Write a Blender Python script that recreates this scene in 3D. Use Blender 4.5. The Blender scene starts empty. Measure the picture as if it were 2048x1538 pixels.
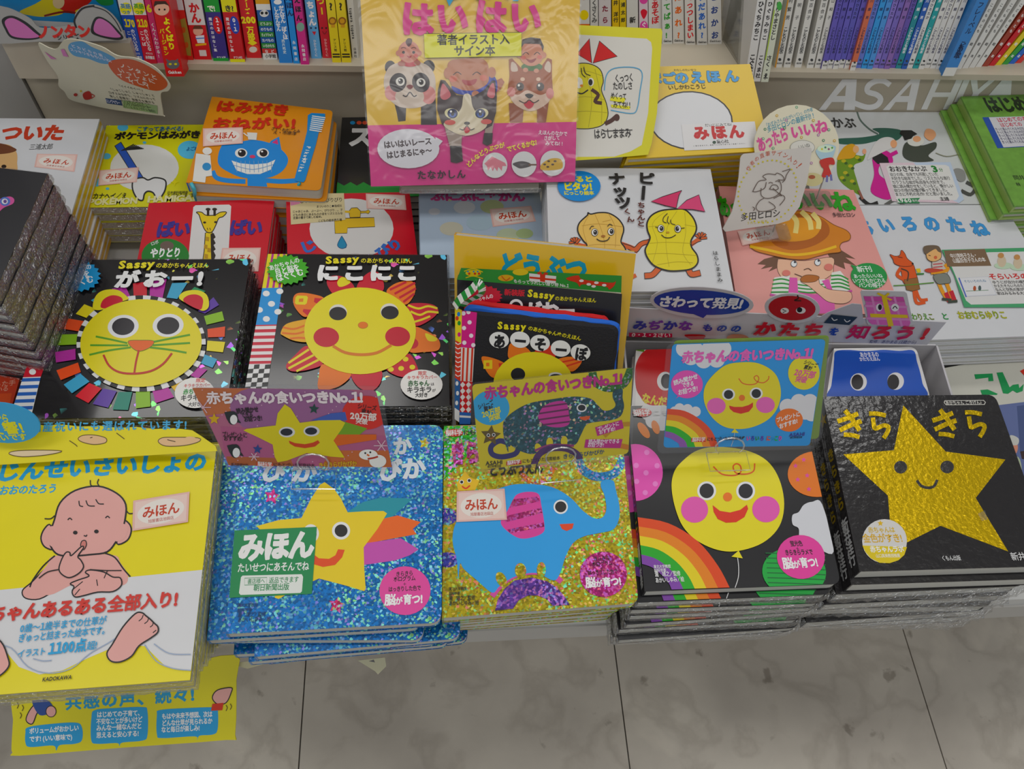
import bpy, math, random
from mathutils import Vector, Matrix, noise
random.seed(7)
sc = bpy.context.scene
COL = sc.collection
# ------------------------------------------------------------------ camera
FL, CX, CY = 1650.0, 1024.0, 769.0
Yc = Vector((-195, 2629, -FL)).normalized()
Zc = Vector((123, 1045, FL)); Zc = (Zc - Yc * Zc.dot(Yc)).normalized()
Xc = Yc.cross(Zc)
M = Matrix((Xc, Yc, Zc))
CAM = Vector((0, 0, 1.40))
cam = bpy.data.objects.new('camera', bpy.data.cameras.new('camera'))
COL.objects.link(cam)
cam.matrix_world = Matrix.Translation(CAM) @ M.to_4x4()
cam.data.sensor_width = 36; cam.data.lens = FL * 36 / 2048; cam.data.clip_start = .02
sc.camera = cam
# ------------------------------------------------------------------ light
wd = bpy.data.worlds.new('store_ambience'); sc.world = wd; wd.use_nodes = True
wd.node_tree.nodes['Background'].inputs[0].default_value = (.93, .97, 1, 1)
wd.node_tree.nodes['Background'].inputs[1].default_value = .42
def area(x, y, z, sx, sy, w):
    l = bpy.data.lights.new('ceiling_light', 'AREA'); l.shape = 'RECTANGLE'; l.size = sx; l.size_y = sy; l.energy = w
    l.color = (1, .985, .96)
    o = bpy.data.objects.new('ceiling_light', l); o.location = (x, y, z); COL.objects.link(o)
area(-.75, .25, 2.65, 1.25, .35, 9)
area(.95, .25, 2.65, 1.25, .35, 9)
area(-.75, 1.55, 2.65, 1.25, .3, 8)
area(.95, 1.55, 2.65, 1.25, .3, 8)
area(.1, -1.0, 2.65, 2.4, .35, 16)
sc.view_settings.view_transform = 'Standard'; sc.view_settings.look = 'None'
sc.view_settings.exposure = -.25; sc.view_settings.gamma = 1; sc.view_settings.use_curve_mapping = False
sc.cycles.use_denoising = True
sc.cycles.transparent_max_bounces = 24
sc.cycles.max_bounces = 6
sc.cycles.sample_clamp_indirect = 4

# ------------------------------------------------------------------ materials
def lin(h):
    h = h.lstrip('#')
    if len(h) == 3: h = ''.join(a + a for a in h)
    return [((int(h[i:i+2], 16) / 255 + .055) / 1.055) ** 2.4 if int(h[i:i+2], 16) > 10 else int(h[i:i+2], 16) / 3295 for i in (0, 2, 4)]
ALB = .95
def alb(h, k=None):
    c = [v * (k or ALB) for v in lin(h)]; l = .3 * c[0] + .6 * c[1] + .1 * c[2]
    return tuple(max(.003, min(.88, v + .14 * (v - l))) for v in c) + (1,)
MATS = {}
def nodes(m):
    m.use_nodes = True
    return m.node_tree.nodes, m.node_tree.links, m.node_tree.nodes['Principled BSDF']
def ink(h, r=.32, coat=0, bump=0, bs=300, metal=0, var=0):
    """Printed or painted colour with a faint procedural mottling."""
    key = (h, r, coat, bump, bs, metal, var, ALB)
    if key in MATS: return MATS[key]
    m = bpy.data.materials.new('ink_' + h.strip('#')); N, L, b = nodes(m)
    c = alb(h)
    tc = N.new('ShaderNodeTexCoord')
    nz = N.new('ShaderNodeTexNoise'); nz.inputs['Scale'].default_value = 40 if not var else 90
    L.new(tc.outputs['Object'], nz.inputs['Vector'])
    mx = N.new('ShaderNodeMix'); mx.data_type = 'RGBA'
    v = .03 + var
    mx.inputs[6].default_value = tuple(x * (1 - v) for x in c[:3]) + (1,)
    mx.inputs[7].default_value = tuple(min(.92, x * (1 + v)) for x in c[:3]) + (1,)
    L.new(nz.outputs['Fac'], mx.inputs[0]); L.new(mx.outputs[2], b.inputs['Base Color'])
    b.inputs['Roughness'].default_value = r; b.inputs['Metallic'].default_value = metal
    b.inputs['Coat Weight'].default_value = coat; b.inputs['Coat Roughness'].default_value = .08
    if bump:
        n2 = N.new('ShaderNodeTexNoise'); n2.inputs['Scale'].default_value = bs; n2.inputs['Detail'].default_value = 3
        L.new(tc.outputs['Object'], n2.inputs['Vector'])
        bp = N.new('ShaderNodeBump'); bp.inputs['Strength'].default_value = bump; bp.inputs['Distance'].default_value = .002
        L.new(n2.outputs['Fac'], bp.inputs['Height']); L.new(bp.outputs[0], b.inputs['Normal'])
        if coat: L.new(bp.outputs[0], b.inputs['Coat Normal'])
    MATS[key] = m
    return m
def holo(h, thr=.55, scale=620, sat=.75, hue=None, shard=False, metal=.35):
    """Hologram foil: every little cell carries its own hue and brightness."""
    key = ('holo', h, thr, scale, shard, hue)
    if key in MATS: return MATS[key]
    m = bpy.data.materials.new('hologram_foil'); N, L, b = nodes(m)
    tc = N.new('ShaderNodeTexCoord')
    vo = N.new('ShaderNodeTexVoronoi'); vo.inputs['Scale'].default_value = scale
    L.new(tc.outputs['Object'], vo.inputs['Vector'])
    sp = N.new('ShaderNodeSeparateColor'); L.new(vo.outputs['Color'], sp.inputs[0])
    hs = N.new('ShaderNodeCombineColor'); hs.mode = 'HSV'
    if hue:
        mr = N.new('ShaderNodeMapRange'); mr.inputs[3].default_value, mr.inputs[4].default_value = hue
        L.new(sp.outputs[0], mr.inputs[0]); L.new(mr.outputs[0], hs.inputs[0])
    else: L.new(sp.outputs[0], hs.inputs[0])
    hs.inputs[1].default_value = sat; hs.inputs[2].default_value = .95
    gt = N.new('ShaderNodeMath'); gt.operation = 'GREATER_THAN'; gt.inputs[1].default_value = thr
    L.new(sp.outputs[1], gt.inputs[0])
    big = N.new('ShaderNodeTexNoise'); big.inputs['Scale'].default_value = 14 if not shard else 9
    L.new(tc.outputs['Object'], big.inputs['Vector'])
    rp = N.new('ShaderNodeMapRange'); rp.inputs[1].default_value = .38; rp.inputs[2].default_value = .62
    if shard: rp.inputs[1].default_value = .5; rp.inputs[2].default_value = .56
    L.new(big.outputs['Fac'], rp.inputs[0])
    mu = N.new('ShaderNodeMath'); mu.operation = 'MULTIPLY'
    L.new(gt.outputs[0], mu.inputs[0]); L.new(rp.outputs[0], mu.inputs[1])
    if not shard:
        m2 = N.new('ShaderNodeMath'); m2.operation = 'MULTIPLY_ADD'; m2.inputs[1].default_value = .6; m2.inputs[2].default_value = .3
        L.new(rp.outputs[0], m2.inputs[0]); L.new(m2.outputs[0], mu.inputs[1])
    mx = N.new('ShaderNodeMix'); mx.data_type = 'RGBA'; c = alb(h)
    mx.inputs[6].default_value = c; L.new(hs.outputs[0], mx.inputs[7]); L.new(mu.outputs[0], mx.inputs[0])
    # cell brightness
    mv = N.new('ShaderNodeMapRange'); mv.inputs[3].default_value = .55 if not shard else 1; mv.inputs[4].default_value = 1.25 if not shard else 1
    L.new(sp.outputs[2], mv.inputs[0])
    vm = N.new('ShaderNodeVectorMath'); vm.operation = 'SCALE'
    L.new(mx.outputs[2], vm.inputs[0]); L.new(mv.outputs[0], vm.inputs['Scale'])
    L.new(vm.outputs[0], b.inputs['Base Color'])
    b.inputs['Roughness'].default_value = .3 if not shard else .22; b.inputs['Metallic'].default_value = metal if not shard else .1
    b.inputs['Coat Weight'].default_value = .4; b.inputs['Coat Roughness'].default_value = .1
    MATS[key] = m
    return m
def foil():
    if 'foil' in MATS: return MATS['foil']
    m = ink('#d8b93c', .3, 0, .35, 260, .75, .05).copy(); m.name = 'gold_foil'; MATS['foil'] = m
    return m
def film(op=.12, r=.12, bump=.8, bs=120, tint=(1, 1, 1)):
    key = ('film', op, r, bump, bs, tint)
    if key in MATS: return MATS[key]
    m = bpy.data.materials.new('clear_film'); N, L, b = nodes(m)
    out = N['Material Output']
    tr = N.new('ShaderNodeBsdfTransparent'); tr.inputs[0].default_value = tint + (1,)
    b.inputs['Base Color'].default_value = (.8, .8, .8, 1); b.inputs['Roughness'].default_value = r
    gl = N.new('ShaderNodeBsdfGlossy'); gl.inputs['Roughness'].default_value = r
    tc = N.new('ShaderNodeTexCoord'); nz = N.new('ShaderNodeTexNoise'); nz.inputs['Scale'].default_value = bs
    nz.inputs['Detail'].default_value = 2; nz.inputs['Distortion'].default_value = 1.5
    L.new(tc.outputs['Object'], nz.inputs['Vector'])
    bp = N.new('ShaderNodeBump'); bp.inputs['Strength'].default_value = bump; bp.inputs['Distance'].default_value = .004
    L.new(nz.outputs['Fac'], bp.inputs['Height']); L.new(bp.outputs[0], gl.inputs['Normal'])
    m1 = N.new('ShaderNodeMixShader'); m1.inputs[0].default_value = op
    L.new(tr.outputs[0], m1.inputs[1]); L.new(gl.outputs[0], m1.inputs[2]); L.new(m1.outputs[0], out.inputs[0])
    MATS[key] = m
    return m
def pages(h='#d4d2ca'):
    key = ('pages', h)
    if key in MATS: return MATS[key]
    m = bpy.data.materials.new('page_edges'); N, L, b = nodes(m)
    tc = N.new('ShaderNodeTexCoord'); mp = N.new('ShaderNodeMapping'); mp.inputs['Scale'].default_value = (8, 8, 1500)
    nz = N.new('ShaderNodeTexNoise'); nz.inputs['Scale'].default_value = 1
    L.new(tc.outputs['Object'], mp.inputs[0]); L.new(mp.outputs[0], nz.inputs['Vector'])
    mx = N.new('ShaderNodeMix'); mx.data_type = 'RGBA'; c = alb(h)
    mx.inputs[6].default_value = tuple(x * .7 for x in c[:3]) + (1,); mx.inputs[7].default_value = c
    L.new(nz.outputs['Fac'], mx.inputs[0]); L.new(mx.outputs[2], b.inputs['Base Color']); b.inputs['Roughness'].default_value = .7
    MATS[key] = m
    return m
def mm(x, **k): return x if isinstance(x, bpy.types.Material) else ink(x, **k)

# ------------------------------------------------------------------ objects
def empty(name, loc, label=None, cat=None, group=None, kind=None):
    o = bpy.data.objects.new(name, None); COL.objects.link(o); o.location = loc; o.empty_display_size = .01
    tag(o, label, cat, group, kind); return o
def tag(o, label=None, cat=None, group=None, kind=None):
    if label: o['label'] = label
    if cat: o['category'] = cat
    if group: o['group'] = group
    if kind: o['kind'] = kind
    return o
class MB:
    def __init__(s): s.v = []; s.f = []; s.mi = []; s.mats = []
    def slot(s, m):
        m = mm(m)
        if m not in s.mats: s.mats.append(m)
        return s.mats.index(m)
    def add(s, vs, fs, m):
        k = len(s.v); i = s.slot(m); s.v += [Vector(v) for v in vs]
        for f in fs: s.f.append([a + k for a in f]); s.mi.append(i)
    def box(s, a, b, m):
        x0, y0, z0 = a; x1, y1, z1 = b
        s.add([(x, y, z) for z in (z0, z1) for y in (y0, y1) for x in (x0, x1)],
              [(0, 2, 3, 1), (4, 5, 7, 6), (0, 1, 5, 4), (2, 6, 7, 3), (0, 4, 6, 2), (1, 3, 7, 5)], m)
    def prism(s, poly, n, a, b, m, mside=None):
        """poly: 3D points (counter-clockwise about n) extruded from height a up to b along n."""
        k = len(poly); n = Vector(n)
        vs = [p + n * b for p in poly] + [p + n * a for p in poly]
        s.add(vs, [tuple(range(k)), tuple(range(2 * k - 1, k - 1, -1))], m)
        s.add(vs, [(i, i + k, (i + 1) % k + k, (i + 1) % k) for i in range(k)], mside or m)
    def tube(s, pts, r, m, seg=8):
        pts = [Vector(p) for p in pts]; rings = []
        for i, p in enumerate(pts):
            t = (pts[min(i + 1, len(pts) - 1)] - pts[max(i - 1, 0)]).normalized()
            a = t.orthogonal().normalized() if i == 0 else (rings_a - t * rings_a.dot(t)).normalized()
            rings_a = a; b = t.cross(a)
            rings.append([p + (a * math.cos(q) + b * math.sin(q)) * r for q in [2 * math.pi * j / seg for j in range(seg)]])
        vs = [v for R in rings for v in R]
        fs = [(i * seg + j, i * seg + (j + 1) % seg, (i + 1) * seg + (j + 1) % seg, (i + 1) * seg + j) for i in range(len(pts) - 1) for j in range(seg)]
        fs += [tuple(range(seg - 1, -1, -1)), tuple(range((len(pts) - 1) * seg, len(pts) * seg))]
        s.add(vs, fs, m)
    def build(s, name, parent=None, smooth=False, org=None):
        o0 = Vector(org) if org is not None else (parent.location.copy() if parent is not None and parent.type == 'EMPTY' else Vector())
        if parent is not None and parent.type != 'EMPTY': o0 = ORG[parent.name]
        me = bpy.data.meshes.new(name)
        me.from_pydata([tuple(v - o0) for v in s.v], [], s.f)
        for m in s.mats: me.materials.append(m)
        if s.mi: me.polygons.foreach_set('material_index', s.mi)
        if smooth: me.polygons.foreach_set('use_smooth', [True] * len(me.polygons))
        me.update()
        o = bpy.data.objects.new(name, me); COL.objects.link(o)
        if parent is not None: o.parent = parent
        elif org is not None: o.location = o0
        ORG[o.name] = o0
        return o
ORG = {}

# ------------------------------------------------------------------ glyphs
GC = {}
def glyph(ch, off):
    k = (ch, off)
    if k in GC: return GC[k]
    one = ch == '1'
    cu = bpy.data.curves.new('g', 'FONT'); cu.body = '１' if one else ch; cu.size = 1; cu.offset = off; cu.resolution_u = 2
    ob = bpy.data.objects.new('g', cu); me = ob.to_mesh()
    vs = [(v.co.x, v.co.y) for v in me.vertices]; fs = [tuple(p.vertices) for p in me.polygons]
    ob.to_mesh_clear(); bpy.data.objects.remove(ob); bpy.data.curves.remove(cu)
    if one: vs = [(x - .2, y) for x, y in vs]; adv = .6
    elif ord(ch) > 0x2000: adv = 1.0
    elif not vs: adv = .35
    else: adv = max(max(v[0] for v in vs) - off + .07, .56 if ch.isdigit() or ch == '!' else 0)
    GC[k] = (vs, fs, adv)
    return GC[k]
def glyph_mesh(ch, w):
    """verts / faces of a glyph made bolder by w (em)."""
    w = round(w, 3)
    if ord(ch) > 0x4dff and 0 < w < .09:
        vs, fs, adv = glyph(ch, 0.0); V, F = [], []; n = 4 if w < .03 else 6; r = min(w, .04) * .85
        for i in range(n):
            a = 2 * math.pi * (i + .5) / n; k = len(V)
            V += [(x + r * math.cos(a), y + r * math.sin(a)) for x, y in vs]; F += [tuple(q + k for q in f) for f in fs]
        return V, F, adv
    if w <= .034:
        vs, fs, adv = glyph(ch, w); return vs, fs, adv
    vs, fs, adv = glyph(ch, .03); r = w - .03
    n = 8 if r > .02 else 5
    V, F = [], []
    for i in range(n):
        a = 2 * math.pi * i / n; k = len(V)
        V += [(x + r * math.cos(a), y + r * math.sin(a)) for x, y in vs]; F += [tuple(q + k for q in f) for f in fs]
    if r > .05:
        k = len(V); V += vs; F += [tuple(q + k for q in f) for f in fs]
    return V, F, adv

# ------------------------------------------------------------------ picture planes
def ray(x, y): return (M @ Vector((x - CX, -(y - CY), -FL)))
def atz(x, y, z):
    d = ray(x, y); return CAM + d * ((z - CAM.z) / d.z)
def aty(x, y, Y):
    d = ray(x, y); return CAM + d * (Y / d.y)
class Plane:
    def __init__(s, p, n): s.p = Vector(p); s.n = Vector(n).normalized()
    def at(s, x, y):
        d = ray(x, y); return CAM + d * ((s.p - CAM).dot(s.n) / d.dot(s.n))
def plane3(a, b, c):
    n = (b - a).cross(c - a).normalized()
    if n.dot(CAM - a) < 0: n = -n
    return Plane(a, n)
def smooth(p, closed=True, k=5):
    n = len(p); out = []
    rng = range(n) if closed else range(n - 1)
    for i in rng:
        g = (lambda j: p[j % n]) if closed else (lambda j: p[max(0, min(n - 1, j))])
        a, b, c, d = g(i - 1), g(i), g(i + 1), g(i + 2)
        for q in range(k):
            t = q / k
            out.append(tuple(.5 * (2 * b[e] + (c[e] - a[e]) * t + (2 * a[e] - 5 * b[e] + 4 * c[e] - d[e]) * t * t + (3 * b[e] - a[e] - 3 * c[e] + d[e]) * t ** 3) for e in (0, 1)))
    if not closed: out.append(tuple(p[-1]))
    return out
def clip(poly, q):
    area_ = sum(q[i][0] * q[(i + 1) % len(q)][1] - q[(i + 1) % len(q)][0] * q[i][1] for i in range(len(q)))
    sg = 1 if area_ > 0 else -1
    for i in range(len(q)):
        (x0, y0), (x1, y1) = q[i], q[(i + 1) % len(q)]
        ins = lambda p: sg * ((x1 - x0) * (p[1] - y0) - (y1 - y0) * (p[0] - x0)) >= -1e-9
        out = []
        for j in range(len(poly)):
            a, b = poly[j - 1], poly[j]
            ia, ib = ins(a), ins(b)
            if ia != ib:
                da = (x1 - x0) * (a[1] - y0) - (y1 - y0) * (a[0] - x0); db = (x1 - x0) * (b[1] - y0) - (y1 - y0) * (b[0] - x0)
                t = da / (da - db); out.append((a[0] + (b[0] - a[0]) * t, a[1] + (b[1] - a[1]) * t))
            if ib: out.append(b)
        poly = out
        if len(poly) < 3: return []
    return poly
EPS = 2.2e-5
class Art:
    """Flat print on a real plane. Coordinates are measured in a working frame and land on the plane."""
    def __init__(s, plane, root, base=1e-4, clipq=None):
        s.pl = plane; s.root = root; s.h = base; s.fr = (0, 0, 1); s.q = None; s.clipq = clipq
        s.mb = MB(); s.name = 'cover_print'; s.r = .32; s.coat = 0; s.objs = []
    def F(s, x0, y0, k): s.fr = (x0, y0, k); s.q = None; return s
    def Q(s, *c): s.q = [(c[i] * s.fr[2] + s.fr[0], c[i + 1] * s.fr[2] + s.fr[1]) for i in (0, 2, 4, 6)]; return s
    def noQ(s): s.q = None; return s
    def px(s, x, y):
        if s.q:
            u, v = x / 100, y / 100; a, b, c, d = s.q
            return tuple((a[i] * (1 - u) + b[i] * u) * (1 - v) + (d[i] * (1 - u) + c[i] * u) * v for i in (0, 1))
        x0, y0, k = s.fr; return (x0 + x * k, y0 + y * k)
    def part(s, name):
        s.flush(); s.name = name; return s
    def flush(s, label=None):
        if s.mb.f:
            o = s.mb.build(s.name, s.root)
            if label: o['label'] = label
            s.objs.append(o)
        s.mb = MB(); return s
    def m(s, c): return c if isinstance(c, bpy.types.Material) else ink(c, s.r, s.coat)
    def poly(s, col, pts):
        if s.clipq: pts = clip(pts, s.clipq)
        if len(pts) < 3: return
        a = sum(pts[i - 1][0] * pts[i][1] - pts[i][0] * pts[i - 1][1] for i in range(len(pts)))
        if a > 0: pts = pts[::-1]
        vs = [s.pl.at(*p) + s.pl.n * s.h for p in pts]
        s.mb.add(vs, [tuple(range(len(vs)))], s.m(col)); 
    def P(s, col, c, sm=0):
        p = [s.px(c[i], c[i + 1]) for i in range(0, len(c), 2)]
        if sm: p = smooth(p)
        s.poly(col, p); s.h += EPS; return s
    def E(s, col, cx, cy, rx, ry=None, rot=0, n=28):
        ry = rx if ry is None else ry; a = math.radians(rot); p = []
        for i in range(n):
            t = 2 * math.pi * i / n; x, y = rx * math.cos(t), ry * math.sin(t)
            p.append(s.px(cx + x * math.cos(a) - y * math.sin(a), cy + x * math.sin(a) + y * math.cos(a)))
        s.poly(col, p); s.h += EPS; return s
    def L(s, col, c, w, sm=1, closed=0):
        p = [s.px(c[i], c[i + 1]) for i in range(0, len(c), 2)]
        k = s.fr[2] if not s.q else (abs(s.q[1][0] - s.q[0][0]) / 100)
        w = w * k / 2
        if sm and len(p) > 2: p = smooth(p, closed, 4)
        n = len(p); A, B = [], []
        for i in range(n):
            a = p[(i - 1) % n] if closed else p[max(0, i - 1)]; b = p[(i + 1) % n] if closed else p[min(n - 1, i + 1)]
            dx, dy = b[0] - a[0], b[1] - a[1]; l = math.hypot(dx, dy) or 1
            nx, ny = -dy / l * w, dx / l * w
            A.append((p[i][0] + nx, p[i][1] + ny)); B.append((p[i][0] - nx, p[i][1] - ny))
        if not closed and n > 1:
            for X, i, j in ((p, 0, 1), (p, -1, -2)):
                dx, dy = p[i][0] - p[j][0], p[i][1] - p[j][1]; l = math.hypot(dx, dy) or 1
                dx, dy = dx / l * w * .7, dy / l * w * .7
                A[i] = (A[i][0] + dx, A[i][1] + dy); B[i] = (B[i][0] + dx, B[i][1] + dy)
        if s.clipq:
            for i in range(n if closed else n - 1): s.poly(col, [A[i], A[(i + 1) % n], B[(i + 1) % n], B[i]])
        else:
            vs = [s.pl.at(*q) + s.pl.n * s.h for q in A + B]
            s.mb.add(vs, [(i, i + n, (i + 1) % n + n, (i + 1) % n) for i in range(n if closed else n - 1)], s.m(col))
        s.h += EPS; return s
    def O(s, col, lc, c, w, sm=1):
        s.P(col, c, sm); s.L(lc, c, w, sm, 1); return s
    def star(s, col, cx, cy, r, k=.45, rot=0, n=5, ry=None):
        p = []
        for i in range(2 * n):
            a = math.radians(rot - 90) + math.pi * i / n; q = r if i % 2 == 0 else r * k
            p += [cx + q * math.cos(a), cy + q * math.sin(a) * ((ry or r) / r)]
        return s.P(col, p)
    def glyphs(s, items, col, w):
        m = s.m(col); n = s.pl.n
        for ch, c, ex, ey in items:      # c = centre of the em box; ex, ey = em vectors
            vs, fs, adv = glyph_mesh(ch, w)
            k = max(1, len(glyph(ch, .03)[0]))
            if vs: s.mb.add([c + ex * (x - adv / 2) + ey * (y - .38) + n * (s.h + (i // k) * 1.6e-6) for i, (x, y) in enumerate(vs)], fs, m)
        s.h += EPS
    def T(s, t, x0, y0, x1, y1, col, h=None, w=.02, o=None, var=0):
        a = s.px(x0, y0); b = s.px(x1, y1); P0, P1 = s.pl.at(*a), s.pl.at(*b)
        L = (P1 - P0).length; e1 = (P1 - P0) / L; e2 = s.pl.n.cross(e1)
        adv = [glyph(ch, 0.0)[2] for ch in t]; tot = sum(adv)
        if h:
            dx, dy = b[0] - a[0], b[1] - a[1]; l = math.hypot(dx, dy)
            k = s.fr[2] if not s.q else math.hypot(s.q[3][0] - s.q[0][0], s.q[3][1] - s.q[0][1]) / 100
            hp = s.pl.at(a[0] + dx / 2 + dy / l * h * k, a[1] + dy / 2 - dx / l * h * k) - s.pl.at(a[0] + dx / 2, a[1] + dy / 2)
            em = abs(hp.dot(e2)) / .86
        else: em = L / tot
        sx = min(em, L / tot * 1.04) if h else em
        cur = 0; it = []
        for i, ch in enumerate(t):
            g = adv[i] * L / tot; v = (((i * 7) % 5) - 2) * var
            ex = e1 * math.cos(v) + e2 * math.sin(v); ey = e2 * math.cos(v) - e1 * math.sin(v)
            it.append((ch, P0 + e1 * (cur + g / 2) + e2 * em * .38, ex * sx, ey * em)); cur += g
        if o: s.glyphs(it, o[0], w + o[1])
        s.glyphs(it, col, w); return s
    def V(s, t, x0, y0, x1, y1, col, h=None, w=.02, o=None):
        P0, P1 = s.pl.at(*s.px(x0, y0)), s.pl.at(*s.px(x1, y1))
        d = (P1 - P0); L = d.length or 1e-6; e2 = -d / L; e1 = e2.cross(s.pl.n)
        n = max(1, len(t) - 1); em = L / n * .98
        if h:
            k = s.fr[2] if not s.q else 1
            em = (s.pl.at(*[q + (h * k if i == 0 else 0) for i, q in enumerate(s.px(x0, y0))]) - P0).length / .86
        it = []
        for i, ch in enumerate(t):
            c = P0 + (P1 - P0) * (i / n)
            if ch in 'ー～' or (ord(ch) < 0x250 and ch not in '?!0123456789'): it.append((ch, c, e2 * -em, e1 * em))
            else: it.append((ch, c, e1 * em, e2 * em))
        if o: s.glyphs(it, o[0], w + o[1])
        s.glyphs(it, col, w); return s
    def arc(s, t, cx, cy, rx, ry, a0, a1, col, h, w=.02):
        for i, ch in enumerate(t):
            a = math.radians(a0 + (a1 - a0) * i / max(1, len(t) - 1)); x, y = cx + rx * math.cos(a), cy + ry * math.sin(a)
            tx, ty = -math.sin(a) * rx, math.cos(a) * ry
            if a1 < a0: tx, ty = -tx, -ty
            l = math.hypot(tx, ty); tx, ty = tx / l * h * .5, ty / l * h * .5
            s.T(ch, x - tx, y - ty, x + tx, y + ty, col, None, w); s.h -= EPS
        s.h += EPS; return s
    def mihon(s, *c, red='#b8442f', sub='旭屋書店池袋店', tape=1):
        """The shop's pink sample sticker."""
        s.Q(*c).P('#dcb4ac', (0, 0, 100, 0, 100, 100, 0, 100)).P('#e2c8c0', (4, 6, 96, 6, 96, 94, 4, 94)).E('#e4ddd6', 50, 50, 42, 40)
        s.T('みほん', 17, 62, 84, 62, red, 36, .025).T(sub, 28, 82, 74, 82, '#b8605a', 11, .01)
        s.noQ(); return s
    def done(s): s.flush(); return s.objs

def rounded(p, rad):
    """p: 3D corner list; rad: radius per corner -> denser outline."""
    out = []; n = len(p)
    for i in range(n):
        r = rad[i]
        if r <= 0: out.append(p[i]); continue
        a = (p[i - 1] - p[i]).normalized() * r; b = (p[(i + 1) % n] - p[i]).normalized() * r
        for k in range(6):
            t = k / 5; out.append(p[i] + a * (1 - t) ** 2 + b * t ** 2)
    return out
def quad(c, zt, zb=None):
    """c: TL, TR, BR, BL (flat list). Returns plane and the four 3D corners in that order."""
    zb = zt if zb is None else zb
    tl, tr, bl = atz(c[0], c[1], zt), atz(c[2], c[3], zt), atz(c[6], c[7], zb)
    pl = plane3(tl, tr, bl)
    return pl, [tl, tr, pl.at(c[4], c[5]), bl]
def wrapmesh(poly, n, th, grow=.0022, amp=.0016, seed=0, top=False):
    """Crinkled shrink film round the sides of a book."""
    mb = MB(); c = sum(poly, Vector()) / len(poly); pts = []
    for i in range(len(poly)):
        a, b = poly[i], poly[(i + 1) % len(poly)]; k = max(1, int((b - a).length / .006))
        pts += [a + (b - a) * (j / k) for j in range(k)]
    K = len(pts); rows = 4; vs = []
    for r in range(rows):
        for i, p in enumerate(pts):
            d = (p - c); d -= n * d.dot(n); d.normalize()
            q = noise.noise(Vector((i * .9 + seed, r * 1.7, seed))) * amp + noise.noise(Vector((i * .23, r, seed + 9))) * amp * 1.6
            g = grow * (0.1 if r in (0, rows - 1) else 1)
            vs.append(p + d * (g + abs(q)) + n * (.0004 - (th + .0006) * r / (rows - 1)))
    fs = [(r * K + i, (r + 1) * K + i, (r + 1) * K + (i + 1) % K, r * K + (i + 1) % K) for r in range(rows - 1) for i in range(K)]
    mb.add(vs, fs, film(.34, .16, 1, 220))
    return mb
def book(name, label, c, z, th, cover, zb=None, cat='book', group=None, spine='left', rnd=.0, kind='board', page='#d4d2ca',
         back=None, spinemat=None, wrap=False, tilt=None, pg_in=None, coat=.3):
    pl, q = quad(c, z, zb); n = pl.n
    tl, tr, br, bl = q
    base = (tl + tr + br + bl) / 4 - n * th
    root = empty(name, base, label, cat, group)
    poly = [bl, br, tr, tl]                                   # counter-clockwise seen from above
    if (poly[1] - poly[0]).cross(poly[2] - poly[1]).dot(n) < 0: poly = poly[::-1]
    R = {'left': [0, rnd, rnd, 0], 'right': [rnd, 0, 0, rnd], 'top': [rnd, rnd, 0, 0]}[spine]
    out = rounded(poly, R)
    tc = .0006 if kind == 'board' else (.0004 if kind == 'soft' else .0022)
    ins = pg_in if pg_in is not None else (.0005 if kind == 'board' else (.0003 if kind == 'soft' else .003))
    cm = mm(cover, r=.3, coat=coat); sm = mm(spinemat or cover, r=.3, coat=coat); bm = mm(back or cover, r=.3, coat=coat)
    mb = MB()
    mb.prism(out, n, -tc, 0, cm); mb.prism(out, n, -th, -th + tc, bm)
    if spine == 'left': a, b, o1, o2 = bl, tl, br, tr
    elif spine == 'right': a, b, o1, o2 = br, tr, bl, tl
    else: a, b, o1, o2 = tl, tr, bl, br
    u = ((o1 - a).normalized()) * (.0015 if kind != 'hard' else .003)
    sp = [a, a + u, b + u, b]
    if (sp[1] - sp[0]).cross(sp[2] - sp[1]).dot(n) < 0: sp = sp[::-1]
    mb.prism(sp, n, -th + tc, -tc, sm)
    mb.build('cover', root)
    cen = sum(out, Vector()) / len(out)
    pin = [p + (cen - p).normalized() * ins * 1.4 for p in out]
    pb = MB(); pb.prism(pin, n, -th + tc + 1e-5, -tc - 1e-5, pages(page)); pb.build('page_block', root)
    if wrap: wrapmesh(out, n, th, seed=len(label)).build('shrink_wrap', root, True)
    art = Art(pl, root, 1e-4, [(c[0], c[1]), (c[2], c[3]), (c[4], c[5]), (c[6], c[7])])
    art.out = out; art.th = th
    return root, art
ORDN = 'top second third fourth fifth sixth seventh eighth ninth tenth eleventh twelfth thirteenth fourteenth fifteenth sixteenth seventeenth eighteenth nineteenth'.split()
def copy_tree(o, parent=None, keep=None):
    c = o.copy(); COL.objects.link(c)
    if parent is not None: c.parent = parent
    for ch in o.children:
        if keep is None or ch.name.split('.')[0] in keep: copy_tree(ch, c, None)
    return c
BASIC = ('cover', 'page_block', 'shrink_wrap', 'spine_lettering')
def stack(root, n, th, desc, group, jit=.002, rot=.01, full=0, drift=(0, 0), gap=.0004, seed=0, nrm=(0, 0, 1), suffix='in its stack'):
    """n more copies lying under the top book."""
    rd = random.Random(seed); root['group'] = group; nrm = Vector(nrm); res = []
    for i in range(1, n + 1):
        c = copy_tree(root, None, None if i <= full else BASIC)
        c.location = root.location - nrm * (i * (th + gap)) + Vector((rd.uniform(-1, 1) * jit + drift[0] * i, rd.uniform(-1, 1) * jit + drift[1] * i, 0))
        c.rotation_euler = (0, 0, rd.uniform(-1, 1) * rot)
        c['label'] = f'{desc}, {ORDN[i]} from the top {suffix}'
        res.append(c)
    return res
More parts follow.
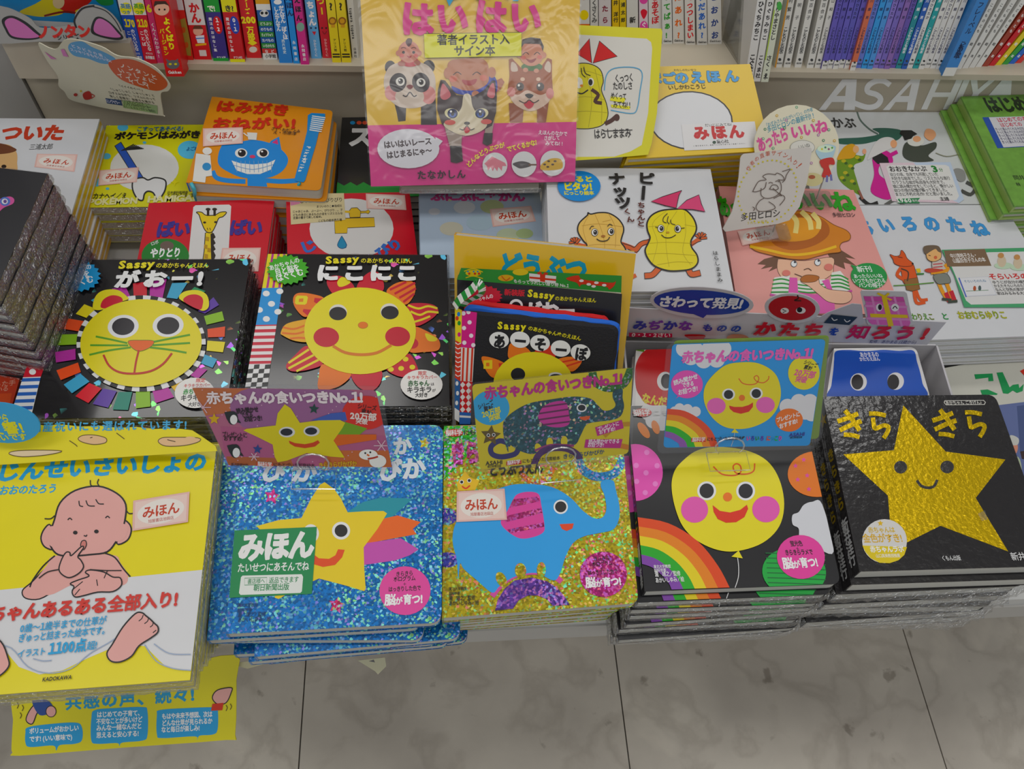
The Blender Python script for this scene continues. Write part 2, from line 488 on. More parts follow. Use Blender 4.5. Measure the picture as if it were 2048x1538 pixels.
# ================================================================== setting
TZ = .64
def box_obj(name, a, b, m, parent=None, org=None):
    mb = MB(); mb.box(a, b, m); return mb.build(name, parent, org=org)
def floor_mat():
    m = bpy.data.materials.new('stone_vinyl'); N, L, b = nodes(m)
    tc = N.new('ShaderNodeTexCoord')
    def nz(sc_, det, dis):
        q = N.new('ShaderNodeTexNoise'); q.inputs['Scale'].default_value = sc_; q.inputs['Detail'].default_value = det; q.inputs['Distortion'].default_value = dis
        L.new(tc.outputs['Object'], q.inputs['Vector']); return q
    def ramp(q, p0, c0, p1, c1):
        r = N.new('ShaderNodeValToRGB'); r.color_ramp.elements[0].position = p0; r.color_ramp.elements[1].position = p1
        r.color_ramp.elements[0].color = c0; r.color_ramp.elements[1].color = c1; L.new(q.outputs['Fac'], r.inputs[0]); return r
    a = ramp(nz(3.0, 12, .15), .36, alb('#8b857d', 1.85), .64, alb('#a8a298', 1.85))
    v = ramp(nz(9, 9, .3), .50, (1, 1, 1, 1), .56, (.86, .85, .84, 1)); v.color_ramp.elements.new(.62).color = (1, 1, 1, 1)
    s = ramp(nz(22, 6, .2), .66, (1, 1, 1, 1), .72, (.62, .6, .58, 1))
    w = ramp(nz(7, 10, .3), .60, (1, 1, 1, 1), .68, (1.13, 1.13, 1.12, 1))
    cur = a.outputs[0]
    for r in (v, s, w):
        x = N.new('ShaderNodeMix'); x.data_type = 'RGBA'; x.blend_type = 'MULTIPLY'; x.inputs[0].default_value = 1
        L.new(cur, x.inputs[6]); L.new(r.outputs[0], x.inputs[7]); cur = x.outputs[2]
    L.new(cur, b.inputs['Base Color']); b.inputs['Roughness'].default_value = .5
    return m
FM = floor_mat()
fl = MB(); fl.box((-2.2, -1.4, -.03), (2.6, 2.2, -.0035), '#5a5650'); fl = fl.build('floor'); tag(fl, kind='structure')
# joints through these floor points
J = [atz(602, 1530, 0), atz(1259, 1530, 0), atz(1895, 1530, 0)]
W = (J[2].x - J[0].x) / 2
xs = [J[1].x + W * k for k in range(-4, 5)]
ys = [-1.35, -.45, .04 - .0, 1.0, 1.9]
ys = [-1.0, -.05, 1.2, 2.1]
wl = box_obj('wall_back', (-2.2, 2.2, 0), (2.6, 2.25, 2.8), '#b5b3ae'); tag(wl, kind='structure')
cl = box_obj('ceiling', (-2.2, -1.4, 2.8), (2.6, 2.25, 2.85), '#c4c4c2'); tag(cl, kind='structure')
for i in range(len(xs) - 1):
    for j in range(len(ys) - 1):
        g = .0011
        mb = MB(); mb.box((xs[i] + g, ys[j] + g, -.0036), (xs[i + 1] - g, ys[j + 1] - g, 0), FM); o = mb.build('floor_tile', fl)
GREY = '#9b9894'; PANEL = '#c0b7a6'; WHT = '#c9c9c7'
# display table
FY = CAM.y + (aty(1500, 1240, .219)).y
FY = .219
tb = empty('display_table', (0, .6, 0), 'pale grey metal display table carrying the flat stacks of picture books', 'table')
box_obj('table_top', (-1.15, FY, TZ - .018), (1.25, .838, TZ), ink(WHT, .35), tb)
lip = box_obj('front_lip', (-1.15, FY - .002, TZ - .055), (1.25, FY + .016, TZ - .018), ink('#b4b2ae', .4), tb)
box_obj('base_cabinet', (-1.1, .50, .02), (1.2, .835, TZ - .055), ink('#8b8884', .5), tb)
for x in (-1.1, 1.16): box_obj('leg', (x, .26, 0), (x + .035, .295, TZ - .055), ink('#8b8884', .4), tb)
# shelving unit behind
SY, SZ = .842, .785
SF = .823
su = empty('shelving_unit', (0, .95, 0), 'grey metal wall shelving unit behind the table, with white shop lettering', 'shelf')
xl = aty(52, 160, SY).x; xr = aty(5, 85, SF).x
box_obj('back_panel', (xl, SY, 0), (1.35, SY + .012, SZ - .008), ink(PANEL, .45), su)
box_obj('shelf_board', (xr, SF, SZ - .008), (1.35, 1.12, SZ), ink(PANEL, .4), su)
box_obj('back_board', (xl, 1.12, SZ - .02), (1.35, 1.135, 1.3), ink('#77746f', .5), su)
x2 = aty(262, 86, SF).x
box_obj('label_rail', (xr, SF - .003, SZ - .02), (x2, SF + .006, SZ + .0275), ink(PANEL, .35), su)
box_obj('upright_post', (xl - .065, SY - .004, TZ), (xl - .002, SY + .05, 1.3), ink('#a09d99', .4), su)
box_obj('side_panel', (xl - .30, SY + .05, 0), (xl - .066, SY + .07, 1.3), ink('#6e6b67', .5), su)
# shop lettering on the panel
class YPlane(Plane):
    def __init__(s, Y): s.p = Vector((0, Y, 0)); s.n = Vector((0, -1, 0))
ar = Art(YPlane(SY), su, 3e-4); ar.name = 'shop_lettering'
ar.F(1100, 0, .463)
LW = '#ffffff'
def slant(ch, x0, y0, x1, y1, xt0, yt):
    pass
ar.P(LW, (1160, 475, 1262, 342, 1325, 342, 1316, 475, 1268, 475, 1272, 440, 1217, 440, 1190, 475)).P(PANEL, (1237, 414, 1275, 414, 1279, 366))
ar.L(LW, (1462, 362, 1440, 349, 1405, 350, 1375, 370, 1372, 395, 1410, 408, 1428, 428, 1410, 455, 1370, 463, 1318, 446), 24)
ar.P(LW, (1436, 475, 1560, 340, 1600, 340, 1570, 475, 1540, 475, 1545, 440, 1492, 440, 1466, 475)).P(PANEL, (1512, 414, 1550, 414, 1562, 360))
ar.P(LW, (1602, 472, 1662, 340, 1688, 340, 1628, 472)).P(LW, (1696, 472, 1756, 340, 1785, 340, 1725, 472)).P(LW, (1636, 398, 1735, 398, 1724, 418, 1627, 418))
ar.P(LW, (1745, 440, 1788, 340, 1815, 340, 1772, 440))
ar.P(LW, (1815, 340, 1845, 340, 1848, 385, 1903, 338, 1930, 338, 1852, 405, 1835, 440, 1808, 440, 1826, 402))
ar.P(LW, (1842, 470, 1958, 338, 1995, 338, 1985, 470, 1955, 470, 1960, 438, 1905, 438, 1878, 470))
ar.done()

# ================================================================== front row
YEL = '#e3d61e'; BK = '#1d1a1c'; PK = '#d9539b'; SKN = '#dba6a0'
# ---- baby book ----------------------------------------------------
bb, a = book('picture_book', 'thick yellow picture book showing a pink baby sucking its finger, front left', (-62, 929, 433, 893, 380, 1360, -118, 1398), .775, .011, YEL,
             kind='hard', rnd=0, wrap=True, pg_in=.001, page='#cfcfcc')
a.part('cover_title').F(0, 840, .377)
BL_ = '#3f9fd0'
a.T('じんせいさいしょの', -30, 318, 1095, 258, BL_, 92, .05)
a.T('おおのたろう', -10, 395, 300, 382, BL_, 46, .03)
a.T('じ', -52, 300, -50, 300, BL_, 10, .03)
a.part('cover_illustration')
a.P('#d6d6d8', (-330, 935, 1075, 795, 1020, 1332, 880, 1310, 770, 1200, 640, 1190, 470, 1262, 330, 1330, 210, 1350, 100, 1310, 0, 1190, -330, 1240))
a.O(SKN, BK, (330, 725, 240, 790, 170, 860, 120, 905, 135, 945, 210, 950, 300, 900, 380, 850, 430, 800, 560, 720), 7)
a.P(SKN, (300, 720, 250, 770, 180, 880, 260, 930, 430, 860, 640, 880, 680, 830, 640, 760, 590, 715), 1)
a.L(BK, (290, 722, 230, 775, 175, 850, 160, 885), 8).L(BK, (560, 708, 610, 730, 655, 790, 690, 830), 8)
a.O(SKN, BK, (270, 560, 235, 580, 218, 630, 240, 675, 290, 680), 8).O(SKN, BK, (650, 540, 685, 550, 697, 590, 675, 640, 620, 655), 8)
a.O(SKN, BK, (290, 530, 320, 440, 400, 375, 520, 352, 620, 390, 668, 450, 662, 540, 645, 590, 620, 640, 570, 700, 480, 715, 380, 722, 310, 715, 275, 680, 265, 640, 270, 590), 9)
a.P(SKN, (240, 585, 300, 570, 320, 680, 260, 660), 1).P(SKN, (620, 555, 680, 565, 660, 630, 610, 640), 1)
for p in ((480, 322, 482, 345, 498, 355), (524, 316, 518, 335, 528, 352), (420, 432, 424, 455, 440, 460), (458, 430, 470, 455, 502, 458), (510, 424, 525, 445, 550, 447),
          (240, 525, 270, 525, 290, 510), (670, 480, 685, 497, 705, 497), (362, 530, 372, 522, 382, 530), (562, 520, 572, 512, 582, 520), (448, 615, 458, 618, 462, 612)): a.L(BK, p, 6)
a.E(BK, 401, 599, 12, 10).E(BK, 513, 593, 12, 10)
a.O('#c97f78', BK, (430, 670, 436, 645, 455, 642, 460, 665, 445, 690), 5)
a.O(SKN, BK, (315, 790, 330, 740, 352, 705, 372, 705, 380, 722, 432, 675, 445, 680, 415, 725, 430, 745, 445, 780, 420, 815, 370, 838, 330, 820), 7)
a.L(BK, (210, 840, 255, 808, 315, 795), 6).L(BK, (645, 800, 560, 800, 480, 795), 5)
a.O(SKN, BK, (640, 840, 645, 880, 600, 912, 520, 915, 440, 935, 400, 940, 385, 915, 395, 885, 375, 870, 420, 850, 475, 830, 455, 810, 480, 798, 550, 808, 600, 835), 7)
for p in ((385, 905, 415, 880, 440, 860), (400, 930, 425, 900), (570, 805, 555, 840), (515, 850, 520, 880)): a.L(BK, p, 5)
a.L('#98a7c0', (-60, 1190, 60, 1210, 150, 1310, 260, 1345, 380, 1320, 480, 1240, 600, 1170, 700, 1090), 5).L('#98a7c0', (770, 1195, 830, 1280, 920, 1320, 1015, 1330), 5).L('#98a7c0', (820, 1190, 900, 1240, 1012, 1245), 5).L('#98a7c0', (180, 1268, 230, 1280, 275, 1277), 5)
a.O(SKN, BK, (655, 1100, 720, 1030, 755, 1025, 775, 1040, 800, 1060, 820, 1080, 840, 1100, 838, 1130, 800, 1160, 740, 1200, 700, 1255, 640, 1285, 590, 1280, 570, 1240, 600, 1190), 8)
for p in ((740, 1068, 755, 1055, 762, 1038), (770, 1082, 785, 1070, 790, 1055), (800, 1100, 812, 1090, 815, 1074), (815, 1130, 830, 1118)): a.L(BK, p, 5)
a.O(SKN, BK, (-60, 1150, 10, 1180, 45, 1260, 50, 1310, 0, 1360, -60, 1370), 8)
a.part('belly_band_lettering')
RD = '#c9453f'
a.T('ちゃんあるある全部入り!', -60, 1068, 970, 982, RD, 78, .045)
a.T('0歳～1歳半までの仕草が', 108, 1128, 565, 1082, BL_, 42, .02).T('ぎゅっと詰まった絵本です。', 98, 1180, 580, 1133, BL_, 42, .02)
a.T('イラスト', 95, 1260, 245, 1245, BL_, 38, .02).T('1100点', 258, 1245, 458, 1222, BL_, 64, .04).T('超!', 462, 1220, 530, 1212, BL_, 42, .02)
a.T('KADOKAWA', 228, 1390, 384, 1376, BK, 26, .02)
a.part('sample_sticker').mihon(710, 432, 1008, 384, 1000, 545, 705, 592)
a.done()
for i, o in enumerate(stack(bb, 10, .011, 'yellow baby picture book', 'yellow baby picture books in the front left stack', jit=.0008, rot=.004, full=1, drift=(-.0008, .0072), seed=2)): o.location.y -= .0085 * (i == 0)

# ---- blue star book -------------------------------------------------
HB = holo('#2473ba', .70, 560, .7, (.28, .72))
pb_, a = book('board_book', 'blue glitter board book with a smiling yellow star and a green sample label', (486, 853, 886, 850, 883, 1245, 451, 1268), .76, .0105, HB, rnd=.009)
a.F(380, 740, .403).part('cover_illustration')
a.r = .4
a.P('#1f8d9c', (780, 705, 860, 655, 950, 633, 1105, 638, 1060, 680, 1020, 715, 930, 790))
a.P('#e06c22', (860, 760, 1030, 722, 1145, 755, 1105, 790, 1125, 815, 880, 860))
a.P('#bd55a8', (850, 900, 870, 860, 1045, 835, 1135, 890, 1090, 920, 1020, 945, 860, 968))
SY_ = '#e2c913'
a.P(SY_, (668, 557, 715, 590, 750, 640, 783, 707, 860, 702, 960, 700, 978, 712, 930, 790, 862, 880, 865, 990, 872, 1085, 865, 1098, 780, 1072, 640, 1035, 520, 1090, 440, 1137, 420, 1130, 450, 1010, 480, 900, 400, 840, 330, 775, 440, 745, 553, 735, 600, 640, 645, 570))
a.E('#e4e4e4', 600, 812, 40, 46).E(BK, 600, 815, 28, 33).E('#e4e4e4', 750, 798, 45, 44).E(BK, 750, 798, 32, 31)
a.P('#d9562a', (560, 925, 600, 960, 660, 978, 720, 968, 755, 930, 768, 893, 735, 890, 722, 920, 690, 938, 640, 935, 600, 905))
for x, y, r_, c_ in ((408, 628, 42, '#cf3d8a'), (728, 1168, 44, '#cf3d6e'), (1165, 365, 30, '#cdbb35')): a.star(holo(c_, .6, 560), x, y, r_, .5, 12)
a.E(PK, 1067, 1096, 127, 121)
a.part('cover_lettering')
a.T('ぴか', 935, 545, 1170, 525, '#d5dce2', 95, .05).T('ぴか', 330, 545, 640, 548, '#d5dce2', 95, .05).T('か', 1010, 415, 1100, 410, '#d5dce2', 80, .05)
a.T('きらきら', 1022, 1025, 1108, 1018, BK, 24, .02).T('ホログラム', 1010, 1050, 1120, 1043, BK, 24, .02).T('＋', 1055, 1070, 1075, 1070, BK, 16).T('はっきりした色で', 985, 1100, 1146, 1092, BK, 24, .02)
a.T('脳', 965, 1165, 1020, 1163, '#eeeeee', 52, .045).T('が', 1018, 1163, 1055, 1161, '#eeeeee', 34, .04).T('育つ!', 1058, 1160, 1168, 1155, '#eeeeee', 46, .045)
for i, t in enumerate(('東北大学教授', '脳科学者', '瀧　靖之／監修', 'あかいしゆみ／絵')): a.T(t, 236, 1176 + i * 25, 236 + (100, 70, 140, 165)[i], 1174 + i * 24, '#1c3a66', (18, 18, 24, 24)[i], .01)
a.part('sample_label')
a.P('#12834f', (222, 798, 630, 780, 605, 1112, 196, 1132)).T('みほん', 238, 938, 612, 920, '#e8e8e6', 125, .055).T('たいせつにあそんでね', 235, 1002, 590, 992, '#e8e8e6', 42, .02)
a.P('#dfe3de', (262, 1022, 555, 1015, 562, 1028, 556, 1100, 548, 1108, 252, 1118, 244, 1108, 254, 1030)).L('#12834f', (272, 1035, 383, 1031, 380, 1066, 272, 1069), 3, 0, 1)
a.T('書店様へ', 285, 1062, 372, 1058, '#12834f', 24, .01).T('返品できます', 392, 1058, 540, 1052, '#12834f', 28, .012).T('朝日新聞出版', 315, 1096, 492, 1090, '#12834f', 32, .02)
a.done()
st = stack(pb_, 8, .0105, 'blue glitter star board book', 'blue glitter star board books', jit=.002, rot=.02, full=0, drift=(0, -.001), gap=.0014, seed=11)
for o, (dx, dy, r_) in zip(st, ((-.017, -.0005, .005), (-.010, -.002, -.055), (.012, -.006, .035), (-.004, -.003, .0), (.003, -.004, .03), (.002, .000, .02), (.01, .004, .06), (.02, .008, .03))):
    o.location.x = pb_.location.x + dx; o.location.y = pb_.location.y + dy; o.rotation_euler.z = r_

# ---- yellow elephant book --------------------------------------------
HG = holo('#b3a312', .66, 560, .85, (-.05, .45))
eb, a = book('board_book', 'gold glitter board book with a blue elephant, between the blue star and black balloon books', (888, 852, 1241, 842, 1277, 1206, 884, 1236), .755, .0105, HG, rnd=.007)
a.F(860, 720, .3771).part('cover_illustration'); a.r = .4
a.P(holo('#3fae38', .5, 560), (70, 350, 330, 350, 230, 470, 150, 560, 75, 640))
EB = '#3d9bdc'
a.E(holo('#3a3f9c', .6, 560), 90, 830, 55, 45).E(holo('#3a3f9c', .6, 560), 95, 1060, 60, 40)
a.L(holo('#c9762a', .6, 560), (490, 560, 500, 620, 560, 650, 620, 630, 650, 580), 30).L(holo('#3580b8', .7, 560), (790, 540, 820, 590, 890, 620, 980, 600, 1020, 530), 46)
a.P('#e0b93a', (185, 590, 215, 625, 262, 640, 240, 690, 150, 695, 140, 655)).E('#eee', 168, 648, 11).E(BK, 168, 648, 8).E('#eee', 208, 640, 11).E(BK, 208, 640, 8).L('#d34a2a', (172, 672, 190, 682, 210, 668), 8)
a.L('#c95599', (335, 1245, 390, 1180, 470, 1135, 570, 1125, 660, 1150, 690, 1170), 30)
a.P(EB, (398, 672, 500, 658, 620, 668, 700, 700, 760, 745, 810, 800, 870, 840, 915, 835, 935, 790, 925, 720, 905, 670, 915, 640, 970, 640, 985, 690, 1005, 780, 1000, 850, 970, 900, 900, 918, 820, 935, 760, 970, 720, 1040, 690, 1130, 655, 1170, 560, 1130, 450, 1150, 370, 1200, 330, 1235, 250, 1170, 180, 1110, 160, 1080, 150, 1160, 142, 1060, 120, 960, 140, 860, 230, 740), 1)
a.P('#d14a96', (432, 760, 460, 715, 520, 700, 575, 712, 590, 770, 606, 870, 600, 915, 540, 942, 470, 945, 400, 900, 375, 860, 400, 820), 1)
HM = holo('#a3306c', .55, 560, .8, (.75, 1.1))
a.P(HM, (440, 740, 575, 725, 582, 750, 420, 785)).P(HM, (395, 830, 590, 785, 598, 812, 400, 862)).P(HM, (410, 900, 604, 862, 606, 885, 425, 920))
a.E('#e8e8e8', 693, 780, 38, 38).E(BK, 693, 780, 30, 29).P('#d84f27', (686, 872, 762, 868, 755, 895, 725, 908, 700, 898), 0)
HGm = HG
for x, y, rx, ry, ro in ((378, 1165, 26, 42, -25), (480, 1118, 30, 40, -5), (590, 1115, 24, 42, 2)): a.E(HGm, x, y, rx, ry, ro)
HV = holo('#5d3a96', .55, 560, .7, (.6, .95))
a.P(HV, (345, 1330, 360, 1270, 400, 1210, 450, 1170, 540, 1155, 620, 1175, 680, 1215, 720, 1265, 740, 1300, 650, 1305, 620, 1270, 570, 1250, 520, 1250, 470, 1275, 440, 1320)).E(HG, 545, 1310, 80, 45)
a.clipq and None
a.E(holo('#b02f78', .55, 560, .8, (.75, 1.1)), 919, 1138, 125, 120)
a.part('cover_lettering')
a.E('#c9362c', 128, 388, 48, 20).T('脳科学', 84, 402, 172, 398, '#eee', 28, .03).T('にもとづいた知育絵本', 178, 398, 500, 385, BK, 26, .02)
a.T('きらきら', 112, 545, 420, 530, holo('#a82f74', .5, 560, .8, (.75, 1.1)), 110, .06)
a.T('どうぶつえん', 315, 612, 600, 596, BK, 60, .04)
a.T('きらきら', 868, 1068, 955, 1062, BK, 24, .02).T('ホログラム', 860, 1095, 968, 1088, BK, 24, .02).T('＋', 900, 1115, 920, 1115, BK, 16).T('はっきりした色で', 838, 1140, 996, 1133, BK, 24, .02)
a.T('脳', 826, 1205, 880, 1203, '#eee', 52, .045).T('が', 880, 1203, 916, 1201, '#eee', 34, .04).T('育つ!', 918, 1200, 1028, 1192, '#eee', 46, .045)
for i, t in enumerate(('東北大学教授', '脳科学者', '瀧　靖之／監修', 'あかいしゆみ／絵')): a.T(t, 100, 1224 + i * 26, 100 + (95, 60, 140, 160)[i], 1220 + i * 26, BK, (18, 18, 24, 24)[i], .015)
a.part('sample_sticker').mihon(142, 700, 395, 684, 408, 850, 140, 862)
a.done()
stack(eb, 8, .0105, 'gold glitter elephant board book', 'gold glitter elephant board books', jit=.002, rot=.012, full=1, drift=(-.0012, .0022), gap=.0012, seed=5)

def side_text(root, c, z, th, items):
    """lettering down the left spine face: items = (text, fraction from, fraction to, colours)"""
    tl, bl = atz(c[0], c[1], z), atz(c[6], c[7], z); d = (bl - tl).normalized(); n = Vector((0, 0, 1)).cross(d); n = -n if n.x > 0 else n
    a = Art(Plane(tl, n), root, 1.5e-4); a.name = 'spine_lettering'; it = []
    for t, f0, f1, cs in items:
        for i, ch in enumerate(t):
            p = tl + (bl - tl) * (f0 + (f1 - f0) * i / max(1, len(t) - 1)) - Vector((0, 0, th / 2))
            a.glyphs([(ch, p, n.cross(d) * th * .8, d * -th * .8)], cs[i % len(cs)], .045)
    a.flush()
# ---- black balloon book ------------------------------------------------
BKG = '#17171b'
def rainbow(a, cols, C0, C1, n=16):
    """bands between outer curve points; C0 = outer arc, C1 = inner arc (flat lists, same length)."""
    o = smooth([(C0[i], C0[i + 1]) for i in range(0, len(C0), 2)], False, 4); q = smooth([(C1[i], C1[i + 1]) for i in range(0, len(C1), 2)], False, 4)
    K = len(cols)
    for k, c in enumerate(cols):
        f0, f1 = k / K, (k + 1) / K
        A = [(x0 + (x1 - x0) * f0, y0 + (y1 - y0) * f0) for (x0, y0), (x1, y1) in zip(o, q)]
        B = [(x0 + (x1 - x0) * f1, y0 + (y1 - y0) * f1) for (x0, y0), (x1, y1) in zip(o, q)]
        for i in range(len(A) - 1): a.poly(c, [a.px(*A[i]), a.px(*A[i + 1]), a.px(*B[i + 1]), a.px(*B[i])])
    a.h += EPS
def cloud(a, col, pts, r):
    for i in range(0, len(pts), 2): a.E(col, pts[i], pts[i + 1], r)
ib, a = book('board_book', 'black board book with a smiling yellow balloon and a rainbow in its corner', (1254, 812, 1602, 806, 1682, 1168, 1289, 1183), .76, .0115, BKG, rnd=.008)
a.F(1230, 660, .4098).part('cover_illustration'); a.coat = .2
cloud(a, '#d9d9dc', (165, 400, 200, 385, 235, 410, 190, 440, 230, 450), 42)
a.E('#df8432', 140, 490, 20, 45, -35).E('#df8432', 198, 475, 18, 35, -20)
a.E('#dd59ae', 98, 696, 135, 139, 0, 40)
for x, y in ((155, 598), (205, 663), (103, 662), (151, 698), (105, 740), (196, 752), (147, 795)): a.E('#e485c8', x, y, 13)
a.E('#dc7b1a', 985, 704, 143, 112, 0, 40)
for x, y in ((920, 634), (880, 664), (937, 711), (891, 731), (945, 778)): a.star('#d9559f', x, y, 13)
a.P('#d2d3d8', (1010, 852, 960, 840, 920, 855, 895, 890, 865, 905, 866, 950, 895, 970, 900, 1020, 940, 1040, 985, 1065, 1066, 1082), 1)
a.P('#d2d3d8', (1005, 850, 1062, 1080, 980, 1060, 900, 960, 930, 870))
a.E('#22a34a', 873, 1182, 156, 120, 5, 40)
for i in range(7): a.L('#176b38', (735 + i * 2, 1090 + i * 24, 880, 1094 + i * 24, 1025, 1100 + i * 24), 5)
rainbow(a, ('#d8531f', '#e0871e', '#e3cf22', '#3aa53a', '#7c46a0'), (108, 915, 260, 945, 400, 1030, 500, 1150, 558, 1258), (120, 1140, 180, 1160, 230, 1200, 262, 1238, 275, 1268))
a.P('#e3d61d', (330, 640, 400, 590, 500, 572, 640, 590, 740, 640, 800, 730, 824, 850, 800, 960, 720, 1040, 600, 1080, 500, 1075, 400, 1030, 330, 960, 290, 860, 275, 760, 290, 690), 1)
a.P('#e3d61d', (602, 1078, 567, 1108, 622, 1116)).L('#d5d5d5', (597, 1115, 602, 1160, 600, 1210, 585, 1258), 4)
a.L('#d9641f', (480, 670, 520, 705, 580, 712, 612, 695, 610, 665, 590, 655, 575, 670, 590, 700, 640, 705, 675, 690, 680, 655), 7)
for x, y in ((446, 787), (636, 788)): a.E('#e6e6e8', x, y, 46, 46).E(BKG, x, y, 35, 36)
a.E('#e37a25', 548, 817, 22).E('#dc62ac', 387, 879, 66, 64).E('#dc62ac', 735, 877, 67, 64)
a.P('#d5402f', (475, 857, 510, 885, 560, 893, 610, 880, 642, 855, 648, 875, 630, 915, 590, 940, 540, 943, 500, 925, 480, 890))
a.E('#dc4d9b', 905, 1110, 117, 107, 8)
a.part('cover_lettering')
a.E('#c9362c', 132, 406, 46, 20).T('脳科学', 90, 420, 172, 418, '#eee', 30, .03).T('にもとづいた知育絵本', 180, 418, 600, 410, '#ddd', 26, .02)
a.T('蛍光色', 855, 1056, 915, 1054, BK, 26, .03).T('＋', 880, 1076, 900, 1076, BK, 16).T('きらきらラメで', 830, 1100, 965, 1096, BK, 26, .03)
a.T('脳', 820, 1164, 872, 1162, '#eee', 52, .045).T('が', 870, 1162, 905, 1160, '#eee', 34, .04).T('育つ!', 905, 1158, 1002, 1154, '#eee', 46, .045)
for i, t in enumerate(('東北大学教授', '脳科学者', '瀧　靖之／監修', 'あかいしゆみ／絵')): a.T(t, 188 + i * 3, 1165 + (0, 19, 40, 70)[i], 188 + i * 3 + (83, 58, 125, 140)[i], 1162 + (0, 18, 38, 66)[i], '#eee', (16, 16, 24, 24)[i], .012)
a.done()
side_text(ib, (1254, 812, 0, 0, 0, 0, 1289, 1183), .76, .0115, (('いろいろにっこり', .30, .72, ('#7a5ab0', '#3aa04a', '#c8b42a', '#c84a8a')), ('瀧靖之監修', .78, .95, ('#bbb',))))
st = stack(ib, 8, .0115, 'black rainbow balloon board book', 'black balloon board books', jit=.0015, rot=.008, full=5, gap=.0012, seed=8)
for i, o in enumerate(st): o.location.x -= (.004, .008, .008, .010, .012, .012, .012, .01)[i]; o.location.y -= (.006, .006, .007, .009, .012, .014, .013, .01)[i]; o.rotation_euler.z += (.01, 0, .0, .03, .02, .03, .0, 0)[i]
def add_wrap(st, root, a, grow=.003, amp=.002, seeds=(1, 2)):
    base = [wrapmesh(a.out, a.pl.n, a.th, grow, amp, s_).build('shrink_wrap', root, True) for s_ in seeds]
    for b_ in base: b_.parent = None
    for i, o in enumerate(st):
        if i < len(base): w = base[i]
        else: w = base[i % len(base)].copy(); COL.objects.link(w)
        w.parent = o
add_wrap(st, ib, a)

# ---- gold star book ------------------------------------------------------
KB = ink('#201e20', .25, .6, .25, 150)
kb, a = book('board_book', 'black glossy board book with a big gold foil star, front right', (1646, 793, 1990, 789, 2112, 1132, 1719, 1143), .765, .016, KB, rnd=.009, spinemat=KB)
a.F(1600, 680, .3965).part('gold_star'); G = foil()
a.P(G, (521, 330, 735, 563, 1036, 603, 886, 797, 1050, 1067, 708, 937, 530, 1026, 455, 930, 443, 785, 218, 577, 473, 556))
DK = ink('#2a2827', .35, .4, .4, 200)
a.E(DK, 507, 642, 33, 32).E(DK, 742, 641, 34, 32).L(DK, (592, 712, 610, 735, 645, 746, 675, 738, 690, 710), 14)
a.part('title_lettering')
for dx, dy in ((0, 0), (478, -3)):
    a.L(G, (197 + dx, 408 + dy, 245 + dx, 392 + dy, 285 + dx, 375 + dy), 24).L(G, (208 + dx, 452 + dy, 255 + dx, 430 + dy, 302 + dx, 412 + dy), 24).L(G, (232 + dx, 362 + dy, 262 + dx, 400 + dy, 296 + dx, 450 + dy), 24).L(G, (228 + dx, 478 + dy, 260 + dx, 480 + dy, 292 + dx, 488 + dy), 22)
for dx, dy in ((0, 0), (484, -6)):
    a.L(G, (355 + dx, 372 + dy, 385 + dx, 372 + dy, 425 + dx, 380 + dy), 22).L(G, (368 + dx, 400 + dy, 372 + dx, 430 + dy, 380 + dx, 448 + dy, 420 + dx, 432 + dy, 445 + dx, 440 + dy, 440 + dx, 465 + dy, 425 + dx, 490 + dy), 22)
a.part('cover_lettering')
a.P('#cfcdc6', (728, 306, 925, 304, 936, 315, 930, 328, 735, 330, 724, 318)).P(BK, (731, 309, 923, 307, 932, 315, 927, 325, 737, 327, 728, 318)).T('あかちゃん ごきげん♪', 735, 326, 928, 323, '#d5d3cc', 18, .01)
a.T('くもん出版', 716, 1112, 812, 1110, '#cfcfcf', 24, .02).T('新井 洋行', 1068, 1110, 1230, 1106, '#cfcfcf', 38, .02)
a.part('round_sticker')
a.E('#d4d2cf', 425, 1016, 113, 111).P('#d9c31e', (313, 1038, 538, 1045, 525, 1085, 495, 1112, 450, 1127, 400, 1125, 355, 1102, 328, 1070)).star('#d9b31e', 404, 926, 16)
a.T('赤ちゃんは', 345, 972, 480, 970, '#cfae3c', 28, .02).T('金色がすき!', 320, 1020, 530, 1018, '#d2a92a', 42, .02).T('赤ちゃんラボ', 355, 1070, 525, 1068, '#eee', 30, .03).T('山口真美教授推薦', 382, 1098, 505, 1096, '#f0eee0', 18, .01)
a.part('clear_tape').P(film(.3, .2, .3, 60), (895, 878, 930, 860, 945, 905, 915, 915)).done()
side_text(kb, (1646, 793, 0, 0, 0, 0, 1719, 1143), .765, .016, (('★', .12, .12, (G,)), ('きらきら', .34, .62, (G,)), ('新井洋行', .74, .92, ('#bbb',))))
st = stack(kb, 6, .016, 'black gold-star board book', 'black gold-star board books', jit=.0015, rot=.01, full=1, seed=21)
for i, o in enumerate(st): o.location.x += (-.001, -.010, -.016, -.020, -.022, -.024)[i]; o.location.y += (-.006, -.006, -.010, -.010, -.013, -.012)[i]; o.rotation_euler.z += (0, .01, .02, -.01, .03, .01)[i]
add_wrap(st[1:], kb, a, .005, .004, (3, 7))
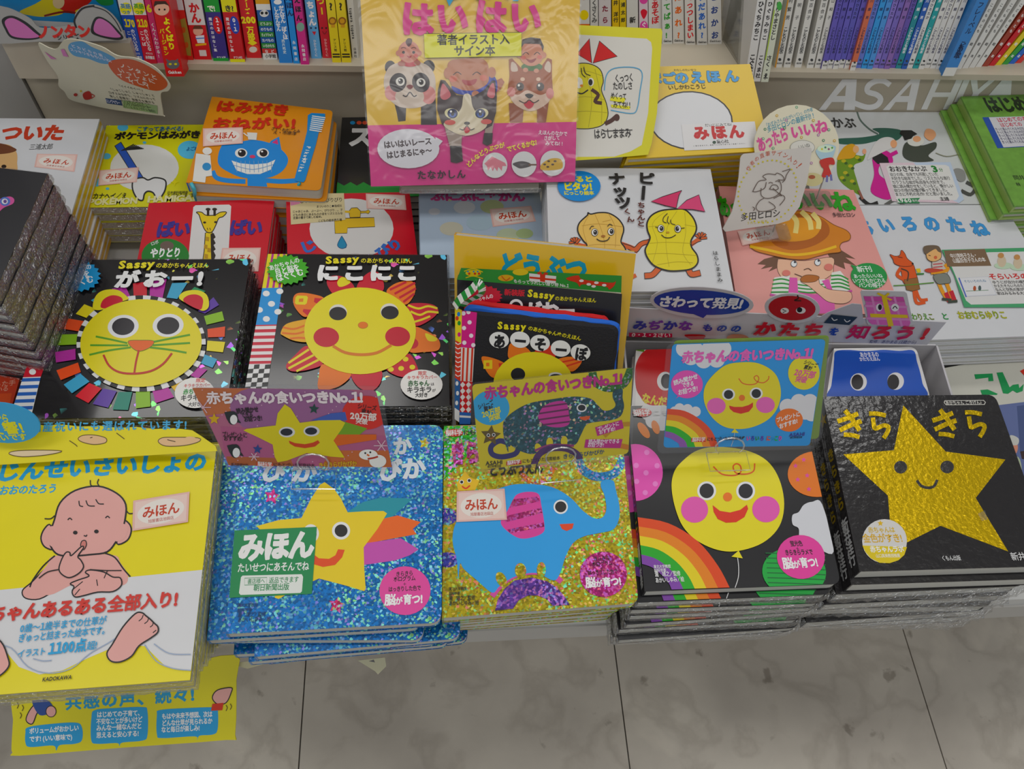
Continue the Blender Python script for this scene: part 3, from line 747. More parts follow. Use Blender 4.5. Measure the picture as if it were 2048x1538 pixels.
# ================================================================== second row
BKS = holo('#1a181a', .90, 210, .85, None, True)
HL = .12
SB = ink('#191719', .25, .5)
gb, a = book('picture_book', 'black picture book with a yellow lion face, patterned strip down its left edge', (124, 520, 501, 518, 449, 833, 19, 838), .76, .010, BKS, kind='hard', rnd=0, spinemat='#1a181a', wrap=True, pg_in=.002)
a.F(0, 330, .3446)
def sassy_strip(a, q, bands, edge):
    """four patterned blocks between left edge and crease; q = list of (xl, xr, y)"""
    pass
a.part('spine_pattern')
a.P('#7a3f8f', (360, 553, 470, 550, 398, 758, 285, 762)).P('#e0c922', (362, 575, 400, 570, 392, 592, 370, 600)).E('#e0c922', 350, 640, 22, 10).E('#e0c922', 320, 700, 15, 18, 20).E('#e0c922', 350, 745, 20, 12)
a.P('#1b1a1c', (285, 762, 398, 758, 322, 995, 205, 1000))
for i in range(4):
    f0 = .10 + i * .24; f1 = f0 + .11
    X = lambda f, y: (285 + 113 * f, 762 - 4 * f) if y == 0 else (205 + 117 * f, 1000 - 5 * f)
    a.P('#dedede', (*X(f0, 0), *X(f1, 0), *X(f1, 1), *X(f0, 1)))
a.P('#c22238', (205, 1000, 322, 995, 238, 1230, 120, 1235))
for x, y in ((222, 1036), (300, 1022), (238, 1104), (165, 1140), (262, 1150), (190, 1202)): a.E('#e8e8e8', x, y, 20, 17)
a.P('#e2e2e4', (120, 1235, 238, 1230, 178, 1478, 55, 1480))
for i in range(6):
    y0 = 1240 + i * 41; X = lambda y: 120 - (y - 1235) * .265; 
    a.P('#2f5fae', (X(y0), y0, X(y0) + 118, y0 - 4, X(y0 + 20) + 119, y0 + 16, X(y0 + 20), y0 + 20))
a.part('cover_illustration')
import math as _m
LC = (825, 1042)
def pt(ang, r, rx=355, ry=270): return LC[0] + r * rx * _m.cos(ang), LC[1] + r * ry * _m.sin(ang) * (1.02 if _m.sin(ang) > 0 else 1)
strips = [(650, 720, 730, 708, 770, 792, 700, 800, '#b03a9a'), (773, 690, 855, 680, 853, 775, 778, 780, '#c22238'), (872, 665, 968, 665, 945, 775, 870, 768, '#b03a9a'), (1000, 688, 1090, 685, 1030, 780, 968, 772, '#4aa0c4'), (1130, 710, 1195, 735, 1140, 765, 1090, 750, '#1d8a5a'), (1240, 770, 1272, 815, 1190, 865, 1150, 850, '#5a3a9a'), (1290, 852, 1303, 905, 1200, 930, 1185, 880, '#8ab52a'), (1308, 940, 1305, 1000, 1208, 1003, 1205, 955, '#d9552a'),
 (1308, 1030, 1295, 1090, 1200, 1080, 1205, 1022, '#dfd025'), (1262, 1130, 1235, 1180, 1145, 1145, 1170, 1095, '#4a9fc4'), (1205, 1190, 1150, 1245, 1070, 1205, 1110, 1170, '#b03a9a'), (1090, 1250, 1020, 1320, 975, 1265, 1040, 1230, '#e0b81c'), (885, 1310, 970, 1280, 1012, 1350, 905, 1385, '#b03a9a'), (790, 1318, 872, 1310, 875, 1405, 790, 1415, '#8ab52a'), (690, 1320, 770, 1320, 745, 1425, 655, 1422, '#14806e'),
 (600, 1300, 680, 1315, 630, 1412, 540, 1390, '#5a3a9a'), (520, 1268, 592, 1300, 515, 1385, 440, 1345, '#d0303a'), (470, 1215, 522, 1260, 420, 1328, 372, 1278, '#4a9fc4'), (455, 1150, 472, 1205, 355, 1252, 330, 1195, '#d9552a'), (440, 1070, 442, 1132, 328, 1150, 322, 1090, '#b03a9a'), (462, 985, 455, 1045, 332, 1050, 343, 988, '#8ab52a'), (518, 915, 495, 975, 372, 955, 400, 895, '#d9552a'), (575, 845, 540, 905, 442, 868, 492, 812, '#dfd025'), (605, 745, 640, 760, 560, 810, 530, 790, '#4a9fc4')]
for s_ in strips: a.P(s_[8], s_[:8])
NB = 52; rim_o = (375, 278); rim_i = (352, 256)
def el(r, t, dx=-6): return (LC[0] - 2 + r[0] * _m.cos(t), LC[1] + r[1] * _m.sin(t) )
for i in range(NB):
    t0, t1 = 2 * _m.pi * i / NB + .03, 2 * _m.pi * (i + 1) / NB + .03
    a.P('#dedede' if i % 2 else '#1a1a1a', (*el(rim_o, t0), *el(rim_o, (t0 + t1) / 2), *el(rim_o, t1), *el((330, 240), t1), *el((330, 240), t0)))
for q in ((600, 848, 545, 840, 560, 770, 610, 735, 690, 735, 745, 775, 745, 790, 680, 810), (1045, 785, 1070, 745, 1150, 735, 1205, 765, 1215, 830, 1180, 855, 1130, 830)): a.P('#dfd31f', q, 1)
a.P('#c02a3a', (640, 840, 590, 835, 605, 790, 655, 765, 705, 775, 715, 800, 670, 825), 1).P('#c02a3a', (1070, 800, 1090, 768, 1140, 760, 1178, 780, 1180, 820, 1160, 848), 1)
a.E('#ded121', LC[0] - 2, LC[1], 352, 254, -3, 44)
for x in (720, 980): a.E('#e2e2e4', x, 946 + (-6 if x > 800 else 0), 90, 67, -6).E('#201c22', x, 946 + (-4 if x > 800 else 0), 65, 50, -6)
GN = '#5a9a22'
for q in ((565, 1005, 650, 1022, 740, 1042), (533, 1055, 745, 1056), (528, 1110, 640, 1085, 760, 1068), (900, 1035, 1000, 1015, 1103, 995), (895, 1055, 1103, 1042), (880, 1068, 980, 1080, 1083, 1098)): a.L(GN, q, 11)
a.O('#dd6a24', '#4a7a1c', (752, 1030, 820, 1026, 895, 1030, 885, 1060, 840, 1085, 800, 1088, 762, 1060), 3)
a.L('#b5342a', (810, 1088, 795, 1150, 785, 1215), 11).L('#b5342a', (608, 1115, 640, 1175, 700, 1212, 790, 1220, 880, 1205, 950, 1165, 1000, 1105), 12)
a.part('round_label').E('#e4e2de', 1135, 1332, 116, 88)
a.T('限定', 1140, 1270, 1195, 1268, '#c23a3a', 22, .03).T('キラキラカバー', 1070, 1300, 1225, 1294, '#c23a3a', 20, .02).T('赤ちゃん', 1066, 1340, 1190, 1335, '#2a8a3a', 30, .04).T('キラキラ', 1052, 1378, 1190, 1370, BK, 34, .03).T('大好き', 1095, 1410, 1170, 1406, BK, 24, .02)
a.part('cover_lettering')
def burst(a, col, cx, cy, rx, ry, n=20, k=.86, rot=0):
    p = []
    for i in range(2 * n):
        t = _m.pi * i / n + rot; q = 1 if i % 2 else k
        p += [cx + rx * q * _m.cos(t), cy + ry * q * _m.sin(t)]
    a.P(col, p)
burst(a, '#2a94cc', 460, 655, 134, 94)
a.T('あかちゃんの', 355, 665, 540, 610, '#eee', 30, .02).T('目と脳を', 380, 695, 530, 655, '#eee', 40, .03).T('はぐくむ', 385, 732, 552, 685, '#eee', 40, .03)
a.T('Sassy', 690, 612, 905, 604, '#e4d82a', 52, .045).T('のあかちゃんえほん', 908, 606, 1215, 606, '#e4d82a', 28, .02)
a.T('がおー!', 655, 715, 1225, 705, '#e6e6e6', 88, .06)
a.done()
def crease(a, pts): pass
st = stack(gb, 7, .010, 'black lion-face picture book', 'black lion-face picture books', jit=.001, rot=.004, seed=31)

nb, a = book('picture_book', 'black picture book with a smiling yellow sun and red orange petals', (536, 508, 894, 510, 899, 812, 484, 813), .76, .010, BKS, kind='hard', spinemat='#1a181a', wrap=True, pg_in=.002)
a.F(480, 370, .3186).part('spine_pattern')
XL = lambda y: 175 - (y - 432) * .170; XR = lambda y: 297 - (y - 428) * .148
def band(col, y0, y1, f0=0, f1=1):
    w0, w1 = XR(y0) - XL(y0), XR(y1) - XL(y1)
    a.P(col, (XL(y0) + w0 * f0, y0, XL(y0) + w0 * f1, y0 - 3, XL(y1) + w1 * f1, y1 - 3, XL(y1) + w1 * f0, y1))
band('#e3d51f', 432, 648)
for i in range(3): band('#b03a8a', 432, 648, .2 + i * .3, .32 + i * .3)
band('#2a8fd0', 648, 880)
for x, y in ((165, 682), (250, 668), (198, 747), (122, 785), (238, 797), (166, 842)): a.E('#e6e6e6', x, y, 22, 18)
band('#c22a40', 880, 1126)
for i in range(6): band('#e4dfdf', 888 + i * 40, 908 + i * 40)
band('#e2e2e2', 1126, 1380)
for j in range(9):
    for i in range(4):
        if (i + j) % 2: band('#1a1a1a', 1130 + j * 28, 1158 + j * 28, i / 4, (i + 1) / 4)
a.part('cover_illustration')
R_, O_ = '#c0213a', '#e07a24'
def petal(col, q): a.P(col, q, 1)
petal(R_, (600, 700, 552, 640, 550, 590, 600, 572, 670, 590, 720, 650, 680, 700)); a.P('#e0d224', (612, 610, 640, 582, 680, 595, 692, 618, 650, 640, 620, 640), 1)
petal(R_, (735, 660, 765, 590, 830, 545, 885, 570, 902, 660, 830, 700)); 
petal(O_, (920, 670, 980, 620, 1070, 606, 1102, 640, 1090, 700, 1040, 755, 960, 720))
for q in ((945, 660, 1040, 615), (975, 685, 1095, 620), (1005, 710, 1100, 655), (1030, 735, 1090, 690)): a.L(R_, q, 14)
petal(R_, (1050, 760, 1120, 745, 1210, 755, 1245, 790, 1210, 840, 1110, 890, 1060, 840))
for q in ((1060, 760, 1120, 780, 1180, 765, 1235, 778), (1075, 800, 1130, 820, 1180, 800, 1242, 805), (1090, 865, 1140, 850, 1190, 830)): a.L('#e0d224', q, 13)
petal(O_, (1080, 900, 1180, 925, 1250, 980, 1245, 1040, 1160, 1052, 1060, 1045)); a.P('#e0d224', (1165, 935, 1235, 965, 1225, 985, 1180, 980), 1); a.E(R_, 1085, 1000, 35, 32)
petal(R_, (920, 1150, 1030, 1070, 1080, 1080, 1120, 1180, 1060, 1210, 980, 1200))
for x, y in ((1040, 1098), (1012, 1156), (1082, 1148), (948, 1162)): a.E('#e0d224', x, y, 18, 15)
petal(R_, (700, 1190, 800, 1170, 888, 1170, 880, 1250, 820, 1300, 740, 1270)); petal(O_, (520, 1130, 620, 1160, 700, 1195, 620, 1270, 500, 1290, 495, 1210))
petal(R_, (290, 1140, 350, 1070, 420, 1015, 480, 1080, 520, 1130, 430, 1165, 330, 1175))
for q in ((310, 1120, 430, 1040), (310, 1155, 460, 1075), (360, 1172, 490, 1105)): a.L('#e0d224', q, 14)
petal('#dfa824', (258, 930, 290, 880, 380, 855, 430, 860, 440, 980, 350, 985, 270, 950))
for q in ((275, 900, 340, 910, 415, 885), (270, 935, 350, 940, 410, 925), (320, 970, 370, 965, 415, 968)): a.L('#d97324', q, 12)
petal(O_, (335, 720, 365, 685, 450, 690, 530, 720, 480, 790, 410, 835, 350, 780))
a.P('#e0d224', (350, 712, 362, 700, 420, 702, 428, 712, 420, 750, 408, 758, 356, 756, 346, 748)).P('#d8832a', (372, 720, 400, 718, 398, 740, 370, 740)).P(R_, (470, 715, 520, 720, 490, 755, 465, 740)).P(R_, (400, 785, 450, 790, 430, 830, 395, 800))
a.E('#e1d41f', 755, 922, 350, 272, 0, 48)
for x, y in ((615, 806), (940, 800)): a.E('#dcd8d0', x + (2 if x < 700 else -2), y, 56, 50).E(BK, x + (1 if x < 700 else 2), y + 8, 55, 42)
a.E('#b07a18', 773, 887, 32, 22).E('#dd7a28', 773, 886, 29, 20)
a.L('#d07a20', (590, 1020, 660, 1058, 760, 1072, 860, 1060, 945, 1015), 18)
a.E('#bb1f38', 543, 962, 80, 62).E('#bb1f38', 990, 958, 78, 61)
a.part('round_label').E('#e6e4e0', 1140, 1260, 132, 94)
a.T('限定', 1118, 1200, 1172, 1198, '#c23a3a', 24, .03).T('キラキラカバー', 1048, 1226, 1240, 1222, '#c23a3a', 22, .02).T('赤ちゃん', 1055, 1270, 1190, 1266, '#1e5a2a', 36, .04).T('は', 1192, 1266, 1225, 1264, BK, 18, .02).T('キラキラ', 1048, 1310, 1205, 1306, BK, 36, .03).T('が', 1206, 1306, 1230, 1304, BK, 18, .02).T('大好き', 1100, 1338, 1180, 1336, BK, 26, .03)
a.part('cover_lettering')
burst(a, '#4aa52c', 302, 540, 134, 96)
a.T('あかちゃんの', 190, 545, 380, 490, '#eee', 32, .02).T('目と脳を', 228, 578, 380, 540, '#eee', 42, .03).T('はぐくむ', 235, 615, 405, 568, '#eee', 42, .03)
a.T('Sassy', 537, 502, 755, 492, '#e4d82a', 52, .045).T('のあかちゃんえほん', 758, 496, 1080, 498, '#e4d82a', 30, .02)
a.T('にこにこ', 465, 600, 1130, 600, '#e8e8e8', 92, .07)
a.done()
stack(nb, 7, .010, 'black sun-face picture book', 'black sun-face picture books', jit=.001, rot=.004, seed=33)

# ---- leaning group: yellow board book, boxed book, cloth book -------------
def lean(name, label, c, zt, zb, th, cover, **k): return book(name, label, c, zt, th, cover, zb=zb, **k)
yb, a = lean('board_book', 'yellow film-wrapped board book standing behind the black cloth books, blue title', (908, 470, 1272, 508, 1232, 850, 912, 850), .85, .70, .012, '#e0b63c', rnd=0)
a.F(880, 360, .3251).part('cover_lettering').T('どうぶつ', 360, 590, 900, 622, '#2a98b8', 150, .055)
a.part('shrink_wrap').P(film(.035, .15, .5, 25), (70, 330, 1215, 440, 1120, 1400, 70, 1500)); a.clipq = None
a.done()
a.h += .001
gx, a = lean('boxed_book', 'black boxed cloth book with a green picture band along its top', (914, 557, 1244, 588, 1228, 850, 916, 850), .835, .715, .012, '#17151a', rnd=0)
a.F(880, 360, .3251).part('green_band').P('#2f7a34', (105, 608, 1118, 690, 1118, 650, 108, 570))
a.flush()
# the box's top face, rising behind the front
tl, tr = atz(914, 557, .8352), atz(1244, 588, .8352)
up = a.pl.n * -1
bt = plane3(atz(914, 557, .8354), atz(1244, 588, .8354), atz(920, 536, .845))
b2 = Art(bt, gx, 2e-4); b2.name = 'green_top_face'; b2.F(880, 360, .3251)
b2.P('#3a8a3c', (104, 612, 1115, 692, 1118, 588, 130, 540))
for x, y, c_ in ((205, 572, '#d8c024'), (495, 566, '#dcc02a'), (405, 602, '#d8a524')): b2.E(c_, x, y, 48, 20)
b2.L('#d8c024', (150, 560, 205, 545, 262, 565), 6).L('#d8c024', (160, 600, 205, 590, 262, 605), 6)
for x in (180, 215, 240): b2.E('#c8402c', x, 575, 7).E('#2a7fc0', x - 8, 562, 5)
b2.P('#dedad6', (548, 572, 715, 590, 712, 635, 550, 620)).P('#c8402c', (550, 592, 714, 608, 713, 620, 550, 604)).P('#c8402c', (615, 575, 648, 580, 646, 626, 616, 622)).E('#c8402c', 612, 572, 14, 8).E('#c8402c', 650, 575, 14, 8)
b2.P('#c8402c', (780, 600, 850, 585, 880, 610, 1050, 630, 1080, 620, 1070, 650, 1040, 672, 1020, 655, 880, 640, 860, 655, 840, 630, 790, 615), 1)
for x, y in ((870, 618), (915, 640), (962, 630), (1010, 645), (945, 652)): b2.E('#e4dcd8', x, y, 14, 8)
b2.L('#c8402c', (380, 590, 405, 615, 430, 600), 4).T('もらってうれしい贈り物 No.1', 452, 628, 792, 658, '#e8e8e0', 22, .02).done()
a.part('cover_lettering').T('新装版', 395, 705, 520, 712, '#c8303a', 36, .04).T('Sassy', 535, 715, 705, 735, '#e4d82a', 52, .045).T('のあかちゃんえほん', 706, 738, 960, 752, '#e4d82a', 26, .02)
burst(a, '#c22a3c', 262, 715, 125, 70); a.T('あかちゃんの', 190, 755, 330, 722, '#eee', 26, .02)
a.E('#e6e6e6', 468, 772, 42, 40).E('#17151a', 468, 778, 30, 30).T('がおー', 520, 850, 830, 850, '#e4e4e4', 100, .06)
a.done()
fx, a = lean('boxed_book', 'plain black inner cover between the boxed book and the cloth book', (935, 600, 1218, 640, 1205, 850, 930, 850), .82, .725, .003, '#141317', kind='soft')
a.F(880, 360, .3251).part('cover_lettering').E('#e6e6e6', 468, 770, 42, 36).E('#141317', 468, 776, 30, 26).E('#e6e6e6', 587, 800, 44, 42).T('ー', 760, 850, 830, 850, '#eee', 60, .06).done()
# cloth book
cb = empty('cloth_book', atz(1070, 850, .745), 'soft cloth book with a blue and red padded rim and a green striped ribbon', 'book')
def pad(name, c, zt, zb, th, m, off):
    pl, q = quad(c, zt, zb); n = pl.n; tl, tr, br, bl = [p - n * off for p in q]
    e = []
    for p, r in zip((bl, br, tr, tl), (.004,) * 4): e.append(p)
    mb = MB(); out = rounded(e, [.008] * 4); cen = sum(out, Vector()) / len(out)
    K = len(out); prof = ((0, .0035), (.25, .001), (.5, 0), (.75, .001), (1, .0035)); vs = []
    wob = lambda i, t: noise.noise(Vector((i * .8, t * 3, off * 100))) * .0012
    dense = []
    for i in range(K):
        p0, p1 = out[i], out[(i + 1) % K]; k = max(1, int((p1 - p0).length / .008)); dense += [p0 + (p1 - p0) * j / k for j in range(k)]
    K = len(dense)
    for t, g in prof:
        for i, p in enumerate(dense): vs.append(p + (cen - p).normalized() * (g + wob(i, t)) - n * th * t)
    fs = [tuple(range(K))] + [(r * K + i, (r + 1) * K + i, (r + 1) * K + (i + 1) % K, r * K + (i + 1) % K) for r in range(len(prof) - 1) for i in range(K)] + [tuple(range(len(vs) - 1, len(vs) - K - 1, -1))]
    mb.add(vs, fs, m); mb.build(name, cb); return pl
CLB = ink('#1b1a1e', .85, 0, .4, 700)
C4 = (924, 621, 1240, 653, 1218, 852, 919, 848)
pl = pad('front_page', C4, .830, .745, .006, CLB, 0)
pad('blue_page', (926, 613, 1244, 648, 1222, 850, 923, 848), .8315, .746, .006, ink('#2d66c8', .8), .0065)
pad('red_page', (926, 606, 1224, 640, 1216, 850, 923, 848), .833, .747, .006, ink('#c42a2e', .8), .013)
for o_ in cb.children:
    o_['label'] = {'f': 'black cloth page', 'b': 'blue cloth page', 'r': 'red cloth page'}[o_.name[0]]
a = Art(pl, cb, 3e-4, [(924, 621), (1240, 653), (1218, 852), (919, 848)]); a.r = .85; a.name = 'spine_pattern'; a.F(880, 360, .3251)
a.P('#c9307e', (135, 800, 228, 815, 212, 1035, 130, 1028))
for x, y in ((175, 812), (145, 820), (182, 875), (148, 910), (192, 957), (150, 1000), (205, 1015)): a.E('#e8dce2', x, y, 13, 13)
a.P('#dfdad6', (130, 1028, 212, 1035, 200, 1240, 122, 1235))
for i in range(3): a.P('#c8402c', (140 + i * 27, 1030, 152 + i * 27, 1032, 144 + i * 26, 1238, 132 + i * 26, 1236))
a.P('#c22a2e', (122, 1235, 200, 1240, 190, 1430, 118, 1425))
for j in range(5):
    for i in range(2): a.P('#e4dedc', (140 + i * 36, 1240 + j * 38, 156 + i * 36, 1258 + j * 38, 138 + i * 36, 1278 + j * 38, 124 + i * 36, 1258 + j * 38))
a.P('#2d5fa8', (118, 1425, 190, 1430, 188, 1500, 116, 1500)).P('#e0e0e0', (118, 1445, 190, 1450, 190, 1462, 117, 1458))
a.part('cover_illustration')
a.P('#dd7a28', (255, 1095, 290, 1085, 380, 1115, 420, 1160, 340, 1215, 290, 1180), 1).P('#e0c624', (268, 1108, 322, 1105, 322, 1160, 268, 1160)).P('#d97324', (284, 1122, 304, 1122, 304, 1144, 284, 1144)).P('#c83a2a', (360, 1125, 400, 1125, 395, 1160, 365, 1150))
a.P('#dd7a28', (430, 1100, 420, 1040, 440, 1000, 500, 1010, 560, 1060, 540, 1110), 1).P('#c8402c', (580, 1070, 600, 1030, 650, 1000, 700, 1040, 705, 1090, 620, 1110), 1).P('#dd7a28', (720, 1110, 790, 1085, 870, 1100, 850, 1150, 800, 1175), 1)
for q in ((740, 1120, 850, 1098), (770, 1145, 865, 1115)): a.L('#c8402c', q, 10)
a.E('#ddcf1e', 575, 1260, 248, 205).E('#1b1a1e', 480, 1193, 44, 40).E('#dedede', 710, 1200, 42, 20).E('#1b1a1e', 712, 1212, 38, 22)
a.part('cover_lettering').T('Sassy', 350, 912, 535, 922, '#e0d42a', 52, .045).T('のあかちゃんぬのえほん', 540, 918, 865, 985, '#e0d42a', 26, .02)
for ch, x, y in (('あ', 364, 982), ('ー', 492, 980), ('そ', 615, 1000), ('ー', 742, 1034), ('ぼ', 864, 1058)): a.E('#e4e4e2', x, y, 61, 50, 8).T(ch, x - 36, y + 38, x + 36, y + 44, '#1b1a1e', 74, .055)
a.done()
# left side of the cloth book: patterned pages edge
sa = Art(pl, cb, 2e-4); sa.r = .85; sa.name = 'cloth_spine'; sa.F(880, 360, .3251)
sa.P('#e0cf24', (92, 780, 135, 800, 132, 1005, 95, 985)).P('#c8402c', (95, 985, 132, 1005, 125, 1240, 92, 1215)).P('#2d5f98', (92, 1215, 125, 1240, 120, 1420, 90, 1400)).P('#ddd', (90, 1400, 120, 1420, 118, 1490, 90, 1470))
for x, y, c_ in ((115, 825, '#2a7fc0'), (118, 880, '#2f8a34'), (118, 950, '#c8307e'), (105, 850, '#c8402c')): sa.E(c_, x, y, 10, 14)
for y in range(1000, 1210, 28): sa.L('#e4dcd8', (96, y, 110, y + 10, 126, y + 4), 6)
for x, y in ((105, 1250), (108, 1310), (103, 1370)): sa.E('#e4e4e4', x, y, 9, 14)
sa.done()
# ribbon loop
rb = MB(); rp = [(92, 775), (120, 730), (165, 690), (205, 655), (235, 622), (262, 655), (255, 690), (215, 715), (170, 740), (140, 770)]
F3 = lambda x, y: (880 + x * .3251, 360 + y * .3251)
P3 = smooth(rp, False, 4); Lr = len(P3)
pts = []
for i, (x, y) in enumerate(P3):
    q = pl.at(*F3(x, y)) + pl.n * (.004 + .004 * _m.sin(_m.pi * i / Lr)); pts.append(q)
for i in range(Lr - 1):
    d = (pts[i + 1] - pts[i]).normalized(); w_ = (d.cross(pl.n) * .35 + pl.n * .65).normalized() * .006
    rb.add([pts[i] - w_, pts[i + 1] - w_, pts[i + 1] + w_, pts[i] + w_], [(0, 1, 2, 3)], ink('#e2e2de' if i % 4 < 2 else '#2a8a3c', .8))
rb.build('ribbon_loop', cb)

# ================================================================== promotional cards standing on the front row
def popcard(name, label, outer, inner, zt, zb, cat='promotional card', clipx=None, sheet='#cccccc', sleeve=True):
    pl, q = quad(outer, zt, zb); n = pl.n; tl, tr, br, bl = q
    root = empty(name, (bl + br) / 2, label, cat)
    out = rounded([bl, br, tr, tl], [.007] * 4)
    if sleeve:
        mb = MB(); mb.prism(out, n, -.0012, 0, film(.05, .08, .15, 30, (.97, .97, .98))); mb.build('clear_sleeve', root)
        iq = [pl.at(inner[i], inner[i + 1]) for i in (0, 2, 4, 6)]
        ip = rounded([iq[3], iq[2], iq[1], iq[0]], [.004] * 4)
        mb = MB(); mb.prism(ip, n, -.0009, -.0005, ink(sheet, .4)); mb.build('printed_sheet', root)
        # art goes under the clear face
        a = Art(pl, root, -.0004, [(inner[i], inner[i + 1]) for i in (0, 2, 4, 6)])
    else:
        mb = MB(); mb.prism(out, n, -.0012, 0, ink(sheet, .45)); mb.build('card_board', root)
        a = Art(pl, root, 6e-5, [(outer[i], outer[i + 1]) for i in (0, 2, 4, 6)])
    if clipx:
        cm = film(.3, .08, .1, 30, (.92, .94, .95)); c0 = pl.at(*clipx)
        ring = MB(); ex = (br - bl).normalized(); ey = n.cross(ex); ctr = c0 + n * .003 + ey * .004
        ring.tube([ctr + ex * .013 * _m.cos(t) + ey * .009 * _m.sin(t) for t in [_m.pi * (k / 10 * 1.5 - .25) for k in range(11)]], .0009, film(.4, .1, .1, 30)); ring.build('clip_ring', root, True)
        bx = MB(); g0 = c0 - ey * .004 + n * .002
        yv = Vector((0, -1, 0)); zv = Vector((0, 0, 1))
        f0 = c0 - ey * .008; 
        q4 = [f0 + ex * sx_ + yv * sy_ + zv * .0012 for sx_, sy_ in ((-.018, -.004), (-.018, .014), (.018, .014), (.018, -.004), (-.018, -.004))]
        bx.tube(q4, .0006, film(.45, .12, .1, 30), 6); bx.build('clip_base', root)
    return root, a
EPS = 8e-6
# pink card
pc, a = popcard('promotional_card', 'pink laminated card with a yellow star, clipped over the blue star book', (378, 768, 762, 773, 791, 940, 449, 938), (384, 776, 752, 781, 784, 935, 457, 931), .836, .772, clipx=(628, 932), sheet='#a8607c')
a.F(380, 740, .403); a.name = 'card_illustration'; a.r = .4
a.P('#b5683f', (-10, 80, 420, 90, 300, 200, 60, 230)).P('#8f5a86', (300, 90, 760, 90, 900, 220, 700, 330, 350, 330, 200, 200), 1).P('#a5547a', (150, 280, 500, 300, 1000, 330, 1020, 500, 180, 490)).P('#a65a30', (180, 430, 500, 440, 520, 500, 190, 490)).P('#b8622c', (700, 400, 1010, 400, 1010, 500, 640, 500))
for i in range(46): a.E('#c9a0b4', 60 + (i * 137) % 900, 100 + (i * 89) % 380, 3)
a.E('#c03a34', 872, 212, 116, 84)
a.P('#3f57a0', (600, 250, 700, 215, 770, 208, 780, 250)).P('#6f9434', (700, 265, 760, 255, 880, 290, 830, 330, 720, 330)).P('#c4622e', (690, 320, 925, 320, 925, 345, 710, 380))
a.P('#c9bc22', (470, 170, 500, 190, 545, 262, 640, 250, 745, 248, 770, 262, 755, 290, 712, 350, 745, 400, 768, 435, 700, 430, 580, 412, 480, 450, 435, 458, 420, 430, 410, 370, 340, 335, 265, 300, 280, 292, 425, 275, 435, 215))
for x, y in ((481, 308), (603, 303)): a.E('#c8c8c8', x, y, 40, 26).E('#1f222c', x - 2, y, 30, 18)
a.P('#b8452c', (490, 350, 520, 362, 570, 368, 610, 360, 635, 348, 645, 360, 620, 380, 570, 388, 520, 380, 495, 365))
a.star('#c4a026', 120, 243, 30).star('#1f3f3a', 615, 193, 27, .45, 5).star('#2a3f7c', 335, 393, 25, .45, 5)
for x, y in ((212, 238), (225, 402)): a.P('#20262a', (x - 42, y - 28, x - 10, y - 34, x + 20, y - 5, x + 42, y + 26, x + 15, y + 20, x, y - 5, x - 20, y + 20, x - 30, y + 5)).E('#20262a', x, y, 26, 34).E('#d8d8d8', x + 5, y + 8, 18, 24)
a.E('#dcdcd8', 885, 420, 46, 26).E('#dcdcd8', 932, 452, 42, 32).E('#222', 870, 412, 5).E('#222', 895, 408, 5).L('#a0392c', (885, 440, 910, 436, 930, 430), 9).L('#c0622a', (880, 420, 888, 424), 8)
for x, y, r_ in ((65, 185, 38), (950, 375, 36), (318, 430, 24)):
    for t in range(3): a.L('#c4a8b4', (x - r_ * _m.cos(t * 1.05), y - r_ * .8 * _m.sin(t * 1.05), x + r_ * _m.cos(t * 1.05), y + r_ * .8 * _m.sin(t * 1.05)), 5, 0)
a.part('card_lettering')
a.T('赤ちゃんの食いつきNo.1!', 85, 162, 880, 158, '#d8cdd0', 56, .055)
a.T('読み聞かせ', 232, 215, 342, 205, BK, 26, .03).T('できる', 255, 235, 315, 230, BK, 24, .02).T('お話つき!', 270, 255, 366, 248, BK, 26, .03).T('プレゼントに', 160, 328, 285, 334, BK, 24, .02).T('おすすめ!', 168, 348, 268, 352, BK, 24, .02)
a.T('シリーズ', 830, 188, 925, 200, '#2a1a1c', 24, .02).T('累計', 848, 215, 902, 222, '#2a1a1c', 24, .02).T('20万部', 795, 240, 925, 250, '#d8cdc8', 36, .04).T('突破', 822, 262, 882, 268, '#d8cdc8', 28, .03)
a.P('#b8452c', (330, 458, 412, 462, 412, 480, 330, 476)).T('脳科学', 336, 474, 408, 478, '#ddd', 22, .02).T('にもとづいた知育絵本', 415, 478, 620, 484, '#3a2a30', 20, .01).T('きらきらぴかぴか', 640, 484, 830, 474, '#c0a030', 26, .03).T('朝日新聞出版', 205, 476, 290, 480, '#3a2a30', 16, .01)
a.done()
# green/yellow elephant card
ec, a = popcard('promotional_card', 'yellow laminated card with a dark teal elephant, clipped over the gold elephant book', (935, 767, 1275, 734, 1263, 917, 952, 947), (944, 770, 1266, 736, 1257, 908, 960, 940), .843, .772, clipx=(1120, 918), sheet='#c9b91a')
a.F(860, 720, .3771); a.name = 'card_illustration'
a.L(holo('#35702c', .75, 560, .6), (860, 60, 880, 120, 950, 150, 1030, 125, 1070, 40), 44)
TE = holo('#24505a', .8, 560, .6)
a.E('#3d9bc9', 322, 255, 100, 92)
a.L('#2d2a60', (420, 445, 370, 430, 325, 460, 330, 500, 380, 515, 450, 500, 470, 470), 28)
a.star('#5a4a1c', 322, 402, 56, .5, 6).E('#ddd', 310, 400, 9).E('#222', 310, 400, 6).E('#ddd', 338, 398, 9).E('#222', 338, 398, 6).L('#b0622a', (312, 412, 325, 418, 338, 410), 5)
a.P(TE, (395, 320, 450, 270, 530, 230, 640, 210, 760, 195, 850, 205, 890, 240, 920, 268, 960, 265, 985, 240, 970, 200, 975, 165, 1020, 155, 1022, 200, 1030, 250, 1010, 300, 960, 320, 880, 330, 830, 345, 800, 400, 770, 450, 700, 455, 600, 480, 540, 500, 470, 480, 420, 450, 415, 490, 395, 430, 388, 370), 1)
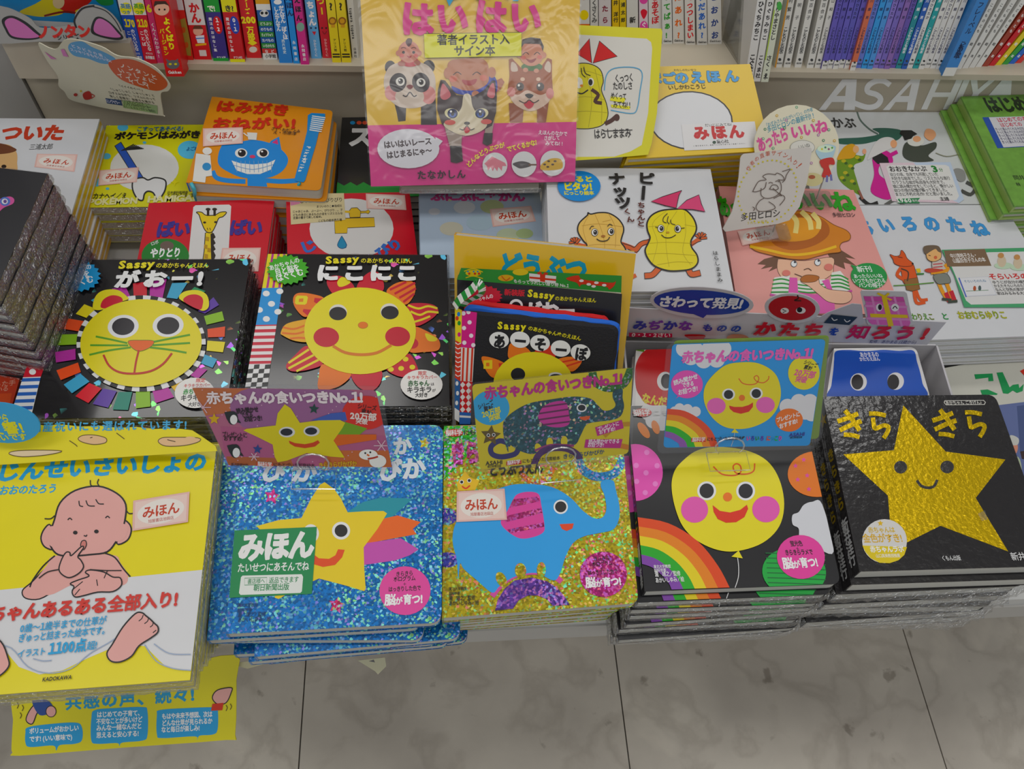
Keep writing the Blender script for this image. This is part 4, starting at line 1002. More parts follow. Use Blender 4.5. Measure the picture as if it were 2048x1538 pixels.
a.P('#b83a8c', (600, 250, 660, 222, 720, 225, 738, 290, 738, 340, 690, 358, 620, 350, 575, 310), 1)
for q in ((600, 250, 725, 232), (580, 285, 735, 262), (578, 318, 738, 295), (600, 345, 738, 328)): a.L('#5a1c4a', q, 9)
a.E('#dcdcdc', 805, 255, 27, 22).E('#1c1c20', 805, 254, 20, 16).P('#cc5a34', (792, 303, 850, 297, 845, 315, 820, 322, 800, 315))
for x, y, ro in ((575, 470, -20), (635, 440, 0), (712, 432, 5)): a.E('#c9b91a', x, y, 18, 28, ro)
a.L('#8a3a6a', (560, 480, 640, 452, 760, 455), 12)
a.L('#4a2a5c', (550, 560, 580, 500, 640, 470, 720, 470, 780, 500, 800, 540), 34).L('#b5872a', (930, 400, 990, 350, 1060, 340), 22).L('#c07a2a', (960, 440, 1010, 455, 1060, 465), 26)
a.P('#b0307a', (876, 358, 1018, 318, 1028, 362, 888, 404)).P('#b0307a', (826, 422, 1022, 420, 1010, 468, 818, 466))
a.part('card_lettering')
a.T('赤ちゃんの食いつきNo.1!', 290, 205, 1040, 122, '#b0307a', 62, .055)
a.T('シリーズ', 258, 262, 340, 232, BK, 24, .03).T('累計', 288, 275, 338, 262, BK, 26, .03).T('20万部', 280, 305, 378, 278, '#ddd23a', 34, .03).T('突破', 315, 325, 375, 308, '#ddd23a', 30, .03)
a.T('プレゼントに', 890, 378, 1005, 345, '#e8e0e4', 22, .02).T('おすすめ!', 898, 394, 990, 372, '#e8e0e4', 22, .02).T('読み聞かせできる', 840, 442, 1005, 440, '#e8e0e4', 22, .02).T('お話つき!', 835, 460, 928, 460, '#e8e0e4', 22, .02)
a.T('ASAHI', 296, 560, 385, 552, BK, 26, .02).T('朝日新聞出版', 305, 572, 378, 568, BK, 14, .01).P('#b83a2c', (405, 540, 485, 532, 485, 552, 405, 560)).T('脳科学', 410, 556, 480, 548, '#eee', 22, .02).T('にもとづいた知育絵本', 490, 546, 690, 528, BK, 20, .01).T('きらきらぴかぴか', 705, 524, 925, 496, '#2a4a6a', 24, .02)
a.done()
# blue balloon card
bc, a = popcard('promotional_card', 'sky blue laminated card with a yellow balloon face and rainbow', (1334, 687, 1664, 675, 1636, 898, 1314, 908), (1345, 689, 1652, 679, 1620, 892, 1327, 896), .865, .775, clipx=(1456, 898), sheet='#3a94d6')
a.F(1240, 540, .3223); a.name = 'card_illustration'
a.clipq = None
CQ = [(1346, 690), (1651, 680), (1619, 891), (1328, 895)]; a.clipq = CQ
WC = '#dcdcde'
cloud(a, WC, (400, 490, 470, 500, 560, 490, 640, 490, 440, 540, 520, 560, 600, 555), 52)
cloud(a, WC, (370, 860, 420, 865, 470, 880, 400, 900, 340, 880, 440, 905), 32)
cloud(a, WC, (1040, 850, 1110, 820, 1180, 820, 1150, 880, 1070, 880, 1190, 890, 1210, 850), 50)
rainbow(a, ('#d8553a', '#e08f2c', '#e3d62a', '#3fae3c', '#8a5aa8'), (292, 862, 400, 875, 500, 930, 570, 1000, 612, 1096), (274, 1035, 310, 1045, 345, 1065, 365, 1080, 372, 1104))
a.P('#dd62ae', (345, 800, 370, 770, 405, 760)).E('#df5cb0', 416, 710, 99, 87)
a.E('#e2d622', 1142, 640, 98, 104).E('#e2792e', 1050, 932, 86, 72)
a.P('#e2d41f', (640, 600, 740, 574, 860, 580, 960, 640, 998, 740, 985, 840, 930, 920, 840, 970, 740, 988, 640, 970, 560, 900, 520, 800, 540, 700), 1)
a.P('#e2d41f', (712, 985, 690, 1010, 738, 1012)).L('#ccc', (712, 1010, 705, 1050, 690, 1095), 3)
a.L('#d8641f', (738, 675, 760, 702, 800, 712, 845, 705, 862, 675, 850, 656, 832, 668, 850, 692, 890, 700, 920, 680, 924, 660), 6)
for x, y in ((674, 772), (846, 766)): a.E('#e8e8e8', x, y, 40, 36).E('#1c1c20', x, y + 1, 29, 28)
a.E('#df7a28', 757, 794, 19).E('#e070b4', 598, 844, 58, 50).E('#e070b4', 903, 838, 58, 50)
a.P('#cf3a2c', (677, 842, 710, 850, 760, 850, 800, 838, 826, 822, 825, 850, 800, 880, 750, 893, 705, 882, 682, 862))
a.part('card_lettering')
a.T('赤ちゃんの食いつきNo.1!', 380, 572, 1215, 545, '#df6bb4', 68, .06)
a.T('読み聞かせ', 335, 715, 485, 670, '#eee', 30, .03).T('できる', 385, 728, 460, 715, '#eee', 28, .03).T('お話つき!', 362, 775, 492, 745, '#eee', 32, .03)
a.T('シリーズ', 1138, 580, 1222, 605, BK, 26, .03).T('累計', 1138, 612, 1190, 622, BK, 26, .03).T('20万部', 1078, 650, 1205, 672, '#dd5a9c', 44, .03).T('突破', 1085, 690, 1155, 700, '#dd5a9c', 36, .03)
a.T('プレゼントに', 972, 945, 1118, 905, '#eee', 28, .03).T('おすすめ!', 990, 985, 1112, 945, '#eee', 30, .03)
a.P('#c9362c', (442, 1045, 532, 1042, 532, 1066, 442, 1068)).T('脳科学', 446, 1064, 528, 1062, '#eee', 26, .02).T('にもとづいた知育絵本❷', 538, 1060, 775, 1052, BK, 22, .02)
for ch, x, c_ in zip('いろいろにっこり', (795, 822, 850, 880, 920, 945, 968, 992), ('#d04a9a', '#3a3fa0', '#2f8a3a', '#5a3a9a', '#d8552a', '#3a94c0', '#2fae3a', '#d04a9a')): a.T(ch, x - 13, 1058, x + 13, 1056, c_, 28, .04)
a.T('ASAHI', 1050, 1034, 1145, 1028, '#3a3a8a', 26, .02).T('朝日新聞出版', 1055, 1046, 1130, 1042, BK, 13, .01)
a.done()
# second sleeve behind the blue card (its green print peeks out)
g2, a = popcard('promotional_card', 'green edged laminated card tucked behind the sky blue balloon card', (1345, 683, 1671, 672, 1646, 892, 1330, 903), (1350, 690, 1662, 679, 1640, 886, 1336, 897), .868, .779, sheet='#7c9a3a')
g2.location.y += .004
EPS = 2.2e-5

# ================================================================== cardboard shape display
WB = ink('#c4c2c6', .35, .2)
th_ = empty('display_header', atz(1555, 690, .73), 'folded cardboard header strip with fruit and gift shapes, lettered in blue and red', 'display')
hp, q = quad((1253, 622, 1893, 648, 1860, 690, 1247, 677), .77, .73)
def hpoly(pts, name, m, h0=-.0012, h1=0, frame=None):
    x0, y0, k = frame or (1240, 540, .3223)
    vs = [hp.at(x0 + pts[i] * k, y0 + pts[i + 1] * k) for i in range(0, len(pts), 2)]
    if (vs[1] - vs[0]).cross(vs[2] - vs[1]).dot(hp.n) < 0: vs = vs[::-1]
    mb = MB(); mb.prism(vs, hp.n, h0, h1, m); return mb.build(name, th_)
def ell(cx, cy, rx, ry, rot=0, n=28):
    o = []; r = _m.radians(rot)
    for i in range(n):
        t = 2 * _m.pi * i / n; x, y = rx * _m.cos(t), ry * _m.sin(t); o += [cx + x * _m.cos(r) - y * _m.sin(r), cy + x * _m.sin(r) + y * _m.cos(r)]
    return o
hpoly((40, 235, 2025, 325, 1905, 465, 20, 410), 'strip', WB)
hpoly(ell(507, 197, 322, 96, 3), 'speech_bubble', WB, .0002, .0012)
hpoly(ell(1068, 232, 172, 92, 3), 'apple_shape', WB, .0002, .0012)
hpoly((1490, 135, 1500, 122, 1760, 128, 1778, 140, 1818, 330, 1800, 350, 1540, 335, 1530, 320), 'gift_shape', WB, .0002, .0012)
hpoly((1195, 315, 1290, 260, 1440, 205, 1495, 210, 1500, 225, 1510, 330, 1495, 342, 1270, 322), 'grey_shape', ink('#b4b3ba', .35), .0002, .0008)
a = Art(hp, th_, .0014); a.F(1240, 540, .3223); a.name = 'printed_shapes'
a.P('#1f3f98', ell(505, 195, 297, 76, 3)).P('#1f3f98', (450, 265, 540, 268, 515, 292))
a.E('#b02a30', 1066, 230, 146, 76, 3).L('#3a1c14', (1100, 152, 1103, 170, 1080, 182, 1120, 184), 8).E('#e4e0de', 1020, 246, 26, 18).E('#e4e0de', 1120, 244, 30, 20).E('#141214', 1112, 240, 17, 16).L('#222', (1008, 238, 1030, 248, 1010, 256), 5, 0)
a.P('#23323e', (1310, 268, 1472, 285, 1420, 335, 1262, 322)).L('#ddd', (1312, 290, 1325, 305, 1345, 300), 5).L('#ddd', (1390, 300, 1405, 315, 1425, 305), 5)
a.P('#c2569e', (1508, 155, 1755, 160, 1765, 190, 1518, 186)).P('#cf6cb0', (1520, 188, 1765, 192, 1800, 320, 1790, 342, 1560, 330, 1540, 312))
for q_ in ((1560, 158, 1600, 330), (1700, 160, 1745, 338), (1520, 215, 1775, 222), (1530, 292, 1790, 300)): a.L('#d48cc0', q_, 14, 0)
a.P('#ddc022', (1620, 158, 1650, 158, 1695, 338, 1662, 345)).P('#ddc022', (1548, 262, 1780, 270, 1785, 290, 1552, 285)).P('#ddc022', (1640, 165, 1590, 140, 1600, 132, 1640, 150, 1660, 132, 1672, 140, 1650, 160, 1690, 175, 1672, 182, 1640, 165))
a.E('#e4e2e4', 1605, 224, 20, 24).E('#161416', 1610, 222, 12, 18).E('#e4e2e4', 1703, 224, 24, 24).L('#222', (1690, 230, 1703, 216, 1716, 230), 6)
a.P('#b02a30', (402, 392, 525, 395, 500, 430, 470, 436, 430, 420), 1).P('#c06a28', (660, 410, 690, 392, 760, 392, 795, 410, 780, 436, 680, 434), 1)
a.part('header_lettering')
a.T('さわって発見!', 232, 212, 775, 228, '#e6e6ea', 62, .055)
def mix(t, x0, y0, x1, y1, cols, h, w): 
    L_ = len(t)
    for i, ch in enumerate(t):
        u, v = i / L_, (i + 1) / L_; a.T(ch, x0 + (x1 - x0) * u, y0 + (y1 - y0) * u, x0 + (x1 - x0) * v, y0 + (y1 - y0) * v, cols[i % len(cols)], h, w)
mix('みぢかな', 72, 355, 445, 360, ('#1f3f98', '#6a3f9a'), 52, .055); mix('ものの', 495, 365, 755, 372, ('#1f3f98',), 40, .055)
mix('かたち', 810, 388, 1255, 400, ('#c02a38',), 78, .06); a.T('を', 1285, 390, 1345, 392, '#1f3f98', 44, .05); mix('知ろう!', 1390, 408, 1960, 418, ('#b82a50', '#c02a38'), 78, .06)
a.P('#c02a50', (55, 378, 322, 384, 322, 408, 55, 404)).T('0・1・2さい', 70, 402, 310, 406, '#eee', 26, .03).T('監修：あかまる (1歳から)', 1540, 442, 1830, 446, '#3a3a5a', 20, .01)
a.done()
# tray below the header
tr_ = empty('display_tray', atz(1555, 700, TZ), 'white cardboard tray holding the red and blue face books', 'tray')
def zq(c, z): return [atz(c[i], c[i + 1], z) for i in range(0, len(c), 2)]
def wallq(name, x0, y0, x1, y1, z, z0, t=.002, m=WB, root=tr_):
    p, q_ = atz(x0, y0, z), atz(x1, y1, z); d = (q_ - p).normalized(); nn = Vector((-d.y, d.x, 0)) * t
    mb = MB(); mb.prism([Vector((v.x, v.y, 0)) for v in (p, q_, q_ + nn, p + nn)][::1], (0, 0, 1), z0, z, m); return mb.build(name, root)
wallq('back_wall', 1252, 684, 1872, 691, .725, TZ); wallq('left_wall', 1262, 820, 1250, 684, .725, TZ); wallq('right_wall', 1872, 691, 1905, 800, .725, TZ)
a = Art(plane3(atz(1250, 688, .725), atz(1400, 688, .725), atz(1250, 700, .715)), tr_, .0006); a.name = 'printed_corner'; a.F(1230, 660, .4098)
mb = MB()
rf, a = book('board_book', 'red die-cut face board book peeking out from behind the blue balloon card', (1272, 700, 1480, 694, 1500, 822, 1262, 828), .728, .012, '#dcd9d6', rnd=.03)
a.F(1230, 660, .4098).part('cover_illustration').P('#c22a2c', (150, 98, 230, 92, 500, 92, 560, 380, 200, 372, 120, 320, 98, 250, 105, 160), 1).E('#ddd', 245, 250, 40, 46).E('#1a1416', 250, 250, 26, 36).part('cover_lettering').T('なんだ', 130, 350, 250, 372, '#e0cf2a', 44, .05).P('#a9b02c', (62, 92, 140, 52, 142, 108)).P('#5a8a2c', (62, 92, 142, 72, 142, 108)).done()
stack(rf, 3, .012, 'red die-cut face board book', 'red face board books', seed=3)
bf, a = book('board_book', 'deep blue face board book with a white border behind the gold star book', (1668, 697, 1832, 694, 1862, 800, 1652, 800), .728, .012, '#d6d5d6', rnd=.008)
a.F(1600, 680, .3965).part('cover_illustration')
wob = [(180, 58), (240, 50), (330, 56), (420, 50), (500, 55), (572, 54), (590, 110), (605, 160), (618, 220), (632, 290), (400, 300), (150, 295), (158, 230), (168, 150), (172, 100)]
a.P('#1c4fae', [v for p_ in wob for v in p_], 1)
for x in (295, 480): a.E('#d8d8da', x + (0 if x < 400 else 2), 212 - (0 if x < 400 else 4), 42, 44, 0).E('#161418', x - (6 if x < 400 else 10), 212, 30, 38)
a.part('cover_lettering').T('あかまるの', 305, 85, 400, 83, '#dde', 24, .03).T('かたちえほん', 302, 106, 405, 104, '#dde', 20, .03).done()
stack(bf, 3, .012, 'deep blue face board book', 'blue face board books', seed=4)
# ================================================================== third row
def rowbook(name, label, c, z, th, cover, n=0, desc=None, grp=None, **k):
    jit = k.pop('jit', .0012); rot = k.pop('rot', .006); drift = k.pop('drift', (0, 0)); full = k.pop('full', 0)
    r, a = book(name, label, c, z, th, cover, **k); a._st = (n, desc, grp, jit, rot, drift, full); a.root_ = r; return r, a
def fin(r, a, seed=0):
    a.done(); n, d, g, j, ro, dr, fu = a._st
    if n: stack(r, n, a.th, d, g, jit=j, rot=ro, drift=dr, full=fu, seed=seed, nrm=a.pl.n)
RED = '#c42236'
r, a = rowbook('board_book', 'red board book with a yellow giraffe in a white panel and purple title', (298, 406, 549, 398, 525, 576, 262, 580), .72, .012, RED, 5, 'red giraffe board book', 'red giraffe board books', kind='hard', rnd=.003)
a.F(0, 330, .3446).part('cover_illustration').P('#d9d7d6', (1135, 234, 1330, 230, 1342, 240, 1320, 620, 1085, 620, 1122, 245))
GY, GB = '#dfc52a', '#2a211a'
a.O(GY, GB, (1192, 395, 1232, 385, 1230, 500, 1240, 600, 1170, 600, 1185, 500), 5, 0)
a.P(GB, (1240, 395, 1252, 420, 1240, 430, 1252, 455, 1240, 465, 1252, 490, 1240, 500, 1252, 525, 1240, 560, 1226, 560, 1222, 400))
for x, y in ((1205, 430), (1195, 475), (1215, 495), (1198, 530)): a.P('#b58f26', (x - 10, y - 14, x + 10, y - 10, x + 8, y + 14, x - 12, y + 10))
a.O(GY, GB, (1155, 290, 1140, 275, 1170, 275, 1195, 292, 1245, 292, 1280, 275, 1315, 275, 1295, 300, 1270, 310, 1255, 345, 1232, 388, 1205, 392, 1185, 370, 1165, 320), 5)
for x in (1208, 1246): a.L(GB, (x, 292, x, 262), 14, 0).E(GB, x, 258, 14, 8)
a.E(GB, 1188, 335, 9, 6).E(GB, 1252, 333, 9, 6).E('#e0c24a', 1212, 375, 18, 10).L(GB, (1203, 368, 1207, 378), 4, 0).L(GB, (1218, 368, 1222, 378), 4, 0)
a.part('cover_lettering').T('ばい', 905, 412, 1100, 408, '#3c2f86', 82, .055).T('ばい', 1330, 400, 1520, 400, '#3c2f86', 82, .055)
a.part('round_label').E('#2f7a34', 960, 530, 138, 102).E('#6a5a52', 970, 470, 40, 26).T('やりとり', 870, 535, 1048, 530, '#eee', 50, .045).T('あそび', 895, 590, 1030, 588, '#eee', 44, .045).T('ロボ', 880, 470, 925, 455, '#ddd', 20, .02)
a.part('sample_sticker').mihon(1290, 484, 1515, 482, 1500, 620, 1270, 620)
fin(r, a, 41)
r, a = rowbook('board_book', 'red board book with a yellow water tap and one blue drop in a white circle', (572, 389, 819, 384, 842, 566, 576, 566), .72, .012, RED, 5, 'red water-tap board book', 'red water-tap board books', kind='hard')
a.F(480, 370, .3186).part('cover_illustration').E('#d4d2d0', 700, 275, 264, 190)
TP = '#d8b428'
a.O(TP, '#3a2a14', (592, 210, 842, 205, 847, 262, 675, 270, 672, 303, 597, 305), 4, 0).O(TP, '#3a2a14', (690, 205, 684, 165, 700, 145, 735, 143, 758, 165, 755, 203), 4, 0).O(TP, '#3a2a14', (758, 165, 790, 165, 805, 156, 817, 168, 805, 182, 790, 176, 758, 178), 3, 0).L(TP, (655, 168, 690, 170), 14, 0)
a.P('#2f86ae', (638, 320, 620, 350, 612, 380, 625, 398, 645, 402, 667, 395, 672, 375, 655, 345)).L('#1f4f7a', (638, 322, 612, 378, 640, 400, 670, 380, 640, 322), 4, 1)
a.part('cover_lettering').T('じ', 390, 430, 490, 400, '#3a6ab8', 70, .05).T('ゃあ', 480, 520, 640, 550, '#3a6ab8', 70, .05).T('びり', 880, 460, 1030, 380, '#3a6ab8', 70, .05)
a.part('review_note').P('#cfc29a', (313, 60, 652, 50, 662, 220, 320, 250)).P('#d08aa8', (313, 62, 385, 60, 420, 66, 405, 100, 370, 120, 318, 132)).T('5A', 330, 98, 375, 95, '#e0c8d0', 26, .02).T('じゃあじゃあびりびり', 375, 115, 645, 104, BK, 26, .01)
for i, (t, x0, x1) in enumerate((('まついのりこ●偕成社', 480, 640), ('じゃあじゃあ、ぶーぶー、びりびり…。子', 330, 645), ('どもの身近にあるものの音をリズミカルな', 332, 645), ('言葉の響きで楽しむ絵本。', 333, 525), ('こどもの絵本売り場', 490, 640))): a.T(t, x0, 144 + (0, 32, 53, 72, 90)[i], x1, 140 + (0, 26, 47, 68, 88)[i] - 2, BK, 15, .012)
a.part('sample_sticker').mihon(790, 56, 1035, 66, 1045, 160, 795, 150)
fin(r, a, 42)
r, a = rowbook('picture_book', 'pale blue picture book with a pink bubble title, behind the sun-face books', (838, 380, 1078, 378, 1104, 556, 842, 556), .735, .010, '#b0bfd0', 5, 'pale blue picture book', 'pale blue picture books')
a.F(480, 370, .3186).part('cover_lettering').T('ぷにぷにずかん', 1200, 94, 1790, 98, '#c04f86', 56, .06)
a.part('cover_illustration')
a.F(880, 360, .3251)
for x, y, r_, c_ in ((-35, 195, 30, '#c8cacf'), (70, 300, 60, '#c2bfae'), (60, 125, 9, '#c9c4a0'), (430, 120, 8, '#c9c4a0'), (245, 262, 70, '#a9bcc8'), (420, 340, 60, '#b8c2a6'), (520, 330, 44, '#a8b98a'), (150, 170, 56, '#cdcfd2'), (320, 165, 60, '#b4bd90')): a.E(c_, x, y, r_ * 1.2, r_ * .7)
a.part('sample_sticker').mihon(305, 180, 560, 160, 590, 255, 325, 290)
fin(r, a, 43)
# peanut book
WH = '#cfd0d3'
r, a = rowbook('picture_book', 'white picture book with two peanut figures holding hands, brushed black title', (1092, 335, 1421, 338, 1467, 582, 1100, 584), .785, .008, WH, 7, 'white peanut picture book', 'white peanut picture books', kind='hard', pg_in=.001, drift=(0, 0), jit=.002)
a.F(1080, 320, .1953).part('cover_illustration')
NB_ = '#1f1c1c'
a.L('#c8623a', (850, 870, 930, 900, 985, 925), 56).L('#c8623a', (985, 925, 1030, 870, 1110, 835), 50).L(NB_, (850, 855, 930, 880, 965, 895, 1010, 850, 1060, 825, 1115, 818), 8).L(NB_, (900, 915, 960, 940, 1000, 940, 1050, 880, 1110, 860), 8)
a.L('#c8623a', (1550, 865, 1620, 815, 1640, 800), 44).L(NB_, (1545, 880, 1610, 845, 1650, 830), 7)
for q in ((1640, 800, 1600, 775), (1645, 795, 1625, 755), (1650, 795, 1660, 750), (1655, 800, 1690, 765), (1655, 805, 1700, 800)): a.L(NB_, q, 30, 0).L('#c8623a', q, 18, 0)
a.L('#c8623a', (470, 885, 400, 870, 350, 845), 36)
for q in ((350, 845, 305, 850), (355, 840, 320, 815), (360, 840, 345, 805), (370, 845, 375, 805), (375, 850, 400, 820)): a.L(NB_, q, 30, 0).L('#c8623a', q, 18, 0)
for q in ((1205, 1125, 1150, 1180, 1090, 1190), (1520, 1125, 1550, 1175, 1620, 1165)): a.L(NB_, q, 66).L('#c8623a', q, 52)
a.L('#c8623a', (930, 1210, 970, 1190), 40)
a.O('#dcb86a', NB_, (485, 570, 490, 545, 520, 560, 600, 545, 700, 550, 790, 600, 845, 670, 855, 730, 835, 800, 830, 850, 870, 910, 890, 1000, 850, 1110, 760, 1180, 620, 1190, 500, 1150, 440, 1060, 440, 950, 480, 880, 440, 830, 395, 760, 385, 700, 410, 640), 14)
for q in ((500, 570, 440, 700, 480, 860), (560, 560, 620, 700, 660, 860, 650, 1000), (700, 555, 770, 700, 770, 900), (430, 680, 600, 660, 840, 690), (500, 880, 620, 870, 820, 880), (640, 640, 720, 620)): a.L('#b8904a', q, 5)
a.O('#ddce1f', NB_, (1385, 510, 1480, 515, 1560, 590, 1598, 680, 1590, 750, 1545, 830, 1550, 900, 1605, 980, 1612, 1060, 1550, 1120, 1430, 1140, 1300, 1138, 1170, 1090, 1100, 1010, 1075, 930, 1105, 860, 1125, 800, 1100, 730, 1095, 650, 1140, 575, 1240, 525), 16)
for q in ((1290, 530, 1150, 660, 1200, 850, 1150, 1060), (1400, 530, 1300, 700, 1290, 900, 1320, 1100), (1480, 540, 1490, 750, 1460, 950, 1540, 1080), (1110, 690, 1250, 680), (1480, 670, 1590, 690), (1120, 860, 1300, 850, 1540, 860), (1100, 970, 1300, 965, 1600, 985), (1200, 1080, 1400, 1050, 1560, 1060)): a.L('#b8a818', q, 5)
a.O('#c9436a', NB_, (1135, 432, 1250, 385, 1450, 320, 1420, 370, 1392, 500, 1280, 475), 7, 0).O('#cf4f78', NB_, (1400, 510, 1500, 420, 1625, 365, 1650, 460, 1688, 538, 1560, 515), 7, 0)
for x, y in ((558, 750), (725, 742), (1235, 712), (1408, 715)): a.E(NB_, x, y, 35, 40).E('#e4e2de', x, y, 30, 35).E(NB_, x + (6 if x < 1300 else -6), y, 20, 26).E('#eee', x + 2, y - 8, 5)
a.E('#a06a3a', 645, 790, 22, 11).E('#b8902a', 1305, 752, 18, 9)
a.L(NB_, (580, 820, 610, 838, 650, 842, 690, 830, 710, 802), 9).L(NB_, (1242, 778, 1270, 802, 1310, 808, 1350, 800, 1385, 778), 8)
for q in ((508, 720, 525, 690, 548, 690), (690, 690, 712, 668, 738, 682), (1300, 560, 1262, 600, 1258, 640, 1290, 655), (1310, 590, 1300, 640, 1320, 665), (1335, 625, 1340, 660, 1380, 675), (1180, 698, 1205, 705), (1440, 712, 1475, 708)): a.L(NB_, q, 7)
a.part('blue_badge').E('#2a84c8', 398, 280, 220, 156).T('きると', 270, 235, 545, 232, '#e0d42a', 56, .05).T('ピタッ!', 245, 318, 560, 315, '#e0d42a', 76, .055).T('にっこり絵本', 245, 368, 552, 368, '#e0d42a', 40, .04)
a.part('cover_lettering')
a.V('ピ', 1085, 200, 1085, 200.5, NB_, 150, .05).L(NB_, (1060, 290, 1050, 410), 34, 0)
a.V('ちゃんと', 1035, 475, 1030, 665, '#5a2a22', 72, .04)
a.V('ナッツ', 785, 205, 850, 450, NB_, 150, .05).V('くん', 890, 540, 920, 620, '#5a2a22', 72, .04)
a.V('はらしままみ', 1790, 965, 1838, 1240, NB_, 50, .012)
fin(r, a, 44)
# pink bread-hat book
PKC = '#d99a94'
r, a = rowbook('picture_book', 'pink picture book with a child under a bread hat eating a bun', (1437, 372, 1707, 380, 1806, 627, 1478, 630), .745, .009, PKC, 6, 'pink bread-hat picture book', 'pink bread-hat picture books', kind='hard', pg_in=.001)
a.F(1420, 180, .3382).part('cover_illustration')
HR = '#6a4a38'
a.P(HR, (320, 1000, 280, 1030, 330, 1035, 300, 1060, 370, 1045, 345, 1075, 430, 1040, 470, 960), 0).P(HR, (690, 960, 780, 950, 860, 1000, 800, 990, 865, 1040, 790, 1020, 800, 1060, 730, 1030), 0)
a.O('#e0b49a', '#5a3a30', (400, 1010, 420, 1000, 560, 1010, 720, 990, 730, 1050, 720, 1090, 650, 1130, 540, 1140, 440, 1120, 400, 1070), 3)
a.P('#dcdcd6', (380, 1110, 470, 1095, 480, 1230, 360, 1220)).P('#dcdcd6', (720, 1080, 770, 1070, 810, 1120, 830, 1200, 700, 1190))
for i in range(4): a.L('#2f8a3a', (375 - i * 4, 1125 + i * 24, 425, 1118 + i * 26, 475, 1130 + i * 22), 9).L('#2f8a3a', (718, 1100 + i * 22, 770, 1098 + i * 22, 815 + i * 3, 1120 + i * 20), 9)
a.P('#dcdcd6', (500, 1130, 680, 1120, 690, 1190, 500, 1200))
for i in range(3): a.L('#2f8a3a', (505, 1150 + i * 20, 600, 1160 + i * 20, 690, 1145 + i * 20), 8)
a.P('#cf5aa4', (470, 1110, 515, 1112, 520, 1200, 620, 1210, 700, 1190, 660, 1130, 700, 1120, 730, 1200, 740, 1320, 480, 1330, 460, 1240)).L('#c04a9a', (358, 1212, 420, 1222, 478, 1225), 12).L('#c04a9a', (700, 1190, 780, 1200, 835, 1190), 12)
a.O('#e0b49a', '#5a3a30', (535, 1135, 560, 1110, 600, 1100, 640, 1120, 650, 1150, 700, 1180, 790, 1190, 832, 1200, 835, 1240, 790, 1265, 700, 1255, 640, 1210, 580, 1160), 3)
a.O('#a8642a', '#5a3a20', (540, 1110, 570, 1096, 620, 1098, 645, 1110, 620, 1135, 560, 1140, 535, 1130), 3)
for x in (495, 635): a.E('#4a4a52', x, 1030 - (8 if x > 600 else 0), 19, 20).E('#dfe2e4', x, 1030 - (8 if x > 600 else 0), 16, 17).E('#3a3a44', x + 6, 1020 - (8 if x > 600 else 0), 7)
a.L('#4a2a22', (555, 1065, 580, 1058, 598, 1070), 4).L('#4a2a22', (500, 1090, 540, 1105), 4).E('#d07a70', 450, 1085, 24, 18).E('#d07a70', 700, 1050, 26, 20)
a.O('#c87f22', '#7a4a1a', (232, 910, 270, 860, 330, 800, 400, 750, 470, 722, 560, 720, 650, 750, 730, 800, 800, 830, 828, 860, 822, 890, 780, 905, 765, 930, 770, 960, 700, 970, 640, 985, 560, 1005, 460, 1000, 340, 975, 260, 950), 4)
a.P('#a85f18', (350, 800, 480, 740, 600, 740, 690, 790, 700, 860, 620, 920, 500, 950, 400, 930, 350, 880), 1).P('#d8962f', (380, 800, 500, 760, 600, 770, 650, 820, 600, 880, 480, 900, 400, 880), 1)
for q in ((480, 740, 510, 780, 505, 840), (545, 728, 585, 770, 595, 820), (610, 740, 640, 780, 640, 815)): a.L('#e2cf86', q, 30)
a.L('#e0b548', (240, 930, 340, 950, 480, 978, 620, 965, 740, 930), 16)
a.part('cover_lettering').T('あったら', 60, 740, 330, 740, '#3a9a2f', 110, .05).T('いいね', 480, 700, 860, 712, '#3a9a2f', 105, .05).T('多田ヒロシ', 725, 752, 862, 752, BK, 24, .01)
a.part('green_bubble').P('#168a44', ell(938, 1105, 108, 78, 6)).P('#168a44', (828, 1036, 880, 1050, 860, 1080)).T('新刊', 872, 1080, 960, 1075, '#eee', 34, .01).T('あったらいいね', 850, 1116, 1020, 1112, '#eee', 24, .01).T('いつでもかじれる', 845, 1144, 1040, 1142, '#eee', 26, .01).T('パンの帽子!', 880, 1170, 1030, 1170, '#eee', 26, .01)
a.part('sample_sticker').mihon(160, 838, 380, 806, 405, 880, 190, 925)
fin(r, a, 45)
# white fox book
r, a = rowbook('picture_book', 'white picture book with a fox and a boy, and blue title lettering', (1702, 411, 2007, 410, 2168, 668, 1800, 682), .714, .008, WH, 5, 'white fox-and-boy picture book', 'white fox-and-boy picture books', kind='hard', pg_in=.001)
a.F(1420, 180, .3382).part('cover_lettering')
CB = '#4a90c8'
for ch, x, y in (('ら', 935, 850), ('い', 1055, 835), ('ろ', 1192, 826), ('の', 1325, 826), ('た', 1465, 832), ('ね', 1610, 855)): a.T(ch, x - 46, y, x + 46, y, CB, 82, .055, ('#2f5f86', .012))
mix('なかがわりえこ', 1100, 1360, 1330, 1358, ('#6a7a2a', '#5a8a3a'), 38, .03); a.T('と', 1375, 1356, 1415, 1356, '#3a8a4a', 38, .03); mix('おおむらゆりこ', 1470, 1352, 1760, 1350, ('#a8a828', '#8a9a2a'), 44, .035)
a.part('cover_illustration')
FX = '#cc5a26'
a.L(FX, (1205, 1190, 1220, 1260, 1265, 1258), 20).L(FX, (1215, 1180, 1240, 1240, 1280, 1242), 18)
a.O(FX, '#5a2a1a', (1120, 1010, 1190, 1020, 1215, 1080, 1222, 1140, 1150, 1150, 1130, 1080), 3).L(FX, (1130, 1050, 1105, 1095, 1140, 1120), 20)
a.O('#8a6238', '#4a3424', (1145, 1125, 1225, 1112, 1240, 1180, 1195, 1192, 1160, 1185), 3, 0).L('#4a3424', (1130, 1060, 1170, 1080, 1165, 1130), 8)
